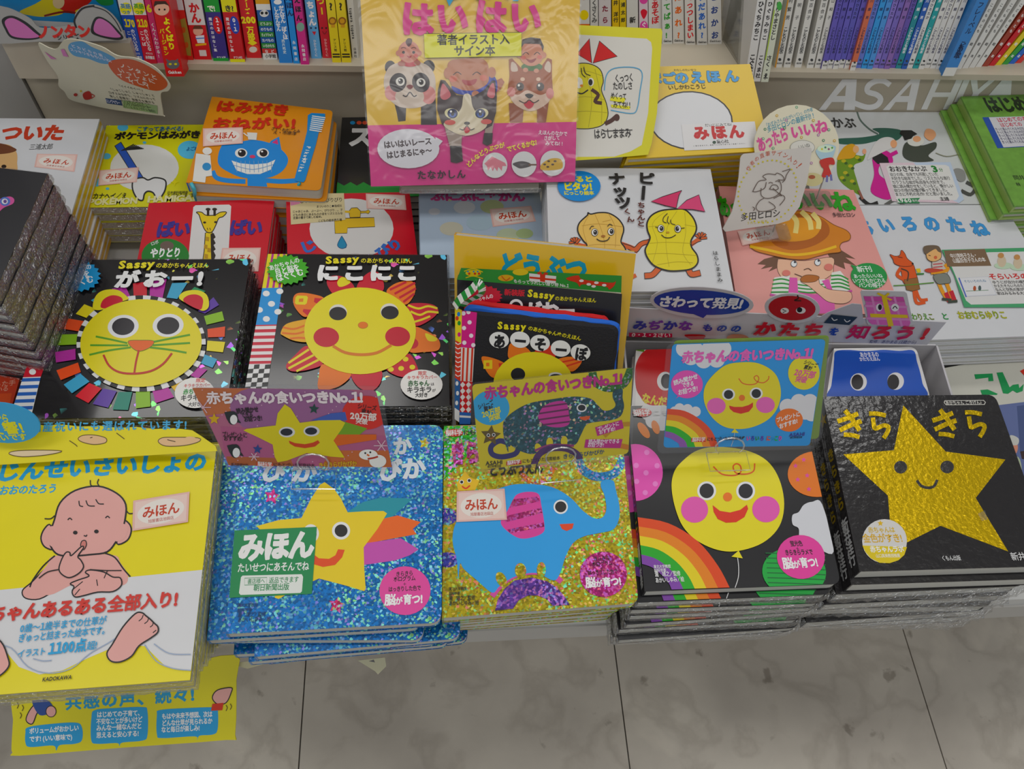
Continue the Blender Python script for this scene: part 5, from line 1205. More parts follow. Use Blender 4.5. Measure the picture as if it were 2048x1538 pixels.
a.O(FX, '#5a2a1a', (1090, 985, 1062, 975, 1080, 1005, 1090, 1030, 1130, 1045, 1180, 1045, 1200, 1030, 1165, 1000, 1150, 970, 1130, 950, 1120, 980), 3).L('#3a1a12', (1110, 990, 1135, 995), 4).E('#2a1a14', 1196, 1030, 6)
a.P('#d8c02a', (1215, 1060, 1240, 1058, 1245, 1080, 1225, 1085)).L('#3a7a3a', (1222, 1092, 1260, 1090), 9).L('#5a8a3a', (1085, 1160, 1180, 1155, 1320, 1142), 6)
a.L('#d8963c', (1345, 1130, 1370, 1190, 1400, 1240), 22).L('#d8963c', (1390, 1130, 1410, 1180, 1430, 1240), 22).L('#b8303a', (1395, 1210, 1410, 1245), 26).L('#b8303a', (1425, 1200, 1440, 1240), 26).L('#3a4238', (1375, 1240, 1420, 1245), 16).L('#3a4238', (1410, 1256, 1455, 1252), 16)
a.O('#c0b8b0', '#4a4038', (1310, 1020, 1370, 1010, 1400, 1060, 1390, 1110, 1330, 1110), 3)
for i in range(4): a.L('#b8424a', (1318, 1035 + i * 18, 1370, 1030 + i * 18), 6)
a.O('#7d8078', '#3a3a34', (1320, 1100, 1395, 1090, 1420, 1140, 1380, 1150, 1340, 1148), 3).L('#d8963c', (1390, 1040, 1400, 1070, 1310, 1085), 20).P('#b84a3a', (1265, 1070, 1300, 1058, 1380, 1070, 1300, 1085), 1)
a.O('#dcae78', '#4a3424', (1275, 960, 1290, 945, 1350, 940, 1365, 990, 1340, 1015, 1305, 1018, 1280, 1000), 3).P('#6a5a4a', (1260, 960, 1262, 930, 1310, 922, 1350, 930, 1365, 965, 1345, 960, 1330, 945, 1300, 960, 1275, 975), 1).E('#c86a4a', 1330, 995, 10).L('#3a1a12', (1290, 982, 1300, 985), 4)
a.part('review_card').P('#4f9a6c', (1365, 950, 1857, 938, 2100, 936, 2160, 1290, 1500, 1290, 1440, 1100)).P('#d3d2d0', (1400, 990, 1640, 965, 2080, 955, 2140, 1262, 1540, 1274, 1510, 1250))
a.P('#77614c', (1380, 955, 1620, 945, 1660, 1045, 1400, 1050)).T('中川李枝子さん・', 1422, 998, 1580, 992, '#e4e0dc', 26, .02).T('山脇百合子さんの本', 1436, 1026, 1630, 1018, '#e4e0dc', 26, .02)
a.T('そらいろのたね', 1650, 1124, 1975, 1118, '#c03a3a', 34, .03)
for i, t in enumerate(('ゆうじが自分の模型飛行機と', 'かえたそらいろのたねをまくと、', 'なんと空色の家が生えてきた。', '家はみるみる大きくなって…')): a.T(t, 1668 + i * 9, 1150 + i * 22, 1960 + i * 9, 1147 + i * 22, BK, 18, .01)
a.P('#c2c4cc', (1468, 1118, 1640, 1108, 1692, 1218, 1510, 1228)).P('#d8d8da', (1475, 1120, 1638, 1111, 1686, 1214, 1514, 1224)).T('そらいろのたね', 1500, 1145, 1630, 1140, '#5a7a9a', 16, .01).E('#a8553a', 1560, 1180, 9, 16).E('#4a5a5a', 1590, 1178, 9, 16).L('#6a8a6a', (1510, 1195, 1640, 1190), 3).L('#4a5fb8', (1468, 1118, 1510, 1228), 6, 0)
for x, y in ((1720, 1000), (1815, 1010)): a.E('#b9cdb4', x + 10, y + 45, 55, 20).E('#c8b8a0', x, y + 20, 26, 34).E('#b98a5a', x - 5, y - 15, 18, 16)
fin(r, a, 46)
# ================================================================== fourth row
r, a = rowbook('picture_book', 'white landscape picture book with three people pulling in a line, green turnip leaf', (1592, 224, 1888, 224, 1992, 408, 1625, 410), .714, .007, '#c6c8c8', 5, 'white landscape turnip picture book', 'landscape turnip picture books', kind='hard', pg_in=.001)
a.F(1420, 180, .3382).part('cover_illustration')
a.L('#5a6a62', (870, 130, 890, 180, 940, 230, 990, 260), 10).P('#2f5a4c', (750, 290, 900, 280, 1000, 260, 960, 230, 1040, 225, 1120, 235, 1140, 260, 1100, 300, 1000, 300, 900, 320, 770, 320), 1)
a.P('#6a8a2f', (760, 400, 830, 380, 900, 390, 920, 370, 905, 420, 850, 450, 870, 540, 890, 620, 830, 590, 770, 540, 750, 480), 1)
for x, y in ((790, 420), (830, 450), (800, 490), (840, 540), (780, 520), (870, 400)): a.E('#b0a83a', x, y, 14, 10).E('#3f5a24', x + 14, y + 14, 10, 8)
a.P('#cc9a2f', (750, 410, 790, 340, 840, 320, 868, 345, 850, 400, 790, 410), 1).E('#d8a87a', 862, 352, 18, 22).E('#d8a080', 912, 365, 12, 16)
a.P('#c02a86', (960, 400, 1000, 360, 1060, 370, 1080, 430, 1010, 440, 1000, 500, 1070, 560, 1072, 640, 1020, 645, 950, 600, 970, 500), 1).P('#1f1c1c', (965, 360, 1000, 365, 1050, 400, 1060, 440, 990, 440, 960, 410)).P('#cdcbc9', (930, 410, 980, 310, 1040, 280, 1090, 295, 1080, 340, 1020, 370, 960, 400), 1).E('#d8a07a', 1085, 320, 20, 24).L('#c02a86', (1060, 390, 1100, 370), 22)
a.P('#3f443c', (1140, 390, 1150, 320, 1200, 305, 1250, 330, 1330, 310, 1335, 345, 1290, 390, 1320, 420, 1200, 425), 1).E('#cfcfc8', 1215, 305, 50, 30).E('#d8a07a', 1222, 292, 24, 18).P('#1c1c1c', (1120, 260, 1130, 240, 1190, 240, 1225, 262, 1200, 275, 1190, 290, 1150, 300, 1140, 275)).P('#d8a07a', (1265, 270, 1280, 232, 1320, 240, 1335, 270, 1310, 300, 1285, 295), 1).L('#8a8a78', (1335, 375, 1400, 395, 1480, 380), 5)
a.P('#8a8a88', (1435, 480, 1460, 465, 1500, 480, 1510, 530, 1480, 545, 1450, 520), 1).L('#4a4a48', (1490, 600, 1540, 620, 1565, 580, 1520, 550), 20).L('#1c1a18', (890, 640, 940, 680, 985, 670), 20).L('#5a5a56', (1040, 680, 1100, 650, 1150, 690), 20).L('#8a5a4a', (880, 600, 900, 645), 14)
a.part('cover_lettering').T('おおきなかぶ', 440, 222, 868, 222, '#2a2a28', 60, .02)
a.part('review_card').P('#d4c0c8', (1000, 435, 1410, 430, 1475, 640, 1470, 672, 1075, 660)).P('#b9c6d8', (1200, 432, 1420, 430, 1500, 650, 1470, 672, 1400, 640)).P('#d2cdb8', (1040, 455, 1340, 445, 1300, 500, 1060, 500)).P('#d8d7d4', (1040, 458, 1055, 448, 1390, 446, 1410, 456, 1470, 630, 1455, 655, 1115, 652, 1098, 640))
a.T('おおきなかぶ', 1062, 484, 1285, 482, BK, 32, .025).T('3', 1318, 488, 1355, 488, '#2f7a3a', 44, .05).T('分', 1355, 484, 1378, 484, '#2f7a3a', 20)
for i, t in enumerate(('幼少の頃、自身でも所蔵していた', '大好きな絵本でした。リズミカルな進行', 'カラフルな絵が私自身も大好きで、', '娘に読み聞かせをしていると、懐かしい', '幼少の頃の記憶が蘇ってきました。', 'まさに不朽の名作!だと思いました。')): a.T(t, 1066 + i * 6, 512 + i * 23.5, (1350, 1420, 1400, 1440, 1415, 1445)[i], 510 + i * 23, '#3a3a3a', 20, .008)
a.P('#2f7a4c', (1100, 648, 1240, 642, 1225, 658, 1240, 674, 1110, 674)).T('1960', 1100, 668, 1195, 668, '#e4e4e0', 26, .03).T('年代', 1196, 666, 1228, 666, '#e4e4e0', 16, .01).T('主婦', 1360, 658, 1415, 658, BK, 22, .01)
fin(r, a, 47)
r, a = rowbook('picture_book', 'green grassy picture book at the right edge with a white and blue note', (1922, 193, 2140, 186, 2290, 400, 2029, 412), .742, .011, ink('#6f9a4a', .4, .1, 0, 300, 0, .25), 5, 'green grassy picture book', 'green grassy picture books', kind='hard', spinemat='#93aa62', back='#93aa62', drift=(-.0075, 0), jit=.0008)
a.F(1420, 180, .3382).part('cover_lettering').T('はじめての', 1650, 125, 2060, 115, '#23301f', 84, .05).T('岡井紀', 1800, 530, 1900, 528, BK, 26, .01).T('林', 1815, 568, 1840, 568, BK, 22, .01)
a.part('review_note').P('#2f4f9a', (1610, 162, 1900, 155, 1990, 330, 1700, 345)).P('#c9c9cc', (1648, 162, 1910, 155, 1995, 325, 1735, 340)).T('はじめての本', 1705, 190, 1880, 180, '#b83a50', 26, .02).T('はじめての', 1722, 218, 1850, 212, '#b83a50', 24, .02)
for i in range(5): a.T('きっと喜んでくれる大切な一冊', 1690 + i * 10, 240 + i * 19, 1890 + i * 10, 234 + i * 19, '#3a3a5a', 16, .008)
fin(r, a, 48)
a.clipq = None
r, a = rowbook('picture_book', 'yellow picture book with a large white egg outlined in black', (1316, 133, 1500, 128, 1541, 301, 1253, 318), .83, .0125, '#d9b808', 8, 'yellow egg picture book', 'yellow egg picture books', kind='hard', zb=.80, coat=0, drift=(.0003, .001), jit=.002, rot=.012)
a.F(1240, 100, .2246).part('cover_illustration').P(BK, ell(632, 628, 374, 262, 3)).P('#d2d2d4', ell(632, 628, 360, 250, 3))
a.part('cover_lettering').T('わたしのたいせつ', 480, 188, 680, 186, BK, 20, .01)
for ch, x, y in (('ま', 320, 290), ('ご', 440, 296), ('の', 555, 290), ('え', 695, 286), ('ほ', 835, 278), ('ん', 1000, 276)): a.T(ch, x - 62, y, x + 62, y, '#4a94c8', 96, .055, (BK, .02))
a.T('た', 190, 300, 300, 300, '#4a94c8', 96, .055, (BK, .02)).T('いしかわこうじ', 430, 352, 768, 342, BK, 40, .015)
a.part('sample_sticker').P('#d6d4d4', (545, 665, 1198, 638, 1235, 868, 572, 898)).T('だいじにみてね!', 755, 684, 1005, 676, BK, 26, .01).T('みほん', 650, 792, 1120, 772, '#b8262c', 110, .06).T('童心社', 860, 832, 970, 828, BK, 30, .02).E('#2f4a3a', 838, 825, 16, 14)
a.T('※展示見本です。無断でのお持ち帰りはご遠慮ください。', 650, 862, 1130, 838, BK, 10, .005)
fin(r, a, 49)
r, a = rowbook('picture_book', 'white picture book at the left edge with red title lettering', (-70, 236, 199, 238, 130, 470, -190, 465), .742, .008, WH, 9, 'white red-titled picture book', 'white red-titled picture books', kind='hard', spine='right', spinemat='#d0a92a', back='#d0a92a', drift=(.0005, 0))
a.F(0, 0, .3613).part('cover_lettering').T('くっついた', -240, 770, 345, 770, '#b8402c', 80, .055).T('三浦太郎', 160, 828, 290, 824, '#444', 30, .01)
a.part('cover_illustration').P('#cfa878', (-60, 820, 40, 800, 90, 840, 95, 900, 80, 960, -80, 1000), 1).P('#6a3f2a', (-60, 800, 10, 795, 92, 828, 40, 850, -60, 850), 1).E('#2a1c14', 22, 922, 14, 10)
a.part('sample_sticker').mihon(205, 852, 430, 855, 412, 952, 190, 925)
fin(r, a, 50)
r, a = rowbook('picture_book', 'lime yellow toothbrushing picture book with a white tooth and a blue toothbrush', (213, 251, 427, 249, 432, 412, 169, 415), .712, .011, '#cfcc1d', 4, 'lime yellow toothbrushing picture book', 'lime toothbrushing picture books', wrap=True)
a.F(0, 0, .3613).part('cover_illustration').E('#d8d8d4', 800, 930, 190, 130)
for x, y, r_ in ((680, 705, 30), (590, 865, 24), (800, 790, 10), (595, 1045, 10), (530, 1010, 34)): a.E('#5fb0d0', x, y, r_, r_ * .7)
a.E('#5fb4d4', 1050, 830, 66, 50).L('#2a2a2a', (660, 810, 770, 985), 44).L('#2f55b0', (660, 810, 770, 985), 36)
for i in range(7): a.L('#2a2a2a', (672 + i * 9, 835 - i * 1 + i * 0, 740 + i * 9, 800 + i * 4), 5, 0)
a.O('#d6d6d6', '#262626', (740, 1000, 790, 985, 820, 998, 860, 985, 915, 1000, 915, 1050, 890, 1095, 870, 1110, 850, 1070, 820, 1060, 800, 1075, 790, 1110, 760, 1100, 735, 1050), 8)
a.star('#d8cf2a', 968, 1010, 24, .35, 0, 4)
a.part('cover_lettering').T('こすってあそべる!', 755, 728, 1022, 725, '#2f6a9a', 26, .03).T('ポケモンはみがき', 632, 772, 1110, 762, BK, 38, .05).T('よごれて', 1030, 835, 1120, 832, '#2f6a9a', 20, .03).T('カナヘイ／え', 512, 1100, 702, 1098, BK, 30, .02).T('日本歯科医師会', 925, 1074, 1040, 1072, BK, 14, .01).T('とづかみほ／監', 922, 1092, 1080, 1090, BK, 20, .01).T('POKÉMON', 490, 1138, 760, 1128, '#d8d4a0', 40, .05).T('HAMIGAKI', 815, 1122, 1130, 1112, '#d8d4a0', 40, .05)
a.part('sample_sticker').mihon(552, 945, 770, 928, 758, 1010, 545, 1030)
fin(r, a, 51)
r, a = rowbook('board_book', 'orange board book with a grinning blue cat and a blue toothbrush', (424, 193, 666, 221, 641, 381, 372, 365), .738, .014, '#d68f22', 5, 'orange blue-cat board book', 'orange blue-cat board books', rnd=.006, jit=.003, rot=.03, spinemat='#2f7ac0')
a.F(0, 0, .3613).part('cover_illustration')
BC = '#2f84cc'
a.P(BC, (1480, 810, 1500, 780, 1545, 757, 1552, 800, 1560, 840)).P('#c8407a', (1505, 790, 1535, 770, 1540, 800))
a.P(BC, (1210, 850, 1230, 800, 1245, 760, 1290, 790, 1400, 775, 1500, 795, 1570, 840, 1595, 890, 1560, 950, 1480, 985, 1350, 985, 1260, 950, 1210, 910), 1)
a.L(BC, (1180, 955, 1200, 985, 1260, 1000, 1350, 1005), 26).L(BC, (1480, 1000, 1560, 1005, 1640, 1000), 26).P(BC, (1370, 980, 1470, 985, 1480, 1035, 1370, 1030))
for x, y in ((1335, 848), (1455, 848)): a.E('#e0e0dc', x, y, 34, 26).E('#16161c', x + 4, y, 22, 20).E('#eee', x - 4, y - 8, 6, 5)
a.E('#c8446a', 1398, 868, 16, 9)
a.P('#e2e2de', (1282, 890, 1330, 905, 1400, 912, 1480, 905, 1525, 885, 1500, 940, 1440, 965, 1370, 965, 1310, 945))
for x in range(1310, 1520, 24): a.L('#7aa0c8', (x, 893, x + 2, 955), 3, 0)
a.L('#7aa0c8', (1290, 915, 1400, 940, 1515, 912), 3)
a.L('#e0e0dc', (1105, 985, 1118, 880), 70, 0).P('#e0e0dc', (1110, 870, 1165, 860, 1175, 975, 1108, 985)).E('#e0e0dc', 1148, 838, 26, 20).E('#3a8ac0', 1145, 925, 24, 22)
a.P('#d8d8d4', (1368, 735, 1425, 738, 1420, 778, 1375, 775)).L('#e0e0dc', (1350, 740, 1370, 755), 6)
a.P('#2f84c4', (1705, 640, 1725, 628, 1800, 632, 1800, 660, 1765, 735, 1750, 800, 1690, 1000, 1680, 1012, 1635, 1005, 1632, 990, 1685, 790, 1700, 730))
for i in range(8): a.L('#e4e4e0', (1730 + i * 0 - i * 2, 645 + i * 11, 1800 - i * 3, 655 + i * 11), 6, 0)
a.V('Pika★Pika', 1710, 820, 1665, 950, '#e4e4e0', 26, .04)
a.part('cover_lettering').T('はみがき', 1188, 612, 1600, 640, '#c23a2a', 56, .05).T('おねがい!', 1168, 712, 1668, 712, '#c23a2a', 58, .05).T('さく・わだことみ', 1500, 722, 1660, 738, BK, 18, .01).T('え・市原淳', 1510, 742, 1640, 750, BK, 18, .01)
a.part('sample_sticker').mihon(1125, 715, 1345, 708, 1345, 798, 1125, 815)
a.done(); hk = r
mb = MB(); p0 = atz(600, 366, .741); mb.tube([p0, atz(594, 374, .735), atz(590, 384, .728), atz(592, 392, .722)], .0016, '#3aa0b0'); mb.build('cord', r, True)
mb = MB(); mb.tube([atz(382, 366, .739), atz(388, 378, .735), atz(390, 390, .722), atz(394, 400, .714)], .0022, '#5ab4c4'); mb.build('ribbon', r, True)
st = stack(r, 5, .014, 'orange blue-cat board book', 'orange blue-cat board books', jit=.004, rot=.03, seed=52)
r, a = rowbook('picture_book', 'black picture book with a green zigzag grass strip behind the big pink and yellow book', (684, 235, 862, 232, 866, 392, 672, 395), .70, .011, '#1a1a1c', 4, 'black grass-strip picture book', 'black grass-strip picture books', rnd=.004)
a.F(0, 0, .3613).part('cover_illustration')
a.P('#2f8a3c', [v for i in range(14) for v in ((1868 + i * 36, 1028 if i % 2 else 1008))] + [2420, 1110, 1850, 1110])
for x, c_ in ((1952, '#2a84b8'), (1988, '#c8503a'), (2020, '#c8503a')): a.E(c_, x, 680, 14, 10)
a.part('cover_lettering').T('ス', 1930, 800, 2060, 800, '#e4e4e4', 100, .06)
fin(r, a, 53)
# front-left tall dark stack
a_r, a = rowbook('picture_book', 'glossy black picture book with a pink and blue round pattern, far left', (-150, 318, 95, 347, -14, 592, -290, 545), .865, .0125, ink('#17161c', .3, .5), 15, 'dark purple-edged picture book', 'dark picture books in the tall left stack', kind='hard', spine='right', spinemat='#2d2454', back='#221c3c', wrap=True, pg_in=.002, jit=.0012, rot=.006)
a.F(0, 330, .3446).part('cover_illustration').P('#b8508a', (-60, 230, 40, 185, 80, 195, 75, 225, 20, 250, -40, 300), 1).E('#4a62a8', 30, 212, 30, 26).E('#c8c8cc', 28, 212, 18, 16).E('#5a3a7a', 30, 212, 10)
fin(a_r, a, 54)
r, a = rowbook('picture_book', 'orange red picture book with faint lettering beside the lion book, left edge', (-150, 640, 44, 741, 14, 845, -200, 845), .735, .010, '#a83a24', 6, 'orange red picture book', 'orange red picture books', kind='hard', drift=(-.0005, 0))
a.F(0, 330, .3446).part('cover_lettering').T('ほん真', -80, 1180, 25, 1165, '#c8a090', 40, .02).T('ていった手', -120, 1300, 90, 1275, '#c08a78', 30, .01).T('ている', -60, 1325, 50, 1308, '#c08a78', 28, .01).P('#b84a2c', (-200, 1335, 70, 1325, 40, 1500, -300, 1500))
fin(r, a, 55)
# book on the right, under the gold star stack
r, a = rowbook('picture_book', 'cream picture book with green and red title lettering over a blue painting', (1856, 742, 2140, 690, 2270, 1060, 1945, 1100), .662, .011, '#c3c2b8', 0, kind='hard')
a.F(1780, 500, .3252).part('cover_illustration').P('#5f6a94', (620, 960, 824, 935, 1200, 900, 1400, 1500, 560, 1600, 600, 1200)).P('#46527a', (780, 960, 860, 950, 900, 1200, 800, 1250)).P('#a8b49a', (740, 1300, 800, 1290, 824, 1500, 860, 1600, 780, 1560), 1).E('#c88a74', 750, 1215, 36, 50).P('#c0c0ba', (715, 1190, 740, 1140, 790, 1160, 780, 1200), 1).P('#3a2a2a', (800, 1240, 830, 1235, 840, 1290, 810, 1285))
a.part('cover_lettering')
GG = '#1f8a50'
a.P(GG, (518, 765, 630, 760, 636, 806, 605, 808, 604, 785, 525, 795)).P(GG, (555, 862, 600, 858, 662, 885, 655, 892, 565, 890)).P(GG, (655, 755, 692, 752, 735, 845, 755, 830, 790, 825, 795, 850, 822, 825, 815, 868, 780, 880, 755, 865, 725, 885, 695, 882))
a.P('#c0392c', (798, 745, 824, 732, 860, 770, 840, 790)).P('#c0392c', (850, 730, 930, 720, 935, 860, 860, 870))
a.done()
tag(r, None, 'book')
# ================================================================== big book standing in the middle
PKM = '#c83a80'; YB = '#d9b24a'
us, a = rowbook('picture_book', 'thin film-wrapped picture book under the standing pink and yellow book', (812, 296, 1074, 296, 1078, 377, 803, 379), .78, .006, '#bcbab4', 6, 'film-wrapped picture book', 'film-wrapped books under the standing book', kind='hard', wrap=True, drift=(0, .0068), jit=.0005)
fin(us, a, 60)
hb, a = lean('picture_book', 'large film-wrapped yellow and pink picture book with a panda, cat and dog, standing upright', (719, -34, 1161, -34, 1150, 363, 742, 373), .932, .79, .014, YB, kind='hard', rnd=0)
a.F(700, 0, .3223).part('belly_band').P(PKM, (88, 778, 1405, 756, 1400, 1135, 130, 1165)).part('cover_illustration')
D1, D2, BR1 = '#2e2629', '#3f3034', '#8a4a30'
a.P(D1, (275, 640, 350, 640, 345, 750, 300, 755, 290, 700)).P(D1, (440, 620, 530, 600, 540, 775, 440, 775))
a.E(D1, 250, 418, 34, 42).E(D1, 488, 415, 38, 42)
a.P('#ccbcae', (212, 540, 215, 470, 250, 410, 320, 385, 400, 380, 480, 405, 522, 460, 532, 540, 520, 610, 460, 655, 390, 672, 300, 660, 240, 610), 1)
a.E('#cc8c8a', 262, 575, 46, 50).E('#cc8480', 488, 590, 44, 56).E('#ccbcae', 370, 600, 90, 66)
a.E(D1, 298, 512, 52, 60, 20).E(D1, 440, 512, 54, 62, -20)
for x, y in ((312, 506), (440, 512)): a.E('#e0dcd4', x, y, 28, 27).E('#1c1416', x + 2, y - 2, 15, 17).E('#eee', x - 4, y - 8, 5)
a.P('#7a3a3a', (350, 535, 372, 525, 394, 535, 372, 555), 1).L(D1, (330, 592, 350, 598, 372, 572, 395, 598, 412, 592), 7)
def baby(cx, cy, rx, ry, col, hair):
    a.E(col, cx - rx, cy + 8, rx * .22, ry * .25).E(col, cx + rx, cy + 8, rx * .22, ry * .25).E(col, cx, cy, rx, ry)
a.E('#b8404a', 372, 385, 58, 30); baby(365, 322, 66, 68, '#c88878', 0); a.P('#5a4044', (345, 262, 360, 238, 385, 245, 380, 275, 362, 290), 1)
a.E('#a86a5e', 320, 395, 24, 16).E('#a86a5e', 418, 390, 20, 16)
for x in (332, 395): a.E('#1c1416', x, 325, 9, 9).L('#5a3434', (x - 14, 300, x, 294, x + 14, 300), 4)
a.P('#a02c34', (352, 345, 368, 350, 384, 345, 368, 362), 1).E('#c8605a', 322, 345, 14, 12).E('#c8605a', 408, 345, 14, 12)
# dog + child
a.P(BR1, (985, 640, 1080, 640, 1070, 758, 992, 760)).P(BR1, (1160, 640, 1235, 620, 1215, 758, 1160, 758))
a.P('#97512f', (990, 470, 985, 370, 1005, 362, 1060, 420, 1180, 420, 1225, 360, 1252, 370, 1252, 470, 1258, 560, 1220, 640, 1120, 690, 1020, 640, 978, 560))
a.P('#ccb8a8', (1000, 440, 1002, 385, 1030, 400, 1040, 440), 1).P('#ccb8a8', (1205, 425, 1225, 380, 1245, 400, 1240, 450), 1)
a.P('#ccb09e', (985, 570, 1040, 590, 1100, 560, 1180, 590, 1250, 565, 1225, 640, 1120, 690, 1020, 645), 1).E('#c8807a', 1000, 570, 26, 30).E('#c8807a', 1240, 580, 24, 34)
for x in (1055, 1180): a.E('#2a1c18', x, 538, 24, 26).E('#e8e4dc', x - 8, 530, 7, 8).E('#d8b8a0', x - (-15 if x < 1100 else 12), 492, 14, 12)
a.P('#1c1616', (1085, 590, 1110, 580, 1138, 592, 1112, 612), 1).P('#b83040', (1078, 640, 1108, 625, 1140, 638, 1130, 665, 1108, 675, 1088, 662), 1).L('#3a2420', (1050, 625, 1085, 640, 1110, 620, 1140, 638, 1170, 622), 6)
a.E('#3f6a34', 1128, 415, 66, 26); baby(1125, 335, 76, 76, '#c88a72', 0); a.P('#3a2c2a', (1060, 300, 1070, 245, 1120, 232, 1180, 240, 1202, 290, 1195, 320, 1180, 275, 1080, 272))
for x in (1090, 1160): a.L('#4a2a24', (x - 18, 340, x, 325, x + 18, 338), 5)
a.P('#8a2c30', (1090, 365, 1120, 372, 1155, 362, 1140, 385, 1115, 390), 1).E('#cc6a5e', 1075, 358, 16, 12).E('#cc6a5e', 1175, 355, 16, 12).E('#c88a72', 1088, 435, 16, 14).E('#c88a72', 1155, 440, 16, 14)
# cat + child in the middle
a.P('#a8644a', (905, 500, 940, 485, 958, 510, 930, 560, 905, 580)).P('#2f3f9a', (830, 470, 900, 480, 910, 570, 840, 590), 1)
a.P('#b5785c', (605, 430, 620, 380, 700, 365, 800, 362, 850, 390, 862, 460, 850, 520, 780, 560, 700, 560, 630, 530), 1).E('#b5785c', 608, 455, 26, 36).E('#b5785c', 880, 450, 24, 34)
for x in (665, 785): a.L('#4a2a24', (x - 24, 465, x, 448, x + 24, 462), 6)
a.P('#a02830', (695, 495, 740, 500, 785, 490, 775, 520, 740, 532, 705, 520), 1).E('#c8705e', 640, 490, 26, 20).E('#c8705e', 828, 485, 24, 20)
a.P('#2f3f9a', (630, 535, 700, 560, 780, 560, 850, 530, 860, 570, 760, 590, 660, 580), 1).E('#b5785c', 778, 585, 24, 22)
a.P('#9a8a80', (585, 780, 695, 830, 690, 910, 620, 915)).P('#2a2224', (620, 905, 692, 905, 700, 1000, 660, 1012, 625, 1005)).P('#9a8a80', (840, 780, 895, 740, 880, 830, 835, 830)).P('#2a2224', (832, 825, 885, 825, 880, 890, 850, 905, 822, 890))
a.P('#3a2a2c', (540, 680, 545, 560, 562, 495, 590, 500, 660, 590, 760, 600, 830, 560, 880, 500, 900, 500, 910, 600, 905, 700, 880, 780, 800, 820, 720, 842, 630, 820, 570, 770))
a.P('#c0686e', (560, 600, 570, 525, 590, 530, 625, 590, 590, 620), 1).P('#c0686e', (850, 590, 870, 530, 892, 520, 898, 590, 880, 610), 1)
a.P('#d2c6ac', (705, 590, 745, 590, 760, 660, 800, 720, 850, 770, 810, 815, 720, 842, 630, 815, 580, 770, 640, 730, 690, 670), 1)
for x, s_ in ((632, 1), (812, -1)): a.E('#d8d0a8', x, 705, 46, 32, 12 * s_).E('#1c2450', x + 4 * s_, 705, 32, 30).E('#3f5fa8', x + 4 * s_, 712, 20, 16).E('#0e0e14', x + 4 * s_, 702, 12, 18).E('#eee', x - 6, 692, 7)
a.E('#2a2022', 725, 765, 18, 10).P('#c04048', (705, 795, 725, 788, 745, 795, 738, 820, 715, 825), 1).L(D1, (680, 800, 705, 806, 725, 780, 745, 806, 770, 798), 5)
a.E('#c8605a', 620, 760, 34, 16).E('#c8605a', 845, 755, 34, 16)
a.part('cover_lettering')
a.T('ふよい', 560, -10, 1080, -8, '#3a9ac0', 120, .05).P('#3a9ac0', (598, 0, 640, -30, 660, -30, 615, 42)).P('#3a9ac0', (1035, -20, 1060, -22, 1040, 10, 1005, 8))
a.T('はい', 315, 205, 745, 195, '#cf3a84', 190, .055, None, .04).T('はい', 765, 190, 1195, 192, '#cf3a84', 190, .055, None, .04)
a.part('round_labels')
a.E('#d4d2d8', 362, 922, 192, 122).P('#d4d2d8', (530, 850, 575, 875, 530, 930))
a.T('はいはいレース', 212, 918, 508, 892, D2, 42, .035).T('はじまるにゃ～', 230, 982, 510, 950, D2, 42, .035)
for x, y in ((898, 1025), (1078, 1018), (1255, 1012)): a.E('#d2d2d2', x, y, 77, 79)
a.P('#cc7a88', (832, 1015, 880, 970, 960, 1010, 970, 1030, 945, 1030, 940, 1060, 920, 1035, 912, 1062, 895, 1038, 885, 1062, 872, 1036, 855, 1058, 848, 1030)).P('#4a4648', (1008, 1015, 1060, 1000, 1110, 1010, 1120, 1030, 1060, 1045, 1030, 1035), 1).L('#6a5040', (1110, 1022, 1152, 1022), 10)
a.P('#c8a24a', (1185, 1020, 1240, 985, 1300, 985, 1318, 1020, 1300, 1050, 1190, 1055), 1)
for x, y in ((1205, 1020), (1230, 1000), (1225, 1035), (1255, 1020), (1270, 1000)): a.E('#4a3424', x, y, 9, 6)
a.part('band_lettering')
a.T('たなかしん', 415, 1108, 720, 1100, '#2a1420', 50, .035)
a.arc('どんなどうぶつが', 1000, 1240, 330, 330, -140, -100, '#e0d84a', 34, .035); a.T('でてくるかな?', 975, 942, 1160, 895, '#e0d84a', 34, .035)
a.T('えほんのなかで', 1165, 832, 1345, 842, '#e8e0e4', 26, .02).T('さがして', 1200, 868, 1300, 866, '#e8e0e4', 26, .02).T('みてね!!', 1208, 900, 1325, 902, '#e8e0e4', 26, .02)
a.part('signed_note').P('#d9d61f', (458, 212, 1062, 203, 1062, 350, 464, 362)).L('#3a3a10', (458, 212, 1062, 203, 1062, 350, 464, 362), 3, 0, 1).T('著者イラスト入', 540, 276, 990, 270, '#1c1c12', 60, .03).T('サイン本', 645, 344, 900, 340, '#1c1c12', 60, .03)
a.flush(); a.clipq = None; a.h += .0006
a.part('shrink_film').P(film(.03, .14, .5, 20), (40, -110, 1435, -110, 1402, 1140, 125, 1165)); a.done()

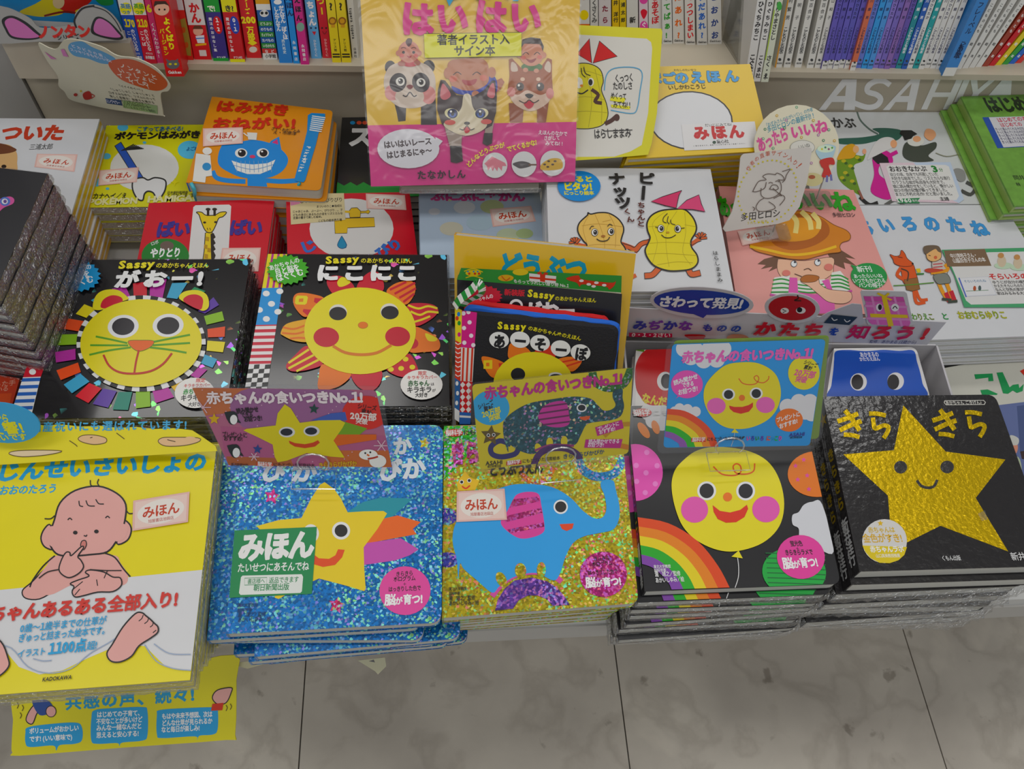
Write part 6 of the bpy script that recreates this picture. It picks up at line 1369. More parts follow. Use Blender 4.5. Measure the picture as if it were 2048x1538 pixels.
# ---- handwritten card ------------------------------------------------
def paper(name, label, outline, zt, zb, ref, m, cat='card', curl=None, edge=.0006):
    """thin paper or board: outline in pixels on the plane through ref (TL, TR, BR, BL)."""
    pl, q = quad(ref, zt, zb); n = pl.n
    vs = [pl.at(outline[i], outline[i + 1]) for i in range(0, len(outline), 2)]
    if (vs[1] - vs[0]).cross(vs[2] - vs[1]).dot(n) < 0: vs = vs[::-1]
    root = empty(name, min(vs, key=lambda v: v.z), label, cat)
    mb = MB(); mb.prism(vs, n, -edge, 0, m); mb.build('sheet', root)
    return root, Art(pl, root, 6e-5)
def flat(pts, k=(0, 0, 1)): return [k[i % 2] + v * k[2] for i, v in enumerate(pts)]
K = (700, 0, .3223)
def sm_(p, k=5): return [v for q in smooth([(p[i], p[i + 1]) for i in range(0, len(p), 2)], True, k) for v in q]
hc, a = paper('handwritten_card', 'yellow bordered handwritten card with a drawn peanut and red bow, curling at its foot', flat((1180, 145, 1410, 155, 1932, 178, 1938, 200, 1905, 700, 1872, 890, 1850, 960, 1560, 985, 1180, 1010), K), .865, .80, (1100, 48, 1325, 58, 1298, 309, 1080, 322), ink('#cfc81e', .5))
a.F(700, 0, .3223); a.name = 'white_panel'
a.P('#d2cfc8', (1180, 205, 1420, 215, 1840, 240, 1868, 262, 1875, 300, 1850, 700, 1810, 900, 1740, 940, 1640, 972, 1180, 975)).part('drawing')
a.O('#c22a2a', BK, (1485, 240, 1408, 335, 1500, 392), 6, 0).O('#c22a2a', BK, (1548, 255, 1508, 392, 1658, 350), 6, 0)
a.O('#d2c832', '#3a3828', (1400, 400, 1480, 395, 1550, 430, 1572, 500, 1560, 560, 1590, 640, 1600, 720, 1560, 780, 1450, 800, 1350, 770, 1300, 600, 1330, 450), 6)
for q in ((1340, 470, 1450, 440, 1560, 470), (1330, 620, 1460, 600, 1580, 620), (1340, 700, 1470, 690, 1595, 700), (1450, 410, 1500, 600, 1480, 790), (1520, 430, 1560, 620, 1560, 770)): a.L('#b0a626', q, 4)
a.L('#4a2a22', (1505, 560, 1540, 590, 1520, 630, 1555, 640), 22).L('#4a2a22', (1590, 765, 1620, 750, 1650, 725), 26).E('#4a2a22', 1655, 730, 18, 22)
a.E('#e4e2da', 1420, 515, 24, 34).E('#e4e2da', 1495, 510, 18, 26).E(BK, 1492, 512, 13, 20).E('#d88a2a', 1437, 533, 10, 8).L(BK, (1410, 575, 1440, 582, 1475, 560), 8).L(BK, (1435, 425, 1440, 460, 1460, 480), 5).L(BK, (1450, 420, 1460, 455, 1490, 470), 5)
a.L('#5a9cc0', (1578, 560, 1590, 470, 1640, 425, 1760, 420, 1812, 455, 1800, 560, 1780, 680, 1740, 705, 1620, 685), 6)
a.part('handwriting').T('くっつく', 1645, 510, 1762, 500, BK, 48, .015).T('たのしさ', 1632, 555, 1755, 552, BK, 46, .015)
a.P('#dcd62a', (1618, 600, 1710, 610, 1700, 640, 1612, 625)).P('#dcd62a', (1618, 650, 1740, 662, 1735, 680, 1622, 668))
a.T('めくって', 1618, 612, 1715, 618, BK, 40, .015).T('みてね!!', 1632, 668, 1748, 670, BK, 42, .015).T('はらしままみ', 1515, 858, 1745, 850, BK, 58, .012).L(BK, (1575, 815, 1750, 808), 5)
a.done()

# ---- oval and signed cards on wire holders --------------------------------
K3 = (1420, 180, .3382)
oc, a = paper('oval_card', 'cream oval card dotted with confetti rings, beside the egg picture book', flat(ell(512, 330, 252, 244), K3), .835, .775, (1505, 211, 1675, 211, 1680, 380, 1510, 380), ink('#d8d2bc', .45), edge=.001)
a.F(1420, 180, .3382); a.name = 'lettering'
a.T('「ねずみさんのながいパン」の作者', 325, 222, 610, 122, '#3f8aa0', 22, .01).T('多田ヒロシの最新刊!!', 340, 250, 625, 160, '#3f8aa0', 34, .015).T('あったら', 290, 362, 470, 285, '#cf5a94', 78, .045).T('いいね', 480, 285, 700, 240, '#cf5a94', 72, .045)
a.part('confetti')
for i, (x, y) in enumerate(((512, 102), (395, 152), (450, 178), (325, 232), (314, 288), (540, 280), (640, 266), (670, 298), (702, 235), (735, 300), (598, 432), (440, 225), (372, 344), (610, 180))): a.E(('#5a9a7a', '#c8a03a', '#a06aa0', '#3a7a5a')[i % 4], x, y, 8, 8).E('#d8d2bc', x, y, 4, 4)
a.E('#d6d4cc', 545, 340, 72, 42).L('#9a9a92', ell(545, 340, 72, 42), 3, 0, 1).T('いいね', 520, 350, 590, 335, '#6a6a66', 24, .01)
a.part('drawing').P('#a9c4d0', (625, 370, 632, 350, 680, 322, 735, 330, 740, 350, 718, 402, 660, 415), 1).E('#cfe0c8', 682, 348, 50, 22)
for x, y, c_ in ((660, 350, '#c8c03a'), (680, 340, '#3a7a5a'), (700, 350, '#8a4a6a'), (720, 342, '#5a9a4a')): a.E(c_, x, y, 6)
a.E('#d8a090', 692, 430, 26, 20).P('#b83a34', (650, 415, 720, 400, 735, 440, 700, 445, 715, 505, 660, 515, 670, 470, 655, 450), 1).L('#6a6a9a', (690, 510, 688, 540), 14, 0).L('#6a6a9a', (712, 505, 715, 532), 14, 0)
a.E('#c8bf90', 605, 530, 60, 40).E('#a0583a', 600, 515, 20, 12).done()
sc_, a = paper('signed_card', 'white curved card with a line-drawn pig playing a pipe, in front of the oval card', flat((180, 405, 186, 390, 200, 378, 585, 338, 600, 345, 602, 360, 575, 540, 530, 690, 470, 770, 400, 792, 240, 815, 90, 838, 76, 820, 130, 720, 150, 640, 170, 520), K3), .83, .768, (1480, 310, 1620, 296, 1578, 448, 1450, 460), ink('#cfcac4', .45), edge=.001)
a.F(1420, 180, .3382); a.name = 'lettering'
a.arc('作者の直筆サイン入り!', 375, 560, 165, 175, -148, -32, '#b8604a', 30, .015)
a.T('多田ヒロシ', 180, 772, 415, 745, '#3a3430', 44, .015).T('うれしい絵本', 215, 795, 340, 782, '#c8b83a', 16, .01)
for i in range(40):
    t = 2 * _m.pi * i / 40; a.E('#cfc23a', 340 + 172 * _m.cos(t) - 26 * _m.sin(t), 600 + 185 * _m.sin(t), 5)
a.part('drawing'); DC = '#5a4a40'
for q in ((250, 600, 285, 540, 330, 530, 310, 510, 340, 495, 385, 500), (250, 600, 275, 600, 320, 580, 330, 545), (385, 500, 395, 490, 425, 505, 435, 530, 400, 530), (300, 580, 300, 620, 330, 640, 380, 630, 415, 600, 418, 560, 405, 530), (350, 585, 365, 562, 390, 562, 402, 580, 385, 590, 350, 585), (370, 580, 420, 625, 412, 610), (315, 640, 290, 655, 270, 690, 285, 715, 330, 715, 380, 700, 375, 680, 345, 660), (375, 640, 420, 620, 440, 640, 410, 680), (345, 550, 355, 545, 368, 550), (385, 540, 395, 536, 405, 542), (425, 545, 440, 530, 450, 500, 470, 470), (425, 480, 445, 475, 470, 465), (250, 690, 262, 700, 255, 712)): a.L(DC, q, 4)
a.done()
for nm, lb, px0, z0 in (('card_holder', 'clear plastic card holder standing on the pink bread-hat book, left one', (1545, 466), .75), ('card_holder', 'clear plastic card holder standing on the pink bread-hat book, right one', (1632, 400), .75)):
    b0 = atz(*px0, z0); r_ = empty(nm, b0, lb, 'holder')
    mb = MB(); c_ = rounded([b0 + Vector(v) for v in ((-.018, -.012, 0), (.018, -.012, 0), (.018, .012, 0), (-.018, .012, 0))], [.004] * 4); mb.prism(c_, (0, 0, 1), 0, .0025, film(.25, .08, .2, 30)); mb.build('base', r_)
    mb = MB(); mb.tube([b0 + Vector((0, 0, .002)), b0 + Vector((0, .004, .018)), b0 + Vector((.001, .010, .035))], .0009, '#b8b8b4'); mb.build('wire', r_, True)

# ---- cat-shaped series card and header -----------------------------------
K1 = (0, 0, .390625)
nc, a = paper('die_cut_card', 'cream die-cut card with blue bubble and orange oval, hanging under the grey series header', flat(sm_((195, 222, 250, 245, 290, 250, 330, 205, 400, 205, 520, 240, 600, 285, 700, 300, 800, 350, 868, 430, 862, 465, 822, 482, 835, 585, 822, 592, 600, 565, 450, 535, 360, 510, 330, 470, 300, 440, 295, 390, 240, 310)), K1), .822, .729, (75, 85, 340, 160, 325, 232, 120, 205), ink('#cdc9b6', .5), edge=.001)
a.F(0, 0, .390625); a.name = 'bubbles'
a.P('#5a9ac8', (350, 250, 362, 220, 420, 212, 470, 240, 540, 270, 590, 300, 585, 325, 520, 325, 450, 300, 380, 285), 1).P('#c2562c', (555, 330, 590, 305, 680, 305, 780, 350, 850, 410, 852, 445, 800, 465, 700, 440, 610, 400), 1)
a.part('lettering').T('ピカピカの歯、', 365, 238, 560, 302, '#dde', 13, .02).T('スッキリきもちいいね!', 362, 258, 580, 322, '#dde', 13, .02)
a.T('ノンタンと', 612, 340, 812, 410, '#e4dcd4', 19, .03).T('いっしょに', 605, 365, 800, 430, '#e4dcd4', 19, .03).T('イイイの', 598, 388, 770, 445, '#e4dcd4', 19, .03).T('イー!', 655, 420, 780, 458, '#e4dcd4', 19, .03)
for i, t in enumerate(('「イイイのイー!」', '「しゅこしゅこ しゅっしゅ」と', '口ずさみながら、リズムにのって', '楽しく歯磨き! 歯磨きを嫌がる', 'お子さんにもおすすめです。')): a.T(t, (605, 562, 560, 565, 590)[i], 442 + i * 18, (742, 795, 800, 795, 790)[i], 468 + i * 17 + (0, 10, 12, 12, 8)[i], '#3a3a34', 11, .01)
a.P('#23406a', (540, 502, 620, 512, 628, 540, 548, 528)).T('ロングセラー', 548, 522, 622, 534, '#dde', 16, .02).P('#8fa878', (628, 512, 806, 540, 808, 582, 632, 550)).T('ノンタンはみがきはーみー', 636, 535, 780, 556, '#2a3a2a', 15, .02).T('ノンタンシリーズ', 636, 522, 740, 536, '#2a3a2a', 12, .01).T('さく・え キヨノサチコ 偕成社', 636, 548, 800, 574, '#2a3a2a', 11, .01)
a.part('drawing').P('#a8302a', (425, 480, 455, 465, 470, 485, 465, 505, 435, 508), 1).E('#a8302a', 388, 484, 10, 8).L('#a8302a', (468, 480, 485, 490, 470, 502), 4).E('#c8b82a', 415, 465, 5, 5)
a.P('#c87ab0', (228, 262, 262, 285, 292, 302, 262, 300)).P('#c87ab0', (312, 252, 330, 250, 352, 290, 325, 285))
a.done()
hd, a = paper('series_header', 'grey die-cut series header with two ear shapes and red lettering, on the shelf edge', flat(sm_((-60, 212, -60, 40, 20, 35, 90, 60, 160, 100, 200, 140, 290, 138, 380, 120, 385, 70, 430, 30, 490, 25, 560, 60, 610, 120, 640, 190, 632, 205, 400, 212, 200, 213), 4), K1), .849, .8225, (0, 20, 240, 20, 240, 82, 0, 83), ink('#93918e', .5), edge=.002)
a.F(0, 0, .390625); a.name = 'ear_shapes'
a.P('#1c1a1c', (10, 100, 60, 80, 130, 110, 190, 160, 215, 190, 150, 205, 60, 195, 25, 150), 1).P('#b5679c', (25, 110, 60, 92, 120, 120, 175, 165, 200, 188, 140, 196, 65, 185, 38, 150), 1)
a.P('#1c1a1c', (480, 100, 510, 85, 560, 110, 610, 160, 632, 195, 590, 205, 500, 185, 465, 160), 1).P('#b5679c', (490, 108, 515, 95, 560, 120, 600, 165, 618, 188, 580, 192, 510, 178, 480, 155), 1).L('#1c1a1c', (390, 140, 382, 100, 420, 45, 480, 30), 10).L('#1c1a1c', (470, 32, 540, 55, 590, 105, 620, 160), 5)
a.part('lettering').T('ノンタン', 195, 192, 472, 185, '#b8302a', 62, .06).T('シリーズ', 292, 204, 412, 196, BK, 24, .03)
a.done()
# display book behind the header
pb2, a = paper('display_book', 'blue and red picture book standing behind the grey series header', flat((-40, -140, 540, -140, 590, 0, 640, 155, -60, 135), K1), .856, .817, (20, -10, 200, -10, 235, 55, 0, 55), ink('#2f86c0', .4), cat='book', edge=.012)
a.F(0, 0, .390625); a.name = 'cover_illustration'
a.P('#c8c9cc', (60, 98, 610, 128, 620, 150, 60, 130)).P('#cfc02a', (100, 60, 180, 20, 300, -40, 330, 60, 240, 85, 160, 80), 1).P('#b8302a', (280, -10, 460, -10, 440, 30, 380, 70, 300, 40), 1).P('#2f8a4a', (480, -20, 560, -20, 580, 20, 520, 25), 1).E('#cfc02a', 430, 60, 46, 18).E('#d0b890', 300, 10, 30, 34).L('#7a2018', (230, 80, 330, 60, 430, 75), 10)
a.done()

# ================================================================== spines on the shelf
ALB = 1.2
US = -(M @ Vector((26, -1931, -FL)).normalized()); EXV = Vector((1, 0, 0)); US = (US - EXV * US.x).normalized()
SN = EXV.cross(US); SN = SN if SN.y < 0 else -SN
ASW = []
def spine_book(label, x0, x1, yb, lean_, col, depth=.15, sub=None, z=None, yt=-70, group=None, pg='#cfccc4'):
    b0 = atz((x0 + x1) / 2, yb, z or SZ); pl = Plane(b0, SN)
    dx = lean_ * (yb - yt) / 100
    q = [pl.at(x0, yb), pl.at(x1 - .6, yb), pl.at(x1 + dx - .6, yt), pl.at(x0 + dx, yt)]
    r = empty('shelved_book', q[0], label, 'book', group)
    n = SN; mb = MB(); e = (q[1] - q[0]).normalized() * .0012
    mb.prism(q, n, -.0016, 0, ink(col, .35, .3)); mb.prism([q[0], q[0] + e, q[3] + e, q[3]], n, -depth, -.0016, ink(col, .35)); mb.prism([q[1] - e, q[1], q[2], q[2] - e], n, -depth, -.0016, ink(col, .35))
    mb.build('cover', r)
    up = (q[3] - q[0]).normalized() * .003
    mb = MB(); mb.prism([q[0] + e + up, q[1] - e + up, q[2] - e, q[3] + e], n, -depth + .002, -.0017, pages(pg)); mb.build('page_block', r)
    a = Art(pl, r, 8e-5, [(x0, yb), (x1 - .6, yb), (x1 + dx - .6, yt), (x0 + dx, yt)]); a.name = 'spine_print'
    a.X = lambda f, y: (x0 + (x1 - x0) * f + lean_ * (yb - y) / 100)
    a.band = lambda c, y0, y1, f0=0, f1=1: a.P(c, (a.X(f0, y0), y0, a.X(f1, y0), y0, a.X(f1, y1), y1, a.X(f0, y1), y1))
    a.vt = lambda t, y0, y1, c, f=.5, h=None, w=.03: a.V(t, a.X(f, y0), y0, a.X(f, y1), y1, c, h, w)
    a.w_ = x1 - x0
    return r, a
LFT = [  # x0 x1 ybottom lean colour, label
 (264, 290, 126, -23, '#2748a0', 'blue word book spine numbered 170'), (290, 315, 127, -22, '#b8243a', 'red word book spine numbered 210'),
 (315, 328, 126, -21, '#c03a6a', 'narrow pink red spine right of the 210 word book'), (333, 369, 153, -20, '#b8262a', 'red spine with a girl and a grey cat, sticking out lowest'),
 (369, 388, 120, -19, '#b83028', 'red spine with a pizza picture beside the girl and cat spine'), (389, 424, 119, -18, '#c9c7c4', 'white and red spine with a running child in blue stripes'),
 (427, 458, 122, -17, '#33276f', 'purple spine with a green top and a red 1.2 oval'), (461, 491, 124, -16, '#b0242c', 'red spine with a yellow top and a blue 0.1 oval'),
 (494, 524, 116, -15, '#b8262c', 'red spine with yellow 200 lettering'), (527, 556, 119, -14, '#23508a', 'panda spine banded green, white and blue'),
 (559, 586, 126, -14, '#2f74b8', 'sky blue spine with white train lettering'), (587, 600, 127, -13, '#2a80c4', 'narrow bright blue spine left of the pink spine'),
 (602, 619, 129, -13, '#b83078', 'magenta spine with a small fish shape'), (623, 644, 117, -12, '#5f9cc8', 'light blue spine with a small smiling face'),
 (646, 664, 116, -12, '#b82a34', 'red spine with a faint smiling face'), (665, 683, 125, -11, '#d6c226', 'yellow lion spine, left one of the two'),
 (684, 703, 125, -11, '#d6c226', 'yellow lion spine, right one of the two'), (705, 718, 116, -10, '#c4c2bc', 'white spine with black roman lettering')]
gl = 'picture books shelved left of the standing book'
for i, (x0, x1, yb, le, c_, lb) in enumerate(LFT):
    r, a = spine_book(lb, x0, x1, yb, le, c_, group=gl)
    if i in (0, 1):
        a.band('#cdccc8', 30, -70); a.E('#d2cc2e', a.X(.5, 17), 17, 12, 12).T('英語', a.X(.5, 17) - 10, 16, a.X(.5, 17) + 10, 17, '#2a6aa0' if i == 0 else '#2f8a3a', 9, .03).T('つき', a.X(.5, 24) - 8, 27, a.X(.5, 24) + 8, 28, '#2a6aa0' if i == 0 else '#2f8a3a', 7, .03)
        a.T('170' if i == 0 else '210', a.X(.12, 53), 53, a.X(.92, 53), 54, '#d8c82a', 17, .05).vt('のいろいろな', 62, 98, '#ddd', .62, 7).vt('ことば', 66, 88, '#ddd', .28, 7).T('43532', a.X(.25, 108), 108, a.X(.8, 108), 109, '#ddd', 4, .01).T('永岡書店', a.X(.15, 117), 117, a.X(.88, 117), 118, '#ddd', 6, .03)
    elif i == 2: a.T('6', a.X(.1, 24), 24, a.X(.9, 24), 24, '#d8c82a', 18, .05).vt('くんくんわかる!', 50, 112, '#ddd', .5, 7)
    elif i == 3: a.E('#d0a08a', a.X(.5, 16), 18, 15, 13).P('#3a241c', (a.X(.05, 12), 14, a.X(.2, 0), 2, a.X(.8, 0), 2, a.X(.95, 12), 12, a.X(.7, 8), 8, a.X(.3, 9), 9), 0).E('#1c1416', a.X(.35, 18), 19, 2).E('#1c1416', a.X(.65, 18), 19, 2).vt('よくばり', 42, 92, '#d8d04a', .62, 13, .05).vt('バージョン', 62, 106, '#cfc23a', .25, 9, .03).E('#5a5c60', a.X(.5, 128), 129, 13, 9).P('#5a5c60', (a.X(.2, 124), 124, a.X(.15, 117), 117, a.X(.4, 121), 122)).P('#5a5c60', (a.X(.8, 124), 124, a.X(.85, 117), 117, a.X(.6, 121), 122)).E('#c8c02a', a.X(.35, 128), 128, 3, 2).E('#c8c02a', a.X(.65, 128), 128, 3, 2).T('Gakken', a.X(.15, 147), 147, a.X(.88, 147), 147, '#ddd', 7, .03)
    elif i == 4: a.P('#8a7a3a', (a.X(.2, 40), 40, a.X(.9, 36), 36, a.X(1, 80), 80, a.X(.8, 112), 112, a.X(.1, 110), 110)).E('#a8502a', a.X(.5, 60), 60, 4, 6).E('#a8502a', a.X(.5, 90), 90, 4, 6).band('#bbb', 20, -70)
    elif i == 5: a.vt('ずかん', -5, 36, '#b8262c', .5, 18, .05).band('#b8262c', 119, 50).E('#d0a08a', a.X(.5, 62), 62, 10, 9).P('#5a3424', (a.X(.2, 58), 58, a.X(.35, 50), 51, a.X(.7, 50), 51, a.X(.82, 58), 58), 0).P('#cfd4da', (a.X(.3, 72), 72, a.X(.8, 70), 70, a.X(.75, 86), 86, a.X(.35, 86), 86)).L('#3a6ab0', (a.X(.3, 77), 77, a.X(.78, 76), 76), 2).L('#d0a03a', (a.X(.25, 90), 90, a.X(.8, 88), 88), 4).P('#c8c0bc', (a.X(.35, 100), 100, a.X(.75, 100), 100, a.X(.75, 112), 112, a.X(.35, 112), 112))
    elif i in (6, 7):
        a.band(('#2f8a3a', '#cfc824')[i - 6], 24, -70).T(('で!', 'き?')[i - 6], a.X(.2, 20), 22, a.X(.8, 20), 22, ('#e0e0d0', '#2a2a2a')[i - 6], 12, .04).P(('#b8262c', '#2a3f9a')[i - 6], ell(a.X(.68, 48), 50, 9, 18, -12)).vt(('1・2', '0・1')[i - 6], 40, 58, '#e8e8e8', .68, 9, .04).vt('魔法のおはなし集', 38, 100, '#ddd', .25, 6, .02).T('ナツメ社', a.X(.25, 116), 117, a.X(.85, 116), 117, '#ddd', 5, .02).band(('#2f8a3a', '#cfc824')[i - 6], yb, yb - 6)
    elif i == 8: a.vt('シリーズ', -15, 22, '#e0d44a', .5, 10, .04).T('200', a.X(.02, 44), 46, a.X(.98, 44), 46, '#e0d44a', 15, .055).vt('万部', 60, 74, '#e0d44a', .5, 13, .05).E('#c84a3a', a.X(.5, 96), 97, 12, 9).E('#c9c0b4', a.X(.5, 98), 99, 8, 6).P('#d8c82a', (a.X(.2, 84), 86, a.X(.5, 78), 78, a.X(.85, 84), 86, a.X(.5, 90), 91))
    elif i == 9:
        a.band('#c8922a', 10, -20).band('#d0d0cc', 20, 8)
        a.E('#cfcfcc', a.X(.5, 26), 27, 9, 7).E('#1c1c1c', a.X(.35, 26), 26, 3, 3).E('#1c1c1c', a.X(.65, 26), 26, 3, 3)
        for k, (t, c2) in enumerate((('どうぶつ', '#2f7a34'), ('のりもの', '#23508a'), ('きょうりゅう', '#2f7a34'), ('たべもの', '#23508a'), ('いろかたち', '#2f7a34'), ('など', '#b03a34'))): a.band(c2, 52 + k * 11, 42 + k * 11).T(t, a.X(.1, 50 + k * 11), 50 + k * 11, a.X(.9, 50 + k * 11), 50 + k * 11, '#ddd', 6, .02)
        a.band('#c8c6c2', 119, 106).T('小学館', a.X(.15, 115), 115, a.X(.9, 115), 115, BK, 7, .03)
    elif i == 10: a.vt('だんせん ぼくは', 16, 74, '#e4e4e4', .7, 9, .04).vt('しんかんせん', 18, 58, '#e4e4e4', .3, 8, .04).vt('西片拓史', 82, 104, '#cde', .5, 6, .02).E('#dde', a.X(.5, 5), 4, 8, 5)
    elif i == 11: a.vt('えほん', -5, 26, '#1a2a5a', .5, 11, .05).vt('永岡書店', 85, 118, '#dde', .5, 6, .02)
    elif i == 12: a.vt('えほん', 0, 36, '#1c1420', .5, 11, .05).E('#7a9a8a', a.X(.5, 55), 54, 8, 9).vt('永岡書店', 92, 118, '#ddd', .5, 6, .02)
    elif i == 13: a.vt('ちょん', 10, 44, '#e4e4e4', .5, 13, .06).E('#1c2a4a', a.X(.3, 56), 56, 2, 2).E('#1c2a4a', a.X(.75, 56), 56, 2, 2).P('#b8303a', (a.X(.35, 63), 63, a.X(.75, 63), 63, a.X(.55, 71), 71)).vt('ひかりのくに', 82, 110, '#dde', .5, 5, .02)
    elif i == 14: a.vt('つー', 2, 22, '#d8c83a', .5, 13, .05).E('#3a1418', a.X(.3, 56), 56, 2, 2).E('#3a1418', a.X(.75, 56), 56, 2, 2).L('#7a1420', (a.X(.3, 63), 63, a.X(.5, 68), 68, a.X(.75, 63), 63), 1.6).vt('ひかりのくに', 80, 110, '#e8b0b0', .5, 5, .02)
    elif i in (15, 16): a.T('?', a.X(.2, 18), 20, a.X(.85, 18), 20, '#2a2418', 17, .04).E('#8a5a24', a.X(.5, 42), 42, 8, 8).E('#c8963a', a.X(.5, 42), 42, 5, 5).L('#c8963a', (a.X(.4, 54), 52, a.X(.6, 54), 52), 6).vt('アリス館', 80, 100, '#4a4420', .5, 5, .02).band('#2a2418', 115, 107, .1, .9).band('#d6c226', 112, 110)
    elif i == 17: a.vt('tupera tupera', 18, 76, '#2a2a2a', .5, 7, .03).vt('白泉社', 98, 112, '#2a2a2a', .5, 5, .02)
    a.done()
MID = [(1157, 1180, 84, -3, '#c8c6c2', 'white orange-banded spine nearest the standing book', 'し', '#c84a34'), (1181, 1197, 84, -3, '#c4c2be', 'grey white spine with small black writing', 'さくさくみ', '#555'), (1198, 1223, 84, -3, '#c2bcbc', 'pinkish white spine with dark red lettering', 'ったら', '#7a2a3a'),
 (1225, 1239, 84, -4, '#cfae28', 'yellow spine lettered for a western author name', '石井 洋行', '#2a2a20'), (1240, 1253, 84, -4, '#cdb42c', 'yellow spine just right of its twin yellow', '三浦太郎', '#2a2a20'), (1254, 1277, 84, -4, '#c4c2bc', 'white spine with a black horse mark', '♞新', '#222'),
 (1279, 1297, 84, -5, '#c9b9c0', 'white and pink strawberry spine', '', '#c02a50'), (1298, 1324, 84, -6, '#c8c4c0', 'white spine with red hand lettering', 'とあそぼ', '#b8343a'),
 (1325, 1345, 88, -7, '#c6c6c2', 'white spine with green hand lettering', 'ってばぁ!', '#3a8a3a'), (1346, 1369, 87, -7, '#c6c2bc', 'white spine with orange hand lettering', 'だあれ?', '#c8641f'), (1371, 1391, 90, -8, '#c6c2bc', 'white spine with crimson hand lettering', 'くっつしまい', '#c02a30'),
 (1394, 1415, 90, -8, '#c4c2be', 'white spine with blue hand lettering', 'すだあれ?', '#2a5aa8'), (1416, 1444, 88, -9, '#c6c4c0', 'wide white spine with navy hand lettering', 'こおかお', '#2a3f7a')]
gm = 'picture books shelved right of the standing book'
for i, (x0, x1, yb, le, c_, lb, t, tc_) in enumerate(MID):
    r, a = spine_book(lb, x0, x1, yb, -le * 1.0 * -.2, c_, group=gm)
    if i == 0: a.band('#c8641f', 84, 48).E('#d8c22a', a.X(.5, 30), 30, 9, 10).vt(t, -8, 0, tc_, .5, 14, .04)
    elif i == 6: a.P('#c0243a', (a.X(.15, 22), 24, a.X(.5, 18), 18, a.X(.9, 22), 24, a.X(.5, 36), 38), 1).E('#c84a90', a.X(.5, 0), 0, 8, 8).E('#c84a90', a.X(.5, 52), 54, 8, 12).vt('ぐ', 49, 50, '#ddd', .5, 9, .03)
    else: a.vt(t, -6, 70 if i > 7 else 40, tc_, .5, min(a.w_ * .6, 13 if i > 6 else 11), .04)
    if i > 7: a.T('Gakken', a.X(.1, 82), yb - 4, a.X(.9, 82), yb - 4, '#222', 5, .03)
    a.done()
# right section
rr = random.Random(4); gr = 'thin picture books shelved on the right above the shop lettering'
RG = []
def R_add(x0, x1, yb, le, c_, lb, t, tc_, foot=None, ser='こどものとも絵本'): RG.append((x0, x1, yb, le, c_, lb, t, tc_, foot, ser))
R_add(1489, 1506, 162, 16, '#cac9c7', 'white spine lettered in black, leftmost on the right shelf', 'ひぐちみちこ', BK, None, 'こぐま社'); R_add(1507, 1521, 163, 17, '#cac9c7', 'white spine lettered in black, second from the left on the right shelf', 'ひぐちみちこ', BK, None, 'こぐま社')
R_add(1522, 1537, 164, 18, '#c4c8b8', 'white spine edged in lime green with a plant drawing', 'いりやまさとし', '#333', None, 'さく・え')
WHN = ['white spine beside the lime edged one, with a tan side', 'white spine second after the plant drawing spine', 'white spine third after the plant drawing spine', 'white spine fourth after the plant drawing spine', 'white spine just before the purple spines']
for k, (x0, x1) in enumerate(((1549, 1564), (1567, 1581), (1589, 1603), (1613, 1627), (1629, 1641))): R_add(x0, x1, 135 + (k > 2), 19 + k, '#c6c4bf', WHN[k], ('西村繁男', '林明子', '山脇百合子', '山脇百合子', '平山和子')[k], '#3a3a3a')
cols = [('#5a50a0', 'purple'), ('#554c9c', 'purple'), ('#5a52a4', 'purple'), ('#5450a0', 'purple'), ('#5a50a0', 'purple'), ('#b8644a', 'salmon orange'), ('#5c6cb4', 'periwinkle blue'), ('#3a88c4', 'bright blue'), ('#4a84c0', 'mid blue'), ('#7a6ab0', 'lilac'), ('#6a5ca4', 'violet'), ('#7a5c9a', 'mauve'), ('#5a4a94', 'deep violet'), ('#2a7a84', 'teal'), ('#24509a', 'navy blue'), ('#c4c4c2', 'white'), ('#1f8a8c', 'turquoise'), ('#c6c4c0', 'white'), ('#c6c4c0', 'white'), ('#c8c6c2', 'white'), ('#c6c4c0', 'white')]
x = 1642; prev = 'the white spine'; cnt = {}
for k, (c_, nm) in enumerate(cols):
    cnt[nm] = cnt.get(nm, 0) + 1
    o_ = ORDN[cnt[nm] - 1] if cnt[nm] > 1 else 'first'
    R_add(x, x + 11.2, 136 + k % 3 + (3 if k in (0, 5) else 0), 24 + k * .75, c_, f'{nm} spine, {o_} {nm} one from the left in the coloured run', ('なかのひろたか', '筒井頼子', '瀬川康男')[k % 3], '#222244' if nm not in ('navy blue', 'teal', 'turquoise') else '#dde', '#c6c4bf' if k < 6 else None)
    x += 11.45
R_add(1884, 1908, 152, 46, '#3a72ac', 'wide medium blue spine tilting right, above the last shop letter', 'フレーベル', '#1a2a4a', '#c6c4bf')
LR = [('#c6c4c0', 'white tilting spine beside the wide blue one'), ('#c4c2be', 'white tilting spine second after the wide blue one'), ('#c2c0bc', 'white tilting spine third after the wide blue one'), ('#c6c4c0', 'white tilting spine fourth after the wide blue one'), ('#8a3a2a', 'brown tilting spine before the red one'), ('#b0242a', 'red strongly tilting spine'), ('#c8b424', 'yellow strongly tilting spine'), ('#3a8a3c', 'green strongly tilting spine'), ('#2a5aa8', 'blue strongly tilting spine at the far right'), ('#b83a34', 'brick red spine at the far right edge')]
x = 1911
for k, (c_, nm) in enumerate(LR): R_add(x, x + 12, 138 - k * 1.3, 52 + k * 5.5, c_, nm, 'こどものとも', '#333' if k < 4 else '#ddd', None, '絵本'); x += 13.2
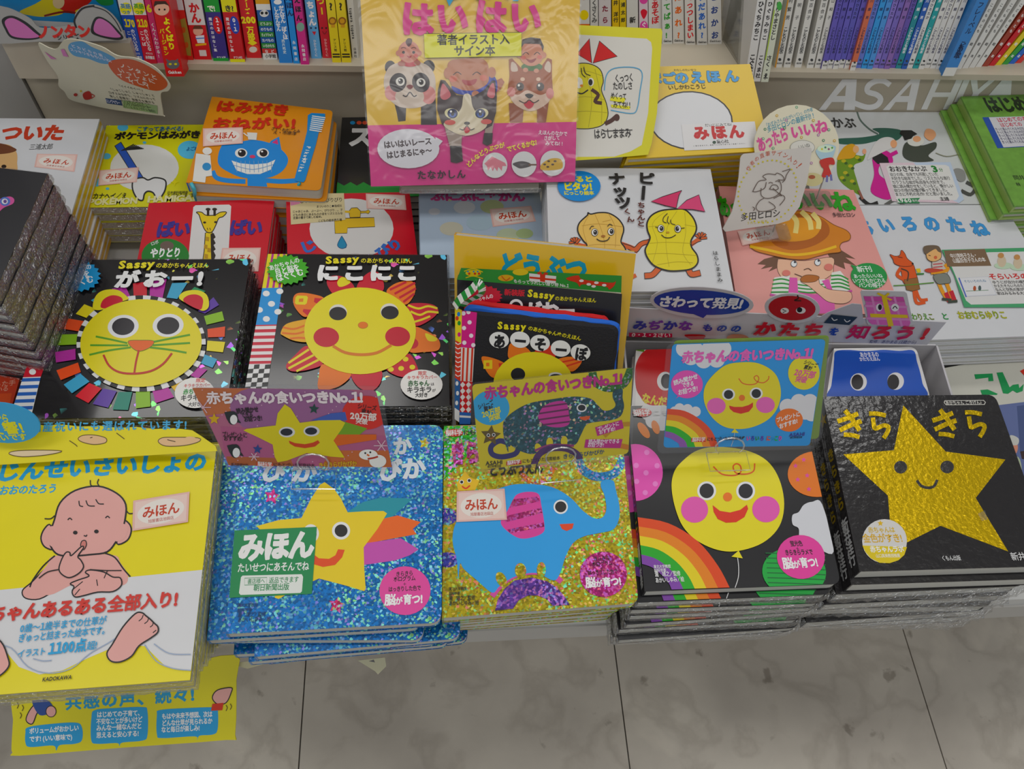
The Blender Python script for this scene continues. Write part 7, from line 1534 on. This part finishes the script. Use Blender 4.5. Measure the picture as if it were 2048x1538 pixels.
for i, (x0, x1, yb, le, c_, lb, t, tc_, foot, ser) in enumerate(RG):
    r, a = spine_book(lb, x0, x1, yb, le, c_, depth=.13 if i > 2 else .12, group=gr)
    w_ = a.w_
    if foot: a.band(foot, yb, yb - 17)
    if i < 3: a.vt(t, 8, 75, tc_, .5, w_ * .6, .035).vt(ser, yb - 48, yb - 12, tc_, .5, w_ * .62, .035)
    elif i >= len(RG) - 11: a.vt(t, 10, 62, tc_, .5, w_ * .45, .02).vt(ser, 88, 112, tc_, .5, w_ * .45, .02)
    else:
        a.vt(t, -15, 35, tc_, .5, w_ * .5, .02).vt(ser, 58, 104, tc_, .5, w_ * .5, .02).E('#333', a.X(.5, yb - 16), yb - 16, w_ * .2).T('福音館', a.X(.12, yb - 8), yb - 7, a.X(.88, yb - 8), yb - 7, '#333', 3.4, .01)
    if i == 2: a.band('#9ab83a', 120, 20, 0, .12); a.E('#4a9a4a', a.X(.6, 10), 12, 5, 9).vt('Gakken', yb - 16, yb - 6, '#222', .5, 4, .02)
    if i == 3: a.band('#b8843c', yb, -70, 0, .2)
    a.done()
# clear divider
dv = MB(); pts = [atz(1446, 80, SZ), atz(1497, 160, SZ)]
u2 = US * .2
dv.prism([pts[0], pts[1], pts[1] + u2, pts[0] + u2], (pts[1] - pts[0]).cross(u2).normalized(), -.001, .001, film(.25, .15, .2, 20, (.82, .82, .80)))
o = dv.build('clear_divider', org=pts[1]); tag(o, 'clear plastic shelf divider left of the white black-lettered spines', 'divider')

ALB = .95
# ================================================================== yellow backing card and hanging card, slips
pl, q = quad((-80, 838, 395, 862, 440, 905, -80, 935), .802, .779)
yc, a = paper('backing_card', 'yellow scalloped backing card with small baby sketches, behind the baby picture books', [v for i in range(13) for v in (-60 + i * 37, 846 + i * 1.2 - (3 if i % 2 else 0))] + [402, 872, 431, 892, 434, 902, -70, 934], .797, .7805, (-80, 838, 395, 862, 440, 905, -80, 935), ink('#ddd024', .5), edge=.0015)
a.F(0, 840, .377); a.name = 'lettering'; a.h = 2e-4
a.T('出産祝いにも選ばれています!', 160, 58, 1010, 46, '#4fa0c8', 48, .03)
a.part('drawing').O('#dcb890', '#5a4a2a', (415, 100, 440, 82, 500, 80, 560, 95, 560, 120, 500, 130, 440, 118), 4).O('#dcb890', '#5a4a2a', (840, 115, 860, 95, 920, 92, 1050, 95, 1055, 115, 980, 135, 880, 138), 4).E('#dcb890', 1010, 100, 30, 12)
for q in ((480, 95, 490, 92), (370, 110, 400, 130, 410, 140), (620, 70, 660, 100), (890, 105, 930, 115)): a.L('#4a3a24', q, 4)
a.O('#dcc8a8', '#5a4a2a', (50, 180, 80, 165, 200, 160, 330, 165, 250, 185, 120, 195), 4)
a.done()
bb_, a = paper('speech_bubble_card', 'round blue speech bubble card with yellow rim at the left edge', flat(ell(10, 15, 205, 105, 8), (0, 840, .377)), .83, .80, (-60, 815, 76, 820, 76, 888, -60, 884), ink('#4aa0d0', .45), edge=.0012)
a.F(0, 840, .377); a.name = 'lettering'; a.h = 1e-4
a.T('から', -30, 0, 50, 10, '#ddd83a', 40, .03).T('反響!', -60, 75, 160, 62, '#ddd83a', 60, .035).T('やばいです', -90, 112, 150, 102, '#ddd83a', 34, .03)
a.done()
hc2, a = paper('advert_card', 'yellow rounded advert card with blue comment bubbles, jutting out below the baby books', flat(sm_((60, 420, 300, 380, 700, 340, 940, 300, 945, 400, 940, 620, 905, 640, 500, 670, 80, 703, 50, 690, 46, 660, 52, 560), 3), (0, 1160, .5)), .636, .60, (28, 1340, 470, 1330, 470, 1480, 28, 1500), ink('#d9cf3a', .5), edge=.0012)
a.F(0, 1160, .5); a.name = 'lettering'; a.h = 1e-4
a.T('共感の声、続々!', 258, 515, 800, 478, '#3a96c0', 56, .045)
for q in ((110, 590, 180, 578, 300, 570, 328, 590, 328, 640, 300, 655, 240, 660, 225, 682, 212, 662, 120, 668, 102, 650, 102, 610), (380, 520, 460, 512, 570, 508, 590, 525, 590, 620, 570, 642, 490, 650, 478, 664, 468, 652, 390, 655, 365, 640, 366, 550), (640, 520, 750, 512, 860, 510, 872, 530, 870, 600, 850, 618, 800, 622, 788, 638, 778, 625, 650, 632, 628, 618, 628, 540)): a.P('#3f9cd0', q, 1)
TXT = (('ボリュームがおかしい', 118, 614, 316, 600), ('です!(いい意味で)', 118, 646, 290, 636), ('はじめての子育て、', 388, 548, 572, 540), ('不安なことが多いけど', 386, 576, 570, 566), ('みんな一緒なんだと', 386, 602, 568, 592), ('思えると安心する!', 386, 630, 562, 622), ('もはや未来予想図、次は', 648, 555, 850, 545), ('どんな仕草が見られるか', 648, 582, 850, 572), ('なと毎日が楽しみ!', 646, 608, 805, 600))
for t, x0, y0, x1, y1 in TXT: a.T(t, x0, y0, x1, y1, '#eee', 22, .03)
a.part('drawing').O(SKN, BK, (105, 560, 120, 520, 150, 490, 180, 500, 150, 530, 130, 575), 4).P('#2f4a8a', (130, 480, 190, 480, 215, 520, 160, 540), 1).E(SKN, 205, 525, 20, 22).L(BK, ell(205, 525, 20, 22), 3, 0, 1)
a.O(SKN, BK, (850, 470, 870, 440, 925, 430, 925, 450, 905, 490, 870, 495), 4).P('#c8402c', (850, 495, 895, 490, 890, 520, 845, 522))
for x, y in ((70, 490), (90, 500), (82, 530), (905, 500), (922, 495)): a.L('#5a4a24', (x, y, x + 5, y + 10, x, y + 22), 3)
a.done()
for i, (q, lb) in enumerate((((945, 330, 1040, 320, 1058, 336, 990, 355, 952, 345), 'cream paper slip poking out under the blue star books, left one'), ((1430, 322, 1540, 310, 1545, 345, 1512, 378, 1500, 365, 1460, 340), 'cream paper slip with a black triangle, under the blue star books, right one'))):
    s_, a = paper('paper_slip', lb, flat(q, (0, 1160, .5)), .632, .625, (470, 1310, 780, 1310, 780, 1350, 470, 1350), ink('#cbc6a8', .6), edge=.0006)
    a.F(0, 1160, .5); a.name = 'printed_mark'
    if i: a.P('#2a2a28', (1475, 325, 1495, 318, 1500, 330)).done()
